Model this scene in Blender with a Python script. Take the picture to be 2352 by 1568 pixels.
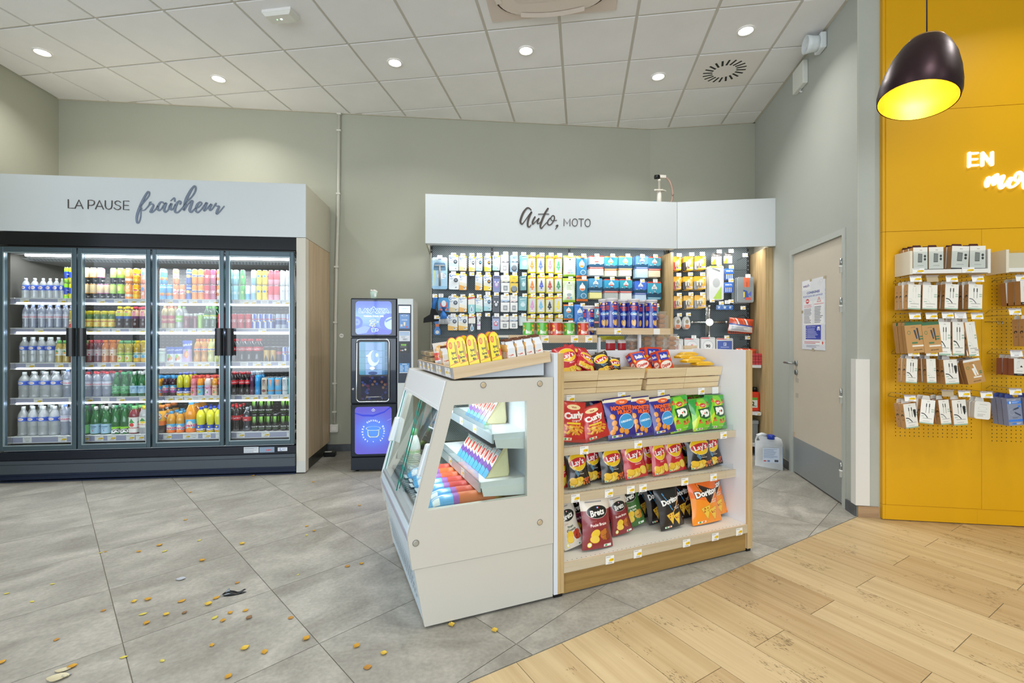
import bpy, math, random
import numpy as np
from math import sin, cos, pi
from mathutils import Vector, Matrix, Euler, noise as mnoise
S = bpy.context.scene
for o in list(bpy.data.objects): bpy.data.objects.remove(o)
COL = S.collection
RND = random.Random(11)
rad = math.radians
# ------------------------------------------------------------------ camera, light, exposure
FPX, CXP, HYP, EYE = 1079.34, 1176.0, 770.0, 1.30      # focal length in pixels of a 2352 x 1568 frame, eye height in metres
cam = bpy.data.cameras.new('camera'); camo = bpy.data.objects.new('camera', cam); COL.objects.link(camo)
cam.sensor_width = 36; cam.lens = 36*FPX/2352; cam.shift_y = -14/2352; cam.clip_start = .05; cam.clip_end = 60
camo.location = (0, 0, EYE); camo.rotation_euler = (pi/2, 0, 0); S.camera = camo
S.view_settings.view_transform = 'Standard'; S.view_settings.look = 'None'
S.view_settings.exposure = 0.42; S.view_settings.gamma = 1; S.view_settings.use_curve_mapping = False
W = bpy.data.worlds.new('world'); S.world = W; W.use_nodes = True
W.node_tree.nodes['Background'].inputs[0].default_value = (.78, .88, 1, 1)
W.node_tree.nodes['Background'].inputs[1].default_value = 1.0
cy = S.cycles; cy.max_bounces = 9; cy.diffuse_bounces = 4; cy.glossy_bounces = 4; cy.transmission_bounces = 6
cy.transparent_max_bounces = 28; cy.caustics_reflective = False; cy.caustics_refractive = False; cy.use_denoising = True
cy.sample_clamp_indirect = 4.0
def area(name, loc, rot, sx, sy, power, col=(1, 1, 1), shape='RECTANGLE', spread=180):
    l = bpy.data.lights.new(name, 'AREA'); l.shape = shape; l.size = sx
    if shape == 'RECTANGLE': l.size_y = sy
    l.energy = power; l.color = col; l.spread = rad(spread)
    o = bpy.data.objects.new(name, l); COL.objects.link(o); o.location = loc; o.rotation_euler = rot
    return o
CEIL = 3.797
# daylight through the shopfront behind the camera
area('shopfront_daylight', (-1.9, -4.2, 1.65), (rad(90), 0, rad(0)), 10.8, 2.6, 255, (.86, .94, 1))
# ------------------------------------------------------------------ frames of reference (plan angle of each run of furniture)
class Fr:
    def __init__(s, ox, oy, deg):
        s.ox, s.oy, s.a = ox, oy, rad(deg); s.c, s.s = cos(s.a), sin(s.a)
    def w(s, u, v, z=0): return (s.ox+u*s.c-v*s.s, s.oy+u*s.s+v*s.c, z)
    def u(s, px, v=0):                       # where along the run a sight line through column px meets the plane v
        r = (px-CXP)/FPX; x, y = s.ox-v*s.s, s.oy+v*s.c
        return (r*y-x)/(s.c-r*s.s)
    def d(s, px, v=0): return s.oy+v*s.c+s.u(px, v)*s.s
    def z(s, px, py, v=0): return EYE-(py-HYP)*s.d(px, v)/FPX
    def box(s, x0, x1, y0, y1, v=0):         # centre u, base z, width, height of a front face on the plane v
        a, b = s.u(x0, v), s.u(x1, v); xm = (x0+x1)/2; d = s.d(xm, v)
        return (a+b)/2, EYE-(y1-HYP)*d/FPX, b-a, (y1-y0)*d/FPX
FI = Fr(-.38365, 2.07045, 22.6)     # snack island
FF = Fr(-1.944, 4.426, 6.4)         # fridge front
FB = Fr(1.674, 5.685, 6.4)          # long back wall
FG = Fr(1.674, 5.685, -8.7)         # short back wall, door wall, yellow wall
F0 = Fr(0, 0, 0)
# ------------------------------------------------------------------ colours and materials
def lin(c): c = c/255; return c/12.92 if c <= .04045 else ((c+.055)/1.055)**2.4
def rgb(h): h = h.lstrip('#'); return tuple(int(h[i:i+2], 16) for i in (0, 2, 4))
def col(h): return tuple(lin(c) for c in rgb(h))+(1,)
MATS = {}
def mat(h, rough=.5, metal=0, spec=.5, emit=0, coat=0, alpha=1, bump=0, bscale=200, var=0, vscale=6, name=None):
    key = (h, rough, metal, spec, emit, coat, alpha, bump, bscale, var, vscale)
    if key in MATS: return MATS[key]
    m = bpy.data.materials.new(name or 'paint_'+h.strip('#')); m.use_nodes = True
    nt = m.node_tree; b = nt.nodes['Principled BSDF']
    b.inputs['Base Color'].default_value = col(h); b.inputs['Roughness'].default_value = rough
    b.inputs['Metallic'].default_value = metal; b.inputs['Specular IOR Level'].default_value = spec
    if emit: b.inputs['Emission Color'].default_value = col(h); b.inputs['Emission Strength'].default_value = emit
    if coat: b.inputs['Coat Weight'].default_value = coat
    if alpha < 1: b.inputs['Alpha'].default_value = alpha
    if bump or var:
        tc = nt.nodes.new('ShaderNodeTexCoord')
    if bump:
        n = nt.nodes.new('ShaderNodeTexNoise'); n.inputs['Scale'].default_value = bscale; n.inputs['Detail'].default_value = 3
        bp = nt.nodes.new('ShaderNodeBump'); bp.inputs['Strength'].default_value = bump; bp.inputs['Distance'].default_value = .004
        nt.links.new(tc.outputs['Object'], n.inputs['Vector']); nt.links.new(n.outputs[0], bp.inputs['Height']); nt.links.new(bp.outputs[0], b.inputs['Normal'])
    if var:
        n2 = nt.nodes.new('ShaderNodeTexNoise'); n2.inputs['Scale'].default_value = vscale; n2.inputs['Detail'].default_value = 5
        r = nt.nodes.new('ShaderNodeValToRGB'); c = col(h)
        r.color_ramp.elements[0].color = tuple(x*(1-var) for x in c[:3])+(1,); r.color_ramp.elements[1].color = tuple(min(1, x*(1+var)) for x in c[:3])+(1,)
        r.color_ramp.elements[0].position = .3; r.color_ramp.elements[1].position = .7
        nt.links.new(tc.outputs['Object'], n2.inputs['Vector']); nt.links.new(n2.outputs[0], r.inputs[0]); nt.links.new(r.outputs[0], b.inputs['Base Color'])
    MATS[key] = m; return m
def wood(name, c0, c1, axis='x', scale=1.0, rough=.45, pores=0, c2=None):
    m = bpy.data.materials.new(name); m.use_nodes = True; nt = m.node_tree; b = nt.nodes['Principled BSDF']
    tc = nt.nodes.new('ShaderNodeTexCoord'); oi = nt.nodes.new('ShaderNodeObjectInfo'); ad = nt.nodes.new('ShaderNodeVectorMath'); ad.operation = 'ADD'
    mu = nt.nodes.new('ShaderNodeVectorMath'); mu.operation = 'SCALE'; mu.inputs['Scale'].default_value = 37
    cb = nt.nodes.new('ShaderNodeCombineXYZ')
    for i in range(3): nt.links.new(oi.outputs['Random'], cb.inputs[i])
    nt.links.new(cb.outputs[0], mu.inputs[0]); nt.links.new(tc.outputs['Object'], ad.inputs[0]); nt.links.new(mu.outputs[0], ad.inputs[1])
    mp = nt.nodes.new('ShaderNodeMapping'); sc = [40*scale]*3; sc['xyz'.index(axis)] = 1.6*scale; mp.inputs['Scale'].default_value = sc
    nt.links.new(ad.outputs[0], mp.inputs[0])
    n = nt.nodes.new('ShaderNodeTexNoise'); n.inputs['Scale'].default_value = 1; n.inputs['Detail'].default_value = 6; n.inputs['Roughness'].default_value = .65
    nt.links.new(mp.outputs[0], n.inputs['Vector'])
    r = nt.nodes.new('ShaderNodeValToRGB'); r.color_ramp.elements[0].color = col(c1); r.color_ramp.elements[1].color = col(c0)
    r.color_ramp.elements[0].position = .32; r.color_ramp.elements[1].position = .62
    nt.links.new(n.outputs[0], r.inputs[0]); out = r.outputs[0]
    if pores:
        mp2 = nt.nodes.new('ShaderNodeMapping'); sc = [150]*3; sc['xyz'.index(axis)] = 55; mp2.inputs['Scale'].default_value = sc; nt.links.new(ad.outputs[0], mp2.inputs[0])
        v = nt.nodes.new('ShaderNodeTexNoise'); v.inputs['Scale'].default_value = 1; v.inputs['Detail'].default_value = 2; nt.links.new(mp2.outputs[0], v.inputs['Vector'])
        n3 = nt.nodes.new('ShaderNodeTexNoise'); n3.inputs['Scale'].default_value = 7; n3.inputs['Detail'].default_value = 2; nt.links.new(ad.outputs[0], n3.inputs['Vector'])
        mm = nt.nodes.new('ShaderNodeMath'); mm.operation = 'MULTIPLY'; nt.links.new(v.outputs[0], mm.inputs[0]); nt.links.new(n3.outputs[0], mm.inputs[1])
        r2 = nt.nodes.new('ShaderNodeValToRGB'); r2.color_ramp.elements[0].position = .375; r2.color_ramp.elements[1].position = .41
        r2.color_ramp.elements[0].color = (0, 0, 0, 1); r2.color_ramp.elements[1].color = (.8, .8, .8, 1); nt.links.new(mm.outputs[0], r2.inputs[0])
        mx = nt.nodes.new('ShaderNodeMix'); mx.data_type = 'RGBA'; mx.inputs['B'].default_value = col(c2); nt.links.new(r2.outputs[0], mx.inputs['Factor']); nt.links.new(out, mx.inputs['A']); out = mx.outputs['Result']
    nt.links.new(out, b.inputs['Base Color']); b.inputs['Roughness'].default_value = rough; b.inputs['Specular IOR Level'].default_value = .35
    return m
def glassy(name, tint, body=0.0, bodyc='#ffffff', rough=.03, f0=.05, fmax=.9, brough=.4):
    """Thin clear sheet or plastic: transparency with a tint, a share of coloured body and a Fresnel gloss."""
    m = bpy.data.materials.new(name); m.use_nodes = True; nt = m.node_tree; nt.nodes.clear()
    out = nt.nodes.new('ShaderNodeOutputMaterial'); t = nt.nodes.new('ShaderNodeBsdfTransparent'); t.inputs[0].default_value = col(tint)
    g = nt.nodes.new('ShaderNodeBsdfGlossy'); g.inputs['Roughness'].default_value = rough; lw = nt.nodes.new('ShaderNodeLayerWeight'); lw.inputs[0].default_value = .5
    mr = nt.nodes.new('ShaderNodeMath'); mr.operation = 'POWER'; mr.inputs[1].default_value = 3.0; nt.links.new(lw.outputs['Facing'], mr.inputs[0])
    ma = nt.nodes.new('ShaderNodeMapRange'); ma.inputs['To Min'].default_value = f0; ma.inputs['To Max'].default_value = fmax; nt.links.new(mr.outputs[0], ma.inputs[0])
    base = t.outputs[0]
    if body:
        d = nt.nodes.new('ShaderNodeBsdfPrincipled'); d.inputs['Base Color'].default_value = col(bodyc); d.inputs['Roughness'].default_value = brough
        mx = nt.nodes.new('ShaderNodeMixShader'); mx.inputs[0].default_value = body; nt.links.new(t.outputs[0], mx.inputs[1]); nt.links.new(d.outputs[0], mx.inputs[2]); base = mx.outputs[0]
    m2 = nt.nodes.new('ShaderNodeMixShader'); nt.links.new(ma.outputs[0], m2.inputs[0]); nt.links.new(base, m2.inputs[1]); nt.links.new(g.outputs[0], m2.inputs[2]); nt.links.new(m2.outputs[0], out.inputs[0])
    return m
# ------------------------------------------------------------------ mesh building
class MB:
    def __init__(s): s.v = []; s.f = []; s.m = []; s.uv = []; s.sm = []; s.T = None
    def vt(s, p):
        p = Vector(p); s.v.append(tuple(s.T @ p) if s.T is not None else tuple(p)); return len(s.v)-1
    def face(s, idx, m=0, uv=None, smooth=False):
        s.f.append(tuple(idx)); s.m.append(m); s.uv.append(uv or [(0, 0)]*len(idx)); s.sm.append(smooth)
    def box(s, x0, x1, y0, y1, z0, z1, m=0, front=None):
        i = [s.vt((x, y, z)) for z in (z0, z1) for x, y in ((x0, y0), (x1, y0), (x1, y1), (x0, y1))]
        a, b, c, d, e, f, g, h = i; q = [(0, 0), (1, 0), (1, 1), (0, 1)]
        s.face((d, c, b, a), m, q); s.face((e, f, g, h), m, q); s.face((a, b, f, e), m if front is None else front, q)
        s.face((b, c, g, f), m, q); s.face((c, d, h, g), m, q); s.face((d, a, e, h), m, q); return s
    def quad(s, p, m=0, uv=((0, 0), (1, 0), (1, 1), (0, 1))):
        s.face([s.vt(q) for q in p], m, list(uv)); return s
    def prism(s, poly, y0, y1, m=0, fm=None):
        """poly in x,z (counter-clockwise seen from -y), extruded from y0 (front) to y1."""
        a = [s.vt((x, y0, z)) for x, z in poly]; b = [s.vt((x, y1, z)) for x, z in poly]; n = len(poly)
        xs = [p[0] for p in poly]; zs = [p[1] for p in poly]; w = max(xs)-min(xs) or 1; h = max(zs)-min(zs) or 1
        uv = [((x-min(xs))/w, (z-min(zs))/h) for x, z in poly]
        s.face(a, m if fm is None else fm, uv); s.face(b[::-1], m, uv[::-1])
        for i in range(n):
            j = (i+1) % n; s.face((a[i], b[i], b[j], a[j]), m)
        return s
    def plate(s, poly, z0, z1, m=0):
        """poly in x,y extruded in z."""
        a = [s.vt((x, y, z0)) for x, y in poly]; b = [s.vt((x, y, z1)) for x, y in poly]; n = len(poly)
        s.face(a[::-1], m); s.face(b, m)
        for i in range(n):
            j = (i+1) % n; s.face((a[i], a[j], b[j], b[i]), m)
        return s
    def lathe(s, prof, n=12, m=0, cx=0, cy=0, smooth=True, cap=True, uv=False, sq=0):
        """prof: (radius, z) from the bottom up; the seam is at the back so that uv x=.5 faces -y."""
        rings = []
        zs = [p[1] for p in prof]; z0, z1 = min(zs), max(zs)
        for r, z in prof:
            rg = []
            for k in range(n):
                a = 2*pi*k/n+pi/2
                q = 1 if not sq else (1/(abs(cos(a))**sq+abs(sin(a))**sq)**(1/sq))
                rg.append(s.vt((cx+r*q*cos(a), cy+r*q*sin(a), z)))
            rings.append(rg)
        for i in range(len(prof)-1):
            for k in range(n):
                k2 = (k+1) % n
                f = (rings[i][k], rings[i][k2], rings[i+1][k2], rings[i+1][k])
                va, vb = (prof[i][1]-z0)/(z1-z0 or 1), (prof[i+1][1]-z0)/(z1-z0 or 1)
                s.face(f, m, [(k/n, va), ((k+1)/n, va), ((k+1)/n, vb), (k/n, vb)], smooth)
        if cap: s.face(rings[0][::-1], m); s.face(rings[-1], m)
        return s
    def tube(s, path, r, n=6, m=0, cap=True):
        P = [Vector(p) for p in path]; rings = []; up = Vector((0, 0, 1))
        for i, p in enumerate(P):
            t = (P[min(i+1, len(P)-1)]-P[max(i-1, 0)]).normalized()
            a = t.cross(up)
            if a.length < .05: a = t.cross(Vector((1, 0, 0)))
            a.normalize(); b = t.cross(a); rr = r[i] if hasattr(r, '__len__') else r
            rings.append([s.vt(p+a*(rr*cos(2*pi*k/n))+b*(rr*sin(2*pi*k/n))) for k in range(n)])
        for i in range(len(P)-1):
            for k in range(n):
                s.face((rings[i][k], rings[i+1][k], rings[i+1][(k+1) % n], rings[i][(k+1) % n]), m, None, True)
        if cap: s.face(rings[0], m); s.face(rings[-1][::-1], m)
        return s
    def grid(s, P, m=0, smooth=True, wrap=False):
        """P[j][i] points, with uv."""
        nj, ni = len(P), len(P[0]); I = [[s.vt(p) for p in row] for row in P]
        for j in range(nj-1):
            for i in range(ni-1):
                s.face((I[j][i], I[j][i+1], I[j+1][i+1], I[j+1][i]), m, [(i/(ni-1), j/(nj-1)), ((i+1)/(ni-1), j/(nj-1)), ((i+1)/(ni-1), (j+1)/(nj-1)), (i/(ni-1), (j+1)/(nj-1))], smooth)
        return s
    def mesh(s, name, mats):
        me = bpy.data.meshes.new(name); me.from_pydata(s.v, [], s.f)
        for m in (mats if isinstance(mats, (list, tuple)) else [mats]): me.materials.append(m)
        me.polygons.foreach_set('material_index', s.m); me.polygons.foreach_set('use_smooth', s.sm)
        l = me.uv_layers.new(name='uv'); l.data.foreach_set('uv', [c for f in s.uv for p in f for c in p]); me.update()
        return me
    def ob(s, name, mats, parent=None, loc=(0, 0, 0), rz=0, bevel=0, rot=None):
        return ob(name, s.mesh(name, mats), parent, loc, rz, bevel, rot)
def ob(name, me, parent=None, loc=(0, 0, 0), rz=0, bevel=0, rot=None):
    o = bpy.data.objects.new(name, me); COL.objects.link(o); o.location = loc
    o.rotation_euler = rot if rot is not None else (0, 0, rz)
    if parent is not None: o.parent = parent
    if bevel:
        b = o.modifiers.new('bevel', 'BEVEL'); b.width = bevel; b.segments = 2; b.limit_method = 'ANGLE'; b.angle_limit = rad(40)
    return o
def tag(o, label, cat, group=None, kind=None):
    o['label'] = label; o['category'] = cat
    if group: o['group'] = group
    if kind: o['kind'] = kind
    return o
def thing(name, label, cat, loc=(0, 0, 0), rz=0, group=None, rot=None):
    o = bpy.data.objects.new(name, None); o.empty_display_size = .1; COL.objects.link(o); o.location = loc
    o.rotation_euler = rot if rot is not None else (0, 0, rz)
    return tag(o, label, cat, group)
def struct(o, label=None):
    o['kind'] = 'structure'
    if label: o['label'] = label
    return o
def at(F, u, v, z=0): return dict(loc=F.w(u, v, z), rz=F.a)
ORD = ['zero', 'first', 'second', 'third', 'fourth', 'fifth', 'sixth', 'seventh', 'eighth', 'ninth', 'tenth', 'eleventh', 'twelfth', 'thirteenth', 'fourteenth', 'fifteenth', 'sixteenth', 'seventeenth', 'eighteenth', 'nineteenth', 'twentieth', 'twenty-first', 'twenty-second', 'twenty-third', 'twenty-fourth', 'twenty-fifth', 'twenty-sixth', 'twenty-seventh', 'twenty-eighth', 'twenty-ninth', 'thirtieth']+['%dth' % i if i % 10 not in (1, 2, 3) else '%d%s' % (i, ('st', 'nd', 'rd')[i % 10-1]) for i in range(31, 100)]
# ------------------------------------------------------------------ printed artwork drawn in memory
TXT = {}
def glyphs(t, bold=0.0):
    if (t, bold) in TXT: return TXT[t, bold]
    cu = bpy.data.curves.new('t', 'FONT'); cu.body = t; cu.size = 1; cu.resolution_u = 2; cu.offset = bold
    o = bpy.data.objects.new('t', cu); me = bpy.data.meshes.new_from_object(o)
    me.calc_loop_triangles(); n = len(me.vertices); V = np.zeros(n*3); me.vertices.foreach_get('co', V); V = V.reshape(-1, 3)[:, :2]
    T = np.zeros(len(me.loop_triangles)*3, dtype=int); me.loop_triangles.foreach_get('vertices', T); T = T.reshape(-1, 3)
    bpy.data.objects.remove(o); bpy.data.curves.remove(cu); bpy.data.meshes.remove(me)
    if n: V[:, 0] -= V[:, 0].min()
    TXT[t, bold] = (V, T); return TXT[t, bold]
class Cv:
    def __init__(s, w, h, bg):
        s.w, s.h = w, h; s.W, s.H = w*2, h*2; s.a = np.empty((s.H, s.W, 3), np.float32); s.a[:] = np.array(rgb(bg))/255
        s.X = (np.arange(s.W)+.5)/s.W; s.Y = (np.arange(s.H)+.5)/s.H
    def rect(s, x0, y0, x1, y1, c):
        s.a[max(0, int(round(y0*s.H))):max(0, int(round(y1*s.H))), max(0, int(round(x0*s.W))):max(0, int(round(x1*s.W)))] = np.array(rgb(c))/255; return s
    def ell(s, cx, cy, rx, ry, c, ang=0, cut=None):
        dx = (s.X[None, :]-cx)*s.W; dy = (s.Y[:, None]-cy)*s.H; a = rad(ang)
        m = ((dx*cos(a)+dy*sin(a))/(rx*s.W))**2+((dy*cos(a)-dx*sin(a))/(ry*s.H))**2 < 1
        if cut: m &= ~(((dx*cos(a)+dy*sin(a))/(cut*rx*s.W))**2+((dy*cos(a)-dx*sin(a))/(cut*ry*s.H))**2 < 1)
        s.a[m] = np.array(rgb(c))/255; return s
    def tri(s, P, c):
        x0, x1 = int(max(0, math.floor(min(p[0] for p in P)))), int(min(s.W, math.ceil(max(p[0] for p in P))+1))
        y0, y1 = int(max(0, math.floor(min(p[1] for p in P)))), int(min(s.H, math.ceil(max(p[1] for p in P))+1))
        if x1 <= x0 or y1 <= y0: return
        X = np.arange(x0, x1)+.5; Y = (np.arange(y0, y1)+.5)[:, None]; (ax, ay), (bx, by), (cx, cy) = P
        e0 = (bx-ax)*(Y-ay)-(by-ay)*(X-ax); e1 = (cx-bx)*(Y-by)-(cy-by)*(X-bx); e2 = (ax-cx)*(Y-cy)-(ay-cy)*(X-cx)
        m = ((e0 >= 0) & (e1 >= 0) & (e2 >= 0)) | ((e0 <= 0) & (e1 <= 0) & (e2 <= 0)); s.a[y0:y1, x0:x1][m] = c
    def poly(s, pts, c):
        x = s.X[None, :]; y = s.Y[:, None]; m = np.zeros((s.H, s.W), bool); n = len(pts)
        for i in range(n):
            (xa, ya), (xb, yb) = pts[i], pts[(i+1) % n]
            if ya != yb: m ^= ((ya > y) != (yb > y)) & (x < (xb-xa)*(y-ya)/(yb-ya)+xa)
        s.a[m] = np.array(rgb(c))/255; return s
    def text(s, t, cx, cy, h, c, bold=0.02, ang=0, wmax=None, shear=0, asp=None, line=None, arc=0):
        """cap height h (share of the height), centred on cx, cy."""
        V, T = glyphs(t, bold)
        if not len(T): return s
        k = h*s.H/.73; V = V-np.array([V[:, 0].max()/2, .365]); V = V*k
        if asp: V = V*np.array([asp, 1])
        if wmax and np.ptp(V[:, 0]) > wmax*s.W: V = V*np.array([wmax*s.W/np.ptp(V[:, 0]), 1])
        V[:, 0] += shear*V[:, 1]
        if arc: V[:, 1] += arc*h*s.H*(1-(V[:, 0]/(np.ptp(V[:, 0])/2))**2)
        a = rad(ang); V = V @ np.array([[cos(a), sin(a)], [-sin(a), cos(a)]])+np.array([cx*s.W, cy*s.H])
        if line:
            lc, lw = np.array(rgb(line[0]))/255, line[1]*s.H
            for dx, dy in ((-1, 0), (1, 0), (0, -1), (0, 1), (.7, .7), (-.7, .7), (.7, -.7), (-.7, -.7)):
                for t3 in T: s.tri([V[j]+np.array([dx*lw, dy*lw]) for j in t3], lc)
        cc = np.array(rgb(c))/255
        for t3 in T: s.tri([V[j] for j in t3], cc)
        return s
    def lines(s, x0, x1, y0, y1, n, c, seed=1):
        r = random.Random(seed)
        for i in range(n):
            y = y1-(y1-y0)*(i+.5)/n; h = (y1-y0)/n*.22; e = x1-(x1-x0)*r.random()*.35
            s.rect(x0, y-h, e, y+h, c)
        return s
    def chips(s, seed, x0, x1, y0, y1, n, cs, rx, ry):
        r = random.Random(seed)
        for i in range(n):
            x, y, a = r.uniform(x0, x1), r.uniform(y0, y1), r.uniform(-60, 60); c = r.choice(cs)
            k = tuple(int(v*.72) for v in rgb(c)); s.ell(x+.008, y-.008, rx*1.05, ry*1.05, '#%02x%02x%02x' % k, a); s.ell(x, y, rx, ry, c, a)
        return s
    def img(s, name):
        p = s.a.reshape(s.h, 2, s.w, 2, 3).mean((1, 3)); q = np.ones((s.h, s.w, 4), np.float32); q[..., :3] = p
        im = bpy.data.images.new(name, s.w, s.h); im.pixels.foreach_set(q.ravel()); im.update(); im.pack(); return im
def tex(cv, name, rough=.4, spec=.5, coat=0, emit=0, ecol=None, bump=0):
    m = bpy.data.materials.new('print_'+name); m.use_nodes = True; nt = m.node_tree; b = nt.nodes['Principled BSDF']
    t = nt.nodes.new('ShaderNodeTexImage'); t.image = cv.img(name); t.extension = 'EXTEND'
    nt.links.new(t.outputs[0], b.inputs['Base Color']); b.inputs['Roughness'].default_value = rough; b.inputs['Specular IOR Level'].default_value = spec; b.inputs['Coat Weight'].default_value = coat
    if emit: nt.links.new(t.outputs[0], b.inputs['Emission Color']); b.inputs['Emission Strength'].default_value = emit
    return m
# variable-width brush strokes, for lettering cut out of sheet (x to the right, z up)
def spline(pts, n=8):
    P = [np.array(p, float) for p in pts]; out = []
    for i in range(len(P)-1):
        p0, p1, p2, p3 = P[max(i-1, 0)], P[i], P[i+1], P[min(i+2, len(P)-1)]
        for k in range(n):
            t = k/n; out.append(.5*((2*p1)+(-p0+p2)*t+(2*p0-5*p1+4*p2-p3)*t*t+(-p0+3*p1-3*p2+p3)*t**3))
    out.append(P[-1]); return out
def stroke(mb, pts, depth, smooth=True, m=0):
    """pts: (x, z, width); a raised ribbon with rounded ends, front at y=-depth."""
    Q = spline(pts) if smooth else [np.array(p, float) for p in pts]; L = []; Rr = []
    for i, p in enumerate(Q):
        a = Q[min(i+1, len(Q)-1)][:2]-Q[max(i-1, 0)][:2]; l = np.hypot(*a) or 1; nrm = np.array([-a[1], a[0]])/l*p[2]/2
        L.append(p[:2]+nrm); Rr.append(p[:2]-nrm)
    for i in range(len(Q)-1):
        mb.quad([(Rr[i][0], -depth, Rr[i][1]), (Rr[i+1][0], -depth, Rr[i+1][1]), (L[i+1][0], -depth, L[i+1][1]), (L[i][0], -depth, L[i][1])], m)
        for A, B in ((L[i], L[i+1]), (Rr[i+1], Rr[i])):
            mb.quad([(A[0], -depth, A[1]), (B[0], -depth, B[1]), (B[0], 0, B[1]), (A[0], 0, A[1])], m)
    for p, sg in ((Q[0], 1), (Q[-1], 1)):
        mb.prism([(p[0]+p[2]/2*cos(2*pi*k/10), p[1]+p[2]/2*sin(2*pi*k/10)) for k in range(10)], -depth*.98, 0, m)
# ================================================================== room shell
def clip(poly, nx, ny, d):
    """keep the side where nx*x+ny*y <= d"""
    out = []
    for i in range(len(poly)):
        a, b = poly[i], poly[(i+1) % len(poly)]; fa, fb = nx*a[0]+ny*a[1]-d, nx*b[0]+ny*b[1]-d
        if fa <= 0: out.append(a)
        if (fa < 0 < fb) or (fb < 0 < fa): t = fa/(fa-fb); out.append((a[0]+(b[0]-a[0])*t, a[1]+(b[1]-a[1])*t))
    return out
def halfplane(F, u=None, v=None, m=0):
    if v is not None: n = (-F.s, F.c); return n[0], n[1], n[0]*F.ox+n[1]*F.oy+v-m
    n = (F.c, F.s); return n[0], n[1], n[0]*F.ox+n[1]*F.oy+u-m
FD = Fr(2.851, 5.534, -9.8)                                  # door wall: plane u=0, v runs negative towards the camera
WALL = mat('#aeaf9f', .9, var=.03, vscale=1.2, bump=.15, bscale=350, name='wall_paint')
WALLP = mat('#b4b8b0', .9, var=.03, vscale=1.2, bump=.15, bscale=350, name='wall_paint_cool')
def wallbox(name, F, u0, u1, v0, v1, m=WALL, z1=CEIL+.12):
    return struct(MB().box(u0, u1, v0, v1, -.05, z1).ob(name, m, **at(F, 0, 0)))
wallbox('wall_back', FB, -6.62, .012, 0, .15)
wallbox('wall_back_right', FG, -.012, 1.35, 0, .15)
wallbox('wall_left', FB, -6.65, -6.5, -2.2, 0)
# door wall with an opening for the door
DV0, DV1, DZ = -2.008, -1.066, 2.075
m = MB(); m.box(0, .16, DV1, .15, -.05, CEIL+.12); m.box(0, .16, DV0, DV1, DZ, CEIL+.12); m.box(0, .16, -2.193, DV0, -.05, CEIL+.12)
m.box(.10, .16, DV0, DV1, -.05, DZ)
struct(m.ob('wall_right', WALLP, **at(FD, 0, 0)))
PU0, PU1, PV, YV = 1.1445, FG.u(2020, -2.164), -2.164, -2.2035
wallbox('wall_pillar', FG, PU0+.004, PU1+1.9, PV, PV+.15, mat('#bfc0b2', .9, var=.03, vscale=1.2, bump=.12, bscale=350, name='wall_paint_warm'))
# side of the room behind the camera: right wall and shopfront with mullions
wallbox('wall_far_right', F0, 4.6, 4.75, -4.2, 3.4)
FRAME = mat('#3a3f44', .4, name='shopfront_frame')
m = MB()
for x in (-7.4, -5.6, -3.7, -1.8, .1, 2.0, 3.9): m.box(x-.04, x+.04, -4.06, -3.94, 0, 3.2)
m.box(-7.45, 4.7, -4.06, -3.94, 0, .35); m.box(-7.45, 4.7, -4.06, -3.94, 2.95, CEIL+.1)
struct(m.ob('wall_shopfront', FRAME))
# ---- ceiling
CA = Fr(-1.5465*2.497, 1.5124*2.497, -8.445)
cb = MB().box(-7.5, 5.2, -4.3, 7.5, CEIL, CEIL+.1).ob('ceiling', mat('#cecabf', .8, name='ceiling_grid')); struct(cb)
TILE = mat('#ecebea', .95, var=.035, vscale=2.2, bump=.25, bscale=260, name='mineral_fibre_tile')
HP = [halfplane(FB, v=0, m=.02), halfplane(FG, v=0, m=.02), halfplane(FD, u=0, m=.02), tuple(-x for x in halfplane(FB, u=-6.5, m=-.02))]
def clipped(F, u0, u1, v0, v1, hps):
    p = [F.w(u, v)[:2] for u, v in ((u0, v0), (u1, v0), (u1, v1), (u0, v1))]
    for h in hps:
        p = clip(p, *h)
        if len(p) < 3: return None
    return p
def full(p, F, u0, u1, v0, v1):
    return len(p) == 4 and all(abs(a[0]-b[0])+abs(a[1]-b[1]) < 1e-6 for a, b in zip(p, [F.w(u, v)[:2] for u, v in ((u0, v0), (u1, v0), (u1, v1), (u0, v1))]))
tme = MB().box(0, .576, 0, .576, -.009, 0).mesh('ceiling_tile', TILE)
SKIPC = {(6, -1), (7, -1), (6, -2), (7, -2)}
for i in range(-5, 13):
    for j in range(-4, 6):
        if (i, j) in SKIPC: continue
        a = (i*.6+.012, i*.6+.588, j*.6+.012, j*.6+.588); p = clipped(CA, *a, HP)
        if not p: continue
        if full(p, CA, *a): ob('ceiling_tile', tme, cb, CA.w(a[0], a[2], CEIL), CA.a)
        else: MB().plate(p, CEIL-.009, CEIL).ob('ceiling_tile', TILE, cb)
m = MB(); TR = mat('#c8c1b2', .7)                             # perimeter angle trim
for F, u0, u1 in ((FB, -6.5, 0), (FG, 0, 1.19)): m.T = Matrix.Translation(F.w(0, 0, 0)) @ Matrix.Rotation(F.a, 4, 'Z'); m.box(u0, u1, -.022, 0, CEIL-.012, CEIL)
m.T = Matrix.Translation(FD.w(0, 0, 0)) @ Matrix.Rotation(FD.a, 4, 'Z'); m.box(-.022, 0, -2.19, 0, CEIL-.012, CEIL); m.T = None
m.ob('edge_trim', TR, cb)
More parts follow.
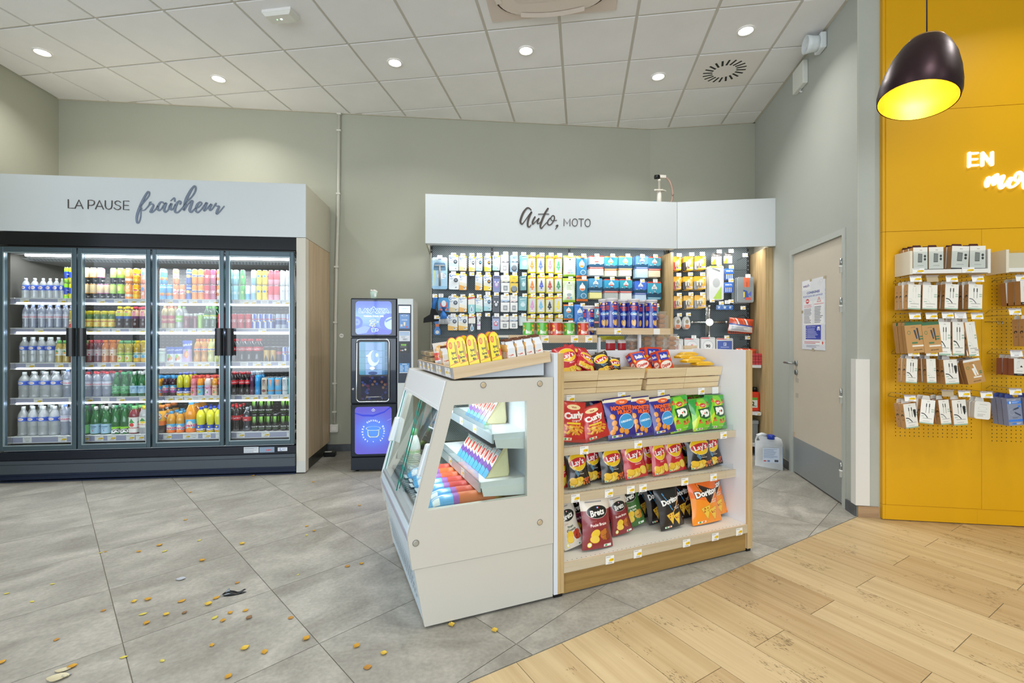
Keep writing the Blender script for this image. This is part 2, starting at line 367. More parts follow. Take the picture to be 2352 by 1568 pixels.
# ---- floor: grey stone tiles, wood-look planks beyond a straight joint
FT = Fr(0, 0, 44.8); FP = Fr(0, 0, -58.6); TB = -1.587
fb = MB().box(-7.5, 5.2, -4.4, 7.2, -.06, -.0035).ob('floor', mat('#8f8a7e', .8, name='grout')); struct(fb)
def stone():
    m = bpy.data.materials.new('grey_stone_tile'); m.use_nodes = True; nt = m.node_tree; b = nt.nodes['Principled BSDF']
    tc = nt.nodes.new('ShaderNodeTexCoord'); oi = nt.nodes.new('ShaderNodeObjectInfo'); mp = nt.nodes.new('ShaderNodeMapping'); mp.inputs['Scale'].default_value = (1, 1.9, 1)
    ad = nt.nodes.new('ShaderNodeVectorMath'); ad.operation = 'MULTIPLY_ADD'; ad.inputs[1].default_value = (1, 1, 1); cb_ = nt.nodes.new('ShaderNodeCombineXYZ')
    ml = nt.nodes.new('ShaderNodeMath'); ml.operation = 'MULTIPLY'; ml.inputs[1].default_value = 50; nt.links.new(oi.outputs['Random'], ml.inputs[0]); nt.links.new(ml.outputs[0], cb_.inputs[2])
    nt.links.new(tc.outputs['Object'], ad.inputs[0]); nt.links.new(cb_.outputs[0], ad.inputs[2]); nt.links.new(ad.outputs[0], mp.inputs[0])
    n = nt.nodes.new('ShaderNodeTexNoise'); n.inputs['Scale'].default_value = 2.6; n.inputs['Detail'].default_value = 12; n.inputs['Roughness'].default_value = .62; n.inputs['Distortion'].default_value = .6
    nt.links.new(mp.outputs[0], n.inputs[0]); r = nt.nodes.new('ShaderNodeValToRGB'); e = r.color_ramp.elements
    e[0].position = .3; e[0].color = col('#8d8980'); e[1].position = .72; e[1].color = col('#bdb9b0'); k = e.new(.5); k.color = col('#a3a097')
    nt.links.new(n.outputs[0], r.inputs[0])
    n2 = nt.nodes.new('ShaderNodeTexNoise'); n2.inputs['Scale'].default_value = 60; n2.inputs['Detail'].default_value = 6; nt.links.new(ad.outputs[0], n2.inputs[0])
    mx = nt.nodes.new('ShaderNodeMix'); mx.data_type = 'RGBA'; mx.blend_type = 'OVERLAY'; mx.inputs['Factor'].default_value = .28
    nt.links.new(r.outputs[0], mx.inputs['A']); nt.links.new(n2.outputs[0], mx.inputs['B']); nt.links.new(mx.outputs['Result'], b.inputs['Base Color'])
    rr = nt.nodes.new('ShaderNodeMapRange'); rr.inputs['To Min'].default_value = .38; rr.inputs['To Max'].default_value = .6; nt.links.new(n.outputs[0], rr.inputs[0]); nt.links.new(rr.outputs[0], b.inputs['Roughness'])
    bp = nt.nodes.new('ShaderNodeBump'); bp.inputs['Strength'].default_value = .08; bp.inputs['Distance'].default_value = .003; nt.links.new(n2.outputs[0], bp.inputs['Height']); nt.links.new(bp.outputs[0], b.inputs['Normal'])
    b.inputs['Specular IOR Level'].default_value = .4; return m
STONE = stone(); T0 = .588; sme = MB().box(0, T0-.004, 0, T0-.004, -.008, 0).mesh('floor_tile', STONE)
FH = [halfplane(FB, v=0), halfplane(FG, v=0), (1, 0, 3.6), (-1, 0, 5.4), (0, -1, 1.2), (FP.c, FP.s, TB-.004)]
for i in range(-12, 12):
    for j in range(-8, 10):
        a = (.232+i*T0+.002, .232+(i+1)*T0-.002, 3.157+j*T0+.002, 3.157+(j+1)*T0-.002); p = clipped(FT, *a, FH)
        if not p: continue
        cx_, cy_ = p[0]
        if abs(cx_) > 1.25*max(cy_, 0)+1.6 or cy_ < .6: continue
        if full(p, FT, *a): ob('floor_tile', sme, fb, FT.w(a[0], a[2], 0), FT.a)
        else: MB().plate(p, -.008, 0).ob('floor_tile', STONE, fb)
PL = [wood('plank_print_%d' % k, a, b, 'x', .55, .42, True, c) for k, (a, b, c) in enumerate((('#cdb58a', '#b99e72', '#7a6648'), ('#c5ab81', '#b09267', '#736044'), ('#d3bc92', '#c0a57b', '#867050')))]
pme = [MB().box(0, .8795, 0, .2207, -.008, .0).mesh('plank', q) for q in PL]; r = random.Random(5)
PHP = [(-FP.c, -FP.s, -(TB+.002)), halfplane(FG, v=YV+.3), (1, 0, 4.4), (0, -1, 1.0)]
for k in range(-2, 24):
    for q in range(-2, 6):
        t0 = (-1.145 if k % 2 == 0 else -.704)+(q-1)*.8825; a = (t0+.0015, t0+.881, .989+k*.22375+.0015, .989+(k+1)*.22375-.0015)
        p = clipped(FP, *a, PHP)
        if not p or max(c[1] for c in p) < 1.0: continue
        if all(c[0] > 1.25*c[1]+.5 for c in p): continue
        if full(p, FP, *a): ob('plank', r.choice(pme), fb, FP.w(a[0], a[2], 0), FP.a)
        else:
            p = [((x-p[0][0])*FP.c+(y-p[0][1])*FP.s, -(x-p[0][0])*FP.s+(y-p[0][1])*FP.c, x, y) for x, y in p]
            MB().plate([c[:2] for c in p], -.008, 0).ob('plank', r.choice(PL), fb, (p[0][2], p[0][3], 0), FP.a)
# ---- baseboards
BBM = mat('#54585c', .35, var=.25, vscale=14, name='dark_tile_skirting'); BBT = mat('#cdb9a0', .8)
def base(name, F, u0, u1, v, n, m=BBM):
    e = MB().box(u0, u1, v, v+.002, 0, .082).ob(name, BBT, **at(F, 0, 0)); struct(e); w_ = (u1-u0)/n
    for i in range(n): MB().box(u0+i*w_+.001, u0+(i+1)*w_-.001, v-.01, v, 0, .08).ob('skirting_tile', m, e)
base('baseboard_back', FB, -6.5, -.01, -.003, 15); base('baseboard_back_right', FG, .01, 1.16, -.003, 3)
e = MB().box(-.003, 0, DV1+.06, -.01, 0, .082).ob('baseboard_right', BBT, **at(FD, 0, 0)); struct(e)
for i in range(2): MB().box(-.013, -.003, DV1+.06+i*.5+.001, DV1+.06+(i+1)*.5-.001, 0, .08).ob('skirting_tile', BBM, e)
MB().box(-.013, -.003, -2.185, DV0-.05, 0, .08).ob('skirting_tile', BBM, e)
e = struct(MB().box(PU0, PU1-.01, PV-.012, PV, 0, .08).ob('baseboard_pillar', wood('oak_skirting', '#b89a78', '#97785a', 'x'), **at(FG, 0, 0)))
# ---- door with frame, kick plate, lever and hinges
DOORM = mat('#d3c9b8', .5, var=.02, vscale=2, name='door_laminate'); STEEL = mat('#aeb3b4', .32, 1, name='brushed_steel'); GREYP = mat('#9ea3a3', .38, .35, name='kick_plate'); JAMB = mat('#b9beb7', .55, name='door_jamb')
dr = thing('door_1', 'closed beige door with a grey metal kick plate and steel lever', 'door', FD.w(0, 0, 0), FD.a); dr['kind'] = 'structure'
MB().box(.012, .052, DV0+.012, DV1-.012, .012, DZ-.014).ob('door_leaf', DOORM, dr, bevel=.002)
m = MB(); m.box(-.008, .03, DV1-.012, DV1+.035, 0, DZ+.035); m.box(-.008, .03, DV0-.035, DV0+.012, 0, DZ+.035); m.box(-.008, .03, DV0+.012, DV1-.012, DZ-.012, DZ+.035); m.ob('door_frame', JAMB, dr)
zk = FD.z(1945, 1066, -2.0); MB().box(.009, .012, DV0+.014, DV1-.014, .014, .34).ob('kick_plate', GREYP, dr)
hz = 1.04; hv = DV1-.075
m = MB(); m.T = Matrix.Rotation(-pi/2, 4, 'Y'); m.lathe([(.026, -.012), (.026, -.004), (.022, 0)], 16, 0, hz, hv); m.lathe([(.026, -.012), (.026, -.004), (.022, 0)], 16, 0, hz-.085, hv); m.T = None; m.ob('rosette', STEEL, dr)
MB().tube([(.006, hv, hz), (-.045, hv, hz), (-.052, hv+.02, hz), (-.052, hv+.115, hz)], .0095, 10).ob('lever_handle', STEEL, dr)
for zz in (1.83, 1.53, .84, .28):
    m = MB(); m.lathe([(.009, zz), (.009, zz+.055)], 10, 0, -.012, DV0+.012); h = m.ob('hinge', STEEL, dr)
    m = MB(); m.lathe([(.012, zz-.055), (.012, zz-.012), (.014, zz-.012), (.014, zz)], 10, 0, -.012, DV0+.012); m.box(-.004, .006, DV0+.0, DV0+.035, zz-.05, zz); m.ob('hinge_sleeve', mat('#e6e8e4', .4), h)
MB().box(.0085, .012, DV1-.04, DV1-.014, .34, .385).ob('latch_patch', mat('#c9b49a', .6), dr)
for zz, w_ in ((.86, .05), (.72, .04)): MB().box(.0105, .012, DV1-.075-w_, DV1-.06, zz, zz+.04).ob('tape_mark', mat('#bdb6aa', .4), dr)
# white corner guard on the pillar edge
tag(MB().box(PU0-.004, PU0+.075, PV-.012, PV+.0, .085, 1.13).box(PU0-.016, PU0-.004, PV-.012, PV+.05, .085, 1.13).ob('corner_guard', mat('#e4e3de', .35), **at(FG, 0, 0)), 'white plastic corner guard on the pillar edge beside the door', 'corner guard')
# ================================================================== price cards (shared artwork)
c = Cv(96, 60, '#f4f3f0'); c.lines(.06, .62, .78, .92, 1, '#9a9a9a'); c.poly([(.38, .3), (.42, .52), (.55, .62), (.95, .64), (.95, .34), (.8, .3)], '#eec414'); c.text('1,95', .76, .48, .17, '#a3820a', 0); c.lines(.3, .8, .08, .2, 1, '#333333')
CARD = tex(c, 'price_card', .35)
c = Cv(96, 60, '#f2f2f2'); c.lines(.15, .85, .68, .86, 1, '#8c8c8c'); c.lines(.2, .8, .4, .55, 1, '#aaaaaa'); c.lines(.3, .7, .14, .3, 1, '#777777'); CARD2 = tex(c, 'price_card_plain', .35)
CARDS = {}
def card(parent, x, y, z, w=.055, h=.034, tilt=0, m=None, d=.0012, name='price_card'):
    key = (round(w, 3), round(h, 3), m)
    if key not in CARDS: CARDS[key] = MB().box(-w/2, w/2, -d, 0, 0, h, 0, 0).mesh(name, m or CARD)
    return ob(name, CARDS[key], parent, (x, y, z), rot=(tilt, 0, 0))
WHITE = mat('#e9eaea', .4); SATIN = mat('#d6dcde', .38, spec=.5, name='satin_fascia'); BLACK = mat('#0c0e11', .25, spec=.5); OAKV = wood('oak_laminate_vertical', '#d3bd9f', '#bfa483', 'z', .7)
OAKX = wood('oak_laminate', '#dcc7a8', '#c6ab86', 'x', .9); OAKZ = wood('oak_edge_vertical', '#cdb286', '#b3945f', 'z', 1.1); OAKY = wood('oak_laminate_deep', '#dcc7a8', '#c6ab86', 'y', .9)
CHROME = mat('#c9cdd0', .12, 1); LETTER = mat('#5b5450', .3, .25, name='cut_steel_lettering'); CLEAR = glassy('clear_acrylic', '#fbfdfd', 0, '#ffffff', .03, .05, .8)
# ================================================================== wall fridge
uL, uD = FF.u(-7), [FF.u(x) for x in (5, 181, 184.5, 350, 354.5, 517.5, 521.5, 677)]
uP = FF.u(680.5); fr = thing('display_fridge', 'wide black wall fridge with four glass doors full of drinks', 'fridge', FF.w(0, 0, 0), FF.a)
MB().box(uP, 0, 0, .09, .012, 2.218).ob('corner_post', mat('#d9d3c6', .55, name='post_laminate'), fr, bevel=.002)
MB().box(uP+.001, -.001, -.001, .012, .012, .118).ob('post_shoe', mat('#cfcfca', .45), fr)
MB().box(-.022, 0, .09, .825, .118, 2.218).ob('side_panel', OAKV, fr)
MB().box(-.05, -.018, .06, .80, 0, .118).ob('side_plinth', mat('#3c3a30', .35, .3, var=.4, vscale=9), fr)
FRM = mat('#4d5f68', .3, .35, name='door_frame_paint'); INN = mat('#4b4945', .5, name='fridge_liner'); GUN = mat('#4a525b', .4, .25, name='bumper_paint')
MB().box(uL, uP-.004, .004, .10, 2.10, 2.215).ob('header_band', mat('#11151a', .22, .2), fr)
MB().box(uL, uP-.004, -.02, .10, 2.062, 2.09).ob('door_rail', BLACK, fr)
ZB, ZT = .285, 2.078
DG = glassy('fridge_door_glass', '#f4f8f8', 0, '#ffffff', .01, .085, .7); HND = mat('#14171c', .3, name='handle_plastic')
for k in range(4):
    a, b = uD[2*k], uD[2*k+1]; f1 = .032
    m = MB(); m.box(a, a+f1, -.03, .012, ZB, ZT); m.box(b-f1, b, -.03, .012, ZB, ZT); m.box(a+f1, b-f1, -.03, .012, ZT-.045, ZT); m.box(a+f1, b-f1, -.03, .012, ZB, ZB+.04)
    d_ = m.ob('door', FRM, fr, bevel=.003); m = MB(); e = .008; q = (a+f1, b-f1, ZB+.04, ZT-.045)
    m.box(q[0], q[0]+e, -.032, -.02, q[2], q[3]); m.box(q[1]-e, q[1], -.032, -.02, q[2], q[3]); m.box(q[0]+e, q[1]-e, -.032, -.02, q[2], q[2]+e); m.box(q[0]+e, q[1]-e, -.032, -.02, q[3]-e, q[3]); m.ob('glass_trim', mat('#9fb0b6', .25, .5), d_)
    MB().quad([(q[0], -.012, q[2]), (q[1], -.012, q[2]), (q[1], -.012, q[3]), (q[0], -.012, q[3])]).ob('glass_pane', DG, d_)
    hx = b-.038 if k % 2 == 0 else a+.038; z0 = 1.115; m = MB(); sg = -1 if k % 2 == 0 else 1
    m.T = Matrix.Translation((hx, -.034, z0)); m.grid([[(x*.036, -.026*(1-x*x)**.5-.002, y*.25) for x in [-1+.25*i for i in range(9)]] for y in (0, .03, .1, .5, .9, .97, 1)]); m.box(-.036, .036, -.003, .004, 0, .25); m.T = None
    m.ob('handle', HND, d_)
# lower fascia, thermostat, stickers, bumper
MB().box(uL, uP-.004, .0, .1, .195, .262).ob('control_band', mat('#0e1726', .25), fr)
m = MB(); m.prism([(uL, .078), (uP-.004, .078), (uP-.004, .158), (uL, .158)], -.028, .1); m.box(uL, uP-.004, -.022, .1, .158, .192); m.ob('bumper', GUN, fr, bevel=.004)
m = MB(); m.box(uL, uP-.006, .0, .1, .022, .074); m.box(uL, uP-.006, -.008, .004, .045, .052); m.box(uL, uP-.006, -.01, .08, .002, .012); m.ob('kick_grille', mat('#1a2740', .35, .3), fr)
c = Cv(120, 50, '#dfe4ea').rect(0, 0, 1, .06, '#9aa2b0'); c.lines(.05, .95, .62, .9, 2, '#8d97a6'); c.lines(.05, .9, .1, .55, 3, '#a5adba'); st1 = tex(c, 'rating_sticker')
c = Cv(120, 50, '#7f90a6').rect(.03, .08, .97, .92, '#8fa3bb'); c.text('3.8P1', .62, .45, .3, '#e0302e'); st2 = tex(c, 'thermostat_display', .25)
c = Cv(90, 36, '#dfe6f0').ell(.3, .55, .1, .28, '#5b6fb4').ell(.34, .55, .08, .22, '#dfe6f0'); c.lines(.45, .85, .3, .75, 2, '#8b9cc8'); c.rect(.2, .1, .45, .18, '#4a5ca8'); st3 = tex(c, 'maker_sticker')
for x0, x1, y0, y1, m_, nm, dd in ((560, 594, 1026, 1040, st1, 'rating_sticker', .001), (596, 631, 1026, 1038.5, st2, 'thermostat', .006), (638, 660, 1027, 1035.5, st3, 'maker_sticker', .001)):
    uc, z, w_, h = FF.box(x0, x1, y0, y1, 0); MB().box(-w_/2, w_/2, -dd, 0, 0, h).ob(nm, m_, fr, (uc, 0, z))
# cabinet shell and perforated back
m = MB(); m.box(uL, uP-.006, .70, .80, .15, 2.2); m.box(uL, uP-.006, .1, .8, 2.13, 2.2); m.box(uL, uL+.02, .1, .7, .2, 2.13); m.box(uP-.03, uP-.006, .1, .7, .2, 2.13); m.box(uL, uP-.006, .1, .7, .15, .262); m.ob('liner', INN, fr)
m = MB(); SLOT = mat('#8e8e88', .5)
for zz in np.arange(.5, 1.98, .034):
    for uu in np.arange(uL+.06, uP-.06, .044):
        if int((uu-uL)/.044) % 14 not in (0, 13): m.quad([(uu, .698, zz), (uu+.019, .698, zz), (uu+.019, .698, zz+.0045), (uu, .698, zz+.0045)])
s_ = m.ob('back_panel_slots', SLOT, fr); s_['kind'] = 'stuff'
m = MB(); m.box(uL+.03, uP-.04, .10, .16, 2.04, 2.07); tb = m.ob('canopy_tray', mat('#b9bec0', .3, .6), fr)
m = MB()
for uu in np.arange(uL+.1, uP-.1, .03):
    for i in range(2): m.quad([(uu+(i % 2)*.015, .176+i*.035, 2.0065-i*.007), (uu+.016+(i % 2)*.015, .176+i*.035, 2.0065-i*.007), (uu+.016+(i % 2)*.015, .2+i*.035, 2.0018-i*.007), (uu+(i % 2)*.015, .2+i*.035, 2.0018-i*.007)])
g_ = m.ob('air_grille_holes', mat('#3a3c3e', .5), tb); g_['kind'] = 'stuff'
MB().quad([(uL+.05, .165, 2.01), (uP-.06, .165, 2.01), (uP-.06, .25, 1.993), (uL+.05, .25, 1.993)]).ob('air_grille', mat('#8d9295', .4, .4), tb); MB().box(uL+.03, uP-.04, .25, .69, 2.0, 2.05).ob('canopy_roof', mat('#5c5a56', .5), tb)
MB().tube([(uL+.12, .13, 2.03), (uP-.1, .13, 2.03)], .011, 8).ob('led_tube', mat('#f4f9ff', .3, emit=9, name='led_tube'), fr)
uM = (uL+uP)/2
for kz, pw in ((2.02, 20), (1.60, 9), (1.335, 9), (1.01, 10), (.695, 11)):
    area('fridge_light', FF.w(uM, .088, kz), (rad(38 if kz > 2 else 30), 0, FF.a), 2.35, .03, pw, (.93, .97, 1))
SHZ = [1.63, 1.36, 1.045, .729, .385]; SHN = ['top', 'second', 'middle', 'fourth', 'bottom']
RAIL = mat('#a9acc6', .35, name='price_rail'); SHM = mat('#e2e6e8', .4); br = [uL+.03, FF.u(38, .1), FF.u(377, .1), uP-.035]
CPX = [[8, 57, 143, 165, 232, 272, 304, 324, 388, 420, 444, 474, 492, 545, 563, 580, 608, 635, 657], [90, 204, 223, 243, 267, 306, 324, 368, 391, 411, 441, 463, 479, 603],
       [70, 136, 168, 206, 234, 265, 301, 370, 390, 423, 455, 472, 502, 561, 590, 614, 648], [88, 168, 204, 242, 278, 330, 367, 389, 411, 433, 450, 466, 481, 499, 530, 565, 584, 607, 632, 652, 667],
       [63, 144, 195, 228, 257, 300, 322, 385, 430, 446, 475, 505, 553, 610, 668]]
for si, z in enumerate(SHZ):
    vf = .085 if si < 4 else .06
    for k in range(3):
        a, b = br[k]+.003, br[k+1]-.003
        sh = MB().box(a, b, vf+.012, .68, z-.016, z).ob('shelf', SHM, fr); m = MB(); m.box(a, b, vf, vf+.012, z-.046, z+.004); m.ob('price_rail', RAIL, sh)
        for zz, hh in ((z, .008), (z-.052, .006)): MB().box(a, b, vf-.003, vf+.006, zz, zz+hh).ob('rail_lip', WHITE, sh)
        for x in CPX[si]:
            uu = FF.u(x, vf)
            if a+.03 < uu < b-.03: card(sh, uu, vf-.001, z-.044, .072, .043, 0, CARD2 if RND.random() < .12 else CARD)
m = MB(); m.box(uL+.03, uP-.03, .03, .11, .268, .30); lg = m.ob('intake_grille', mat('#c3c7c9', .35, .4), fr); m = MB()
for uu in np.arange(uL+.05, uP-.06, .02): m.box(uu, uu+.012, .035, .055, .3, .3012)
g_ = m.ob('grille_slots', mat('#55585a', .5), lg); g_['kind'] = 'stuff'
# ------------------------------------------------------------------ drinks
GLW = glassy('water_bottle_plastic', '#f6fafc', .34, '#fafdff', .06, .10, .95, .25); GLE = glassy('blue_water_bottle_plastic', '#e8ecf6', .34, '#d6ddef', .06, .10, .95, .25)
GLG = glassy('green_bottle_glass', '#8fcf9a', .38, '#3f9a58', .05, .08, .9, .2); GLK = glassy('green_bottle_dark', '#5aa26c', .5, '#2a7a44', .05, .08, .9, .2)
def liq(h): return mat(h, .12, spec=.6, coat=.5)
SH = {'water': [(.8, 0), (1, .03), (1, .08), (.93, .1), (1, .13), (.93, .16), (1, .19), (.93, .22), (1, .25), (.93, .29), (1, .33), (1, .36), (.99, .56), (1, .6), (1, .66), (.86, .76), (.5, .86), (.34, .9), (.34, .93)],
      'evian': [(.8, 0), (1, .03), (.94, .1), (1, .16), (.9, .24), (1, .33), (.94, .38), (.96, .42), (.96, .62), (1, .66), (.97, .74), (.75, .85), (.4, .91), (.36, .94)],
      'glass': [(.9, 0), (1, .03), (1, .42), (.93, .52), (.72, .66), (.5, .78), (.36, .88), (.36, .94)],
      'pell': [(.9, 0), (1, .03), (1, .46), (.92, .56), (.66, .7), (.42, .8), (.34, .9), (.34, .93)],
      'jar': [(.88, 0), (1, .04), (1, .12), (.96, .16), (.96, .62), (1, .66), (.9, .76), (.7, .83), (.7, .87)],
      'juice': [(.88, 0), (1, .04), (.95, .1), (1, .16), (.9, .24), (1, .32), (.95, .36), (.95, .56), (1, .62), (.92, .72), (.7, .83), (.52, .88), (.52, .91)],
      'tea': [(.88, 0), (1, .04), (1, .3), (.86, .4), (.95, .5), (1, .62), (.96, .72), (.75, .84), (.52, .9), (.52, .93)],
      'fanta': [(.8, 0), (1, .06), (1, .2), (.8, .33), (.93, .42), (.97, .5), (.97, .66), (.85, .76), (.5, .87), (.36, .91), (.36, .94)],
      'cola': [(.85, 0), (1, .05), (.98, .18), (.84, .3), (.95, .42), (1, .48), (1, .64), (.86, .76), (.55, .86), (.36, .91), (.36, .94)],
      'sport': [(.9, 0), (1, .04), (1, .18), (.9, .26), (1, .34), (.9, .42), (1, .5), (1, .7), (.8, .8), (.5, .85), (.5, .88)],
      'jug': [(.9, 0), (1, .03), (1, .4), (.97, .42), (.97, .45), (1, .48), (1, .62), (.8, .76), (.5, .87), (.42, .9), (.42, .93)]}
KIND = {}
def bottle(key, desc, h, r, shape, body, cap, lab=None, capr=None, sq=0, cat='bottle'):
    """lab: (z0, z1, canvas, bulge)"""
    P = [(a*r, b*h) for a, b in SH[shape]]; nr, nz = P[-1]; parts = []
    parts.append(('bottle_body', MB().lathe(P, 14, sq=sq).mesh('bottle_body', body)))
    cr = capr or nr*1.12
    parts.append(('cap', MB().lathe([(cr, nz-.012), (cr, h-.003), (cr*.92, h)], 12).mesh('cap', mat(cap, .4))))
    if lab:
        z0, z1, cv = lab[:3]; lr = r*1.012*(lab[3] if len(lab) > 3 else 1)
        zs = [z0*h]+[b*h for a, b in SH[shape] if z0 < b < z1]+[z1*h]
        rr = [np.interp(z/h, [b for a, b in SH[shape]], [a for a, b in SH[shape]])*lr for z in zs]
        parts.append(('label_sleeve', MB().lathe(list(zip(rr, zs)), 14, cap=False, sq=sq).mesh('label_sleeve', tex(cv, key, .35))))
    KIND[key] = (desc, h, r, parts, cat)
LIDM = mat('#c8ccd0', .25, .9)
def can(key, desc, cv, h=.145, r=.0295, cat='can'):
    P = [(r*.8, 0), (r*.95, .006), (r, .014), (r, h-.014), (r*.86, h-.003)]
    parts = [('can_body', MB().lathe(P, 16, cap=False).mesh('can_body', tex(cv, key, .22, .6))),
             ('lid', MB().lathe([(r*.87, h-.004), (r*.88, h), (r*.78, h), (r*.76, h-.004)], 16).mesh('lid', LIDM))]
    KIND[key] = (desc, h, r, parts, cat)
def L(bg, w=128, h=56): return Cv(w, h, bg)
def front(cv, fn):                        # print the same front twice round the sleeve
    for x in (.22, .5, .78): fn(cv, x)
    return cv
wl = front(L('#2f55c4').rect(0, .82, 1, 1, '#5c7bd8').rect(0, 0, 1, .16, '#4a6cd0'), lambda c, x: c.ell(x, .5, .085, .34, '#f4f1f2').rect(x-.06, .46, x+.06, .56, '#d0545e'))
bottle('w33', 'small clear water bottle with blue label', .19, .0305, 'water', GLW, '#eef2f6', (.42, .66, wl)); bottle('w50', 'clear water bottle with white cap and blue label', .238, .042, 'water', GLW, '#eef2f6', (.5, .66, wl))
bottle('w1', 'clear ribbed water bottle with blue label', .235, .047, 'water', GLW, '#eef2f6', (.5, .66, wl)); bottle('w15', 'large clear ribbed water bottle with blue label', .265, .052, 'water', GLW, '#eef2f6', (.5, .64, wl))
ev = front(L('#d9dae4').rect(0, .72, 1, .84, '#b7c3e2'), lambda c, x: c.text('evian', x, .42, .3, '#d8486a', .01))
bottle('ev50', 'clear water bottle with lavender cap', .217, .0365, 'evian', GLE, '#a9b8e4', (.42, .62, ev)); bottle('ev1', 'tall clear water bottle with light blue cap', .26, .047, 'evian', GLE, '#86a6ea', (.45, .62, ev)); bottle('ev15', 'large clear water bottle with light blue cap', .285, .05, 'evian', GLE, '#86a6ea', (.44, .64, ev)); bottle('evr', 'clear water bottle with red cap and pink label', .232, .046, 'evian', GLE, '#e2414a', (.45, .62, ev))
def juice_l(top, bot, dot, txt, tc): return front(L(top).rect(0, 0, 1, .45, bot), lambda c, x: c.ell(x, .3, .07, .22, dot).text(txt, x, .72, .2, tc, .02))
bottle('tr', 'short yellow capped tea bottle with red label', .165, .036, 'jar', liq('#b9a238'), '#f2d21a', (.06, .5, juice_l('#f7e9a8', '#e86a4a', '#d83a3a', 'Lipton', '#b81f3c')), .0275); bottle('tg', 'green iced tea bottle with yellow cap', .165, .036, 'jar', liq('#4f7a36'), '#f2e21a', (.12, .55, juice_l('#f5e468', '#f0c64a', '#f6ef9a', 'Lipton', '#b81f3c')), .0275)
tl = front(Cv(128, 72, '#f5e25a').rect(0, 0, 1, .3, '#2a66b8'), lambda c, x: c.ell(x, .55, .08, .25, '#b7d14a').rect(x-.07, .68, x+.07, .84, '#c22340').text('Lipton', x, .76, .12, '#ffffff', .02))
tp = front(Cv(128, 72, '#f0d2a8').rect(0, 0, 1, .3, '#7a3a70'), lambda c, x: c.ell(x, .55, .08, .25, '#ef9ab0').rect(x-.07, .68, x+.07, .84, '#c22340').text('Lipton', x, .76, .12, '#ffffff', .02))
bottle('ty', 'dark iced tea bottle with yellow cap', .207, .037, 'tea', liq('#3a2c22'), '#f0d813', (.45, .84, tl), .0215); bottle('tk', 'dark iced tea bottle with pink red cap', .207, .037, 'tea', liq('#4a2c2a'), '#ea4a5e', (.45, .84, tp), .0215)
bottle('schr', 'pale soda bottle with red label and orange cap', .215, .037, 'evian', liq('#c2b27a'), '#e9895e', (.25, .58, front(L('#c94a5c'), lambda c, x: c.text('Schweppes', x, .5, .22, '#f6e7b0', .01, 12)))); bottle('schg', 'clear soda bottle with green label', .215, .037, 'evian', GLW, '#9fd67a', (.3, .58, front(L('#8ccb4e'), lambda c, x: c.text('Schweppes', x, .5, .22, '#ffffff', .01, 12))))
bottle('smr', 'small dark red juice bottle with white cap', .145, .03, 'jar', liq('#7c3444'), '#dfe2e0', None, .022); bottle('smg', 'lime green juice bottle with white cap', .15, .037, 'jar', liq('#8fc83e'), '#dfe4df', None, .024)
bottle('spr', 'green soda bottle with green and yellow label', .215, .038, 'fanta', GLK, '#5fc04a', (.42, .64, front(L('#35a03e').rect(0, .6, 1, .8, '#eadf3c'), lambda c, x: c.text('Sprite', x, .42, .34, '#ffffff', .03, 14))))
vo = front(Cv(128, 64, '#f1f1ea').rect(0, .7, 1, 1, '#e8efe0'), lambda c, x: c.poly([(x-.08, .55), (x-.02, .85), (x+.04, .7), (x+.08, .55)], '#3f9650').ell(x, .4, .06, .14, '#f0a23a').text('VOLVIC', x, .22, .1, '#56704a', 0))
bottle('vo', 'fruit water bottle with green cap and white label', .207, .0365, 'juice', liq('#c0a85a'), '#7ac46a', (.34, .62, vo)); bottle('vr', 'red fruit drink bottle with green cap', .207, .0365, 'juice', liq('#8a2a36'), '#6fbf74', (.34, .6, vo))
def jl(a, t, tc): return front(L(a), lambda c, x: c.ell(x, .62, .075, .3, '#f3ecec').text(t, x, .62, .16, tc, .02).ell(x, .2, .03, .14, tc))
bottle('jr', 'dark red juice bottle with red cap', .21, .0375, 'juice', liq('#6c1c2a'), '#d8434a', (.32, .6, jl('#c9b7c0', 'Joker', '#b0304a'))); bottle('jo', 'orange juice bottle with orange cap', .21, .0375, 'juice', liq('#d07c34'), '#f28a2a', (.32, .6, jl('#e7cdb0', 'Joker', '#c9571f')))
bottle('jg', 'golden juice bottle with green cap', .205, .0375, 'juice', liq('#b8a81c'), '#6fb877', (.06, .46, front(Cv(128, 72, '#c8d94a'), lambda c, x: c.ell(x, .4, .08, .3, '#f4f2d0').text('TROPICANA', x, .8, .12, '#2a7a3a', .02).ell(x, .35, .05, .16, '#f0a024')))); bottle('jy', 'yellow juice bottle with yellow cap', .205, .037, 'juice', liq('#c2a21a'), '#f2d81a', (.06, .46, front(Cv(128, 72, '#dfe7e2').rect(0, 0, 1, .4, '#f0c04a'), lambda c, x: c.ell(x, .55, .07, .2, '#59b4e4').text('TROPICANA', x, .85, .12, '#1f7a4a', .02))))
fo = lambda a, b: front(L(a), lambda c, x: c.ell(x, .5, .09, .36, b).text('Fanta', x, .5, .34, '#1c3a8c', .05, 10, line=('#ffffff', .05)))
bottle('fo', 'orange soda bottle with orange cap', .22, .0375, 'fanta', liq('#d9971a'), '#ef7f2c', (.46, .66, fo('#f07d22', '#f5a63a'))); bottle('fl', 'lemon soda bottle with yellow cap', .22, .0375, 'fanta', liq('#d9dc86'), '#f4e01a', (.46, .66, fo('#f2dc28', '#f7ef6a')))
ck = front(L('#d2232f'), lambda c, x: c.text('Coca-Cola', x, .5, .34, '#ffffff', .03, 10, wmax=.25)); 
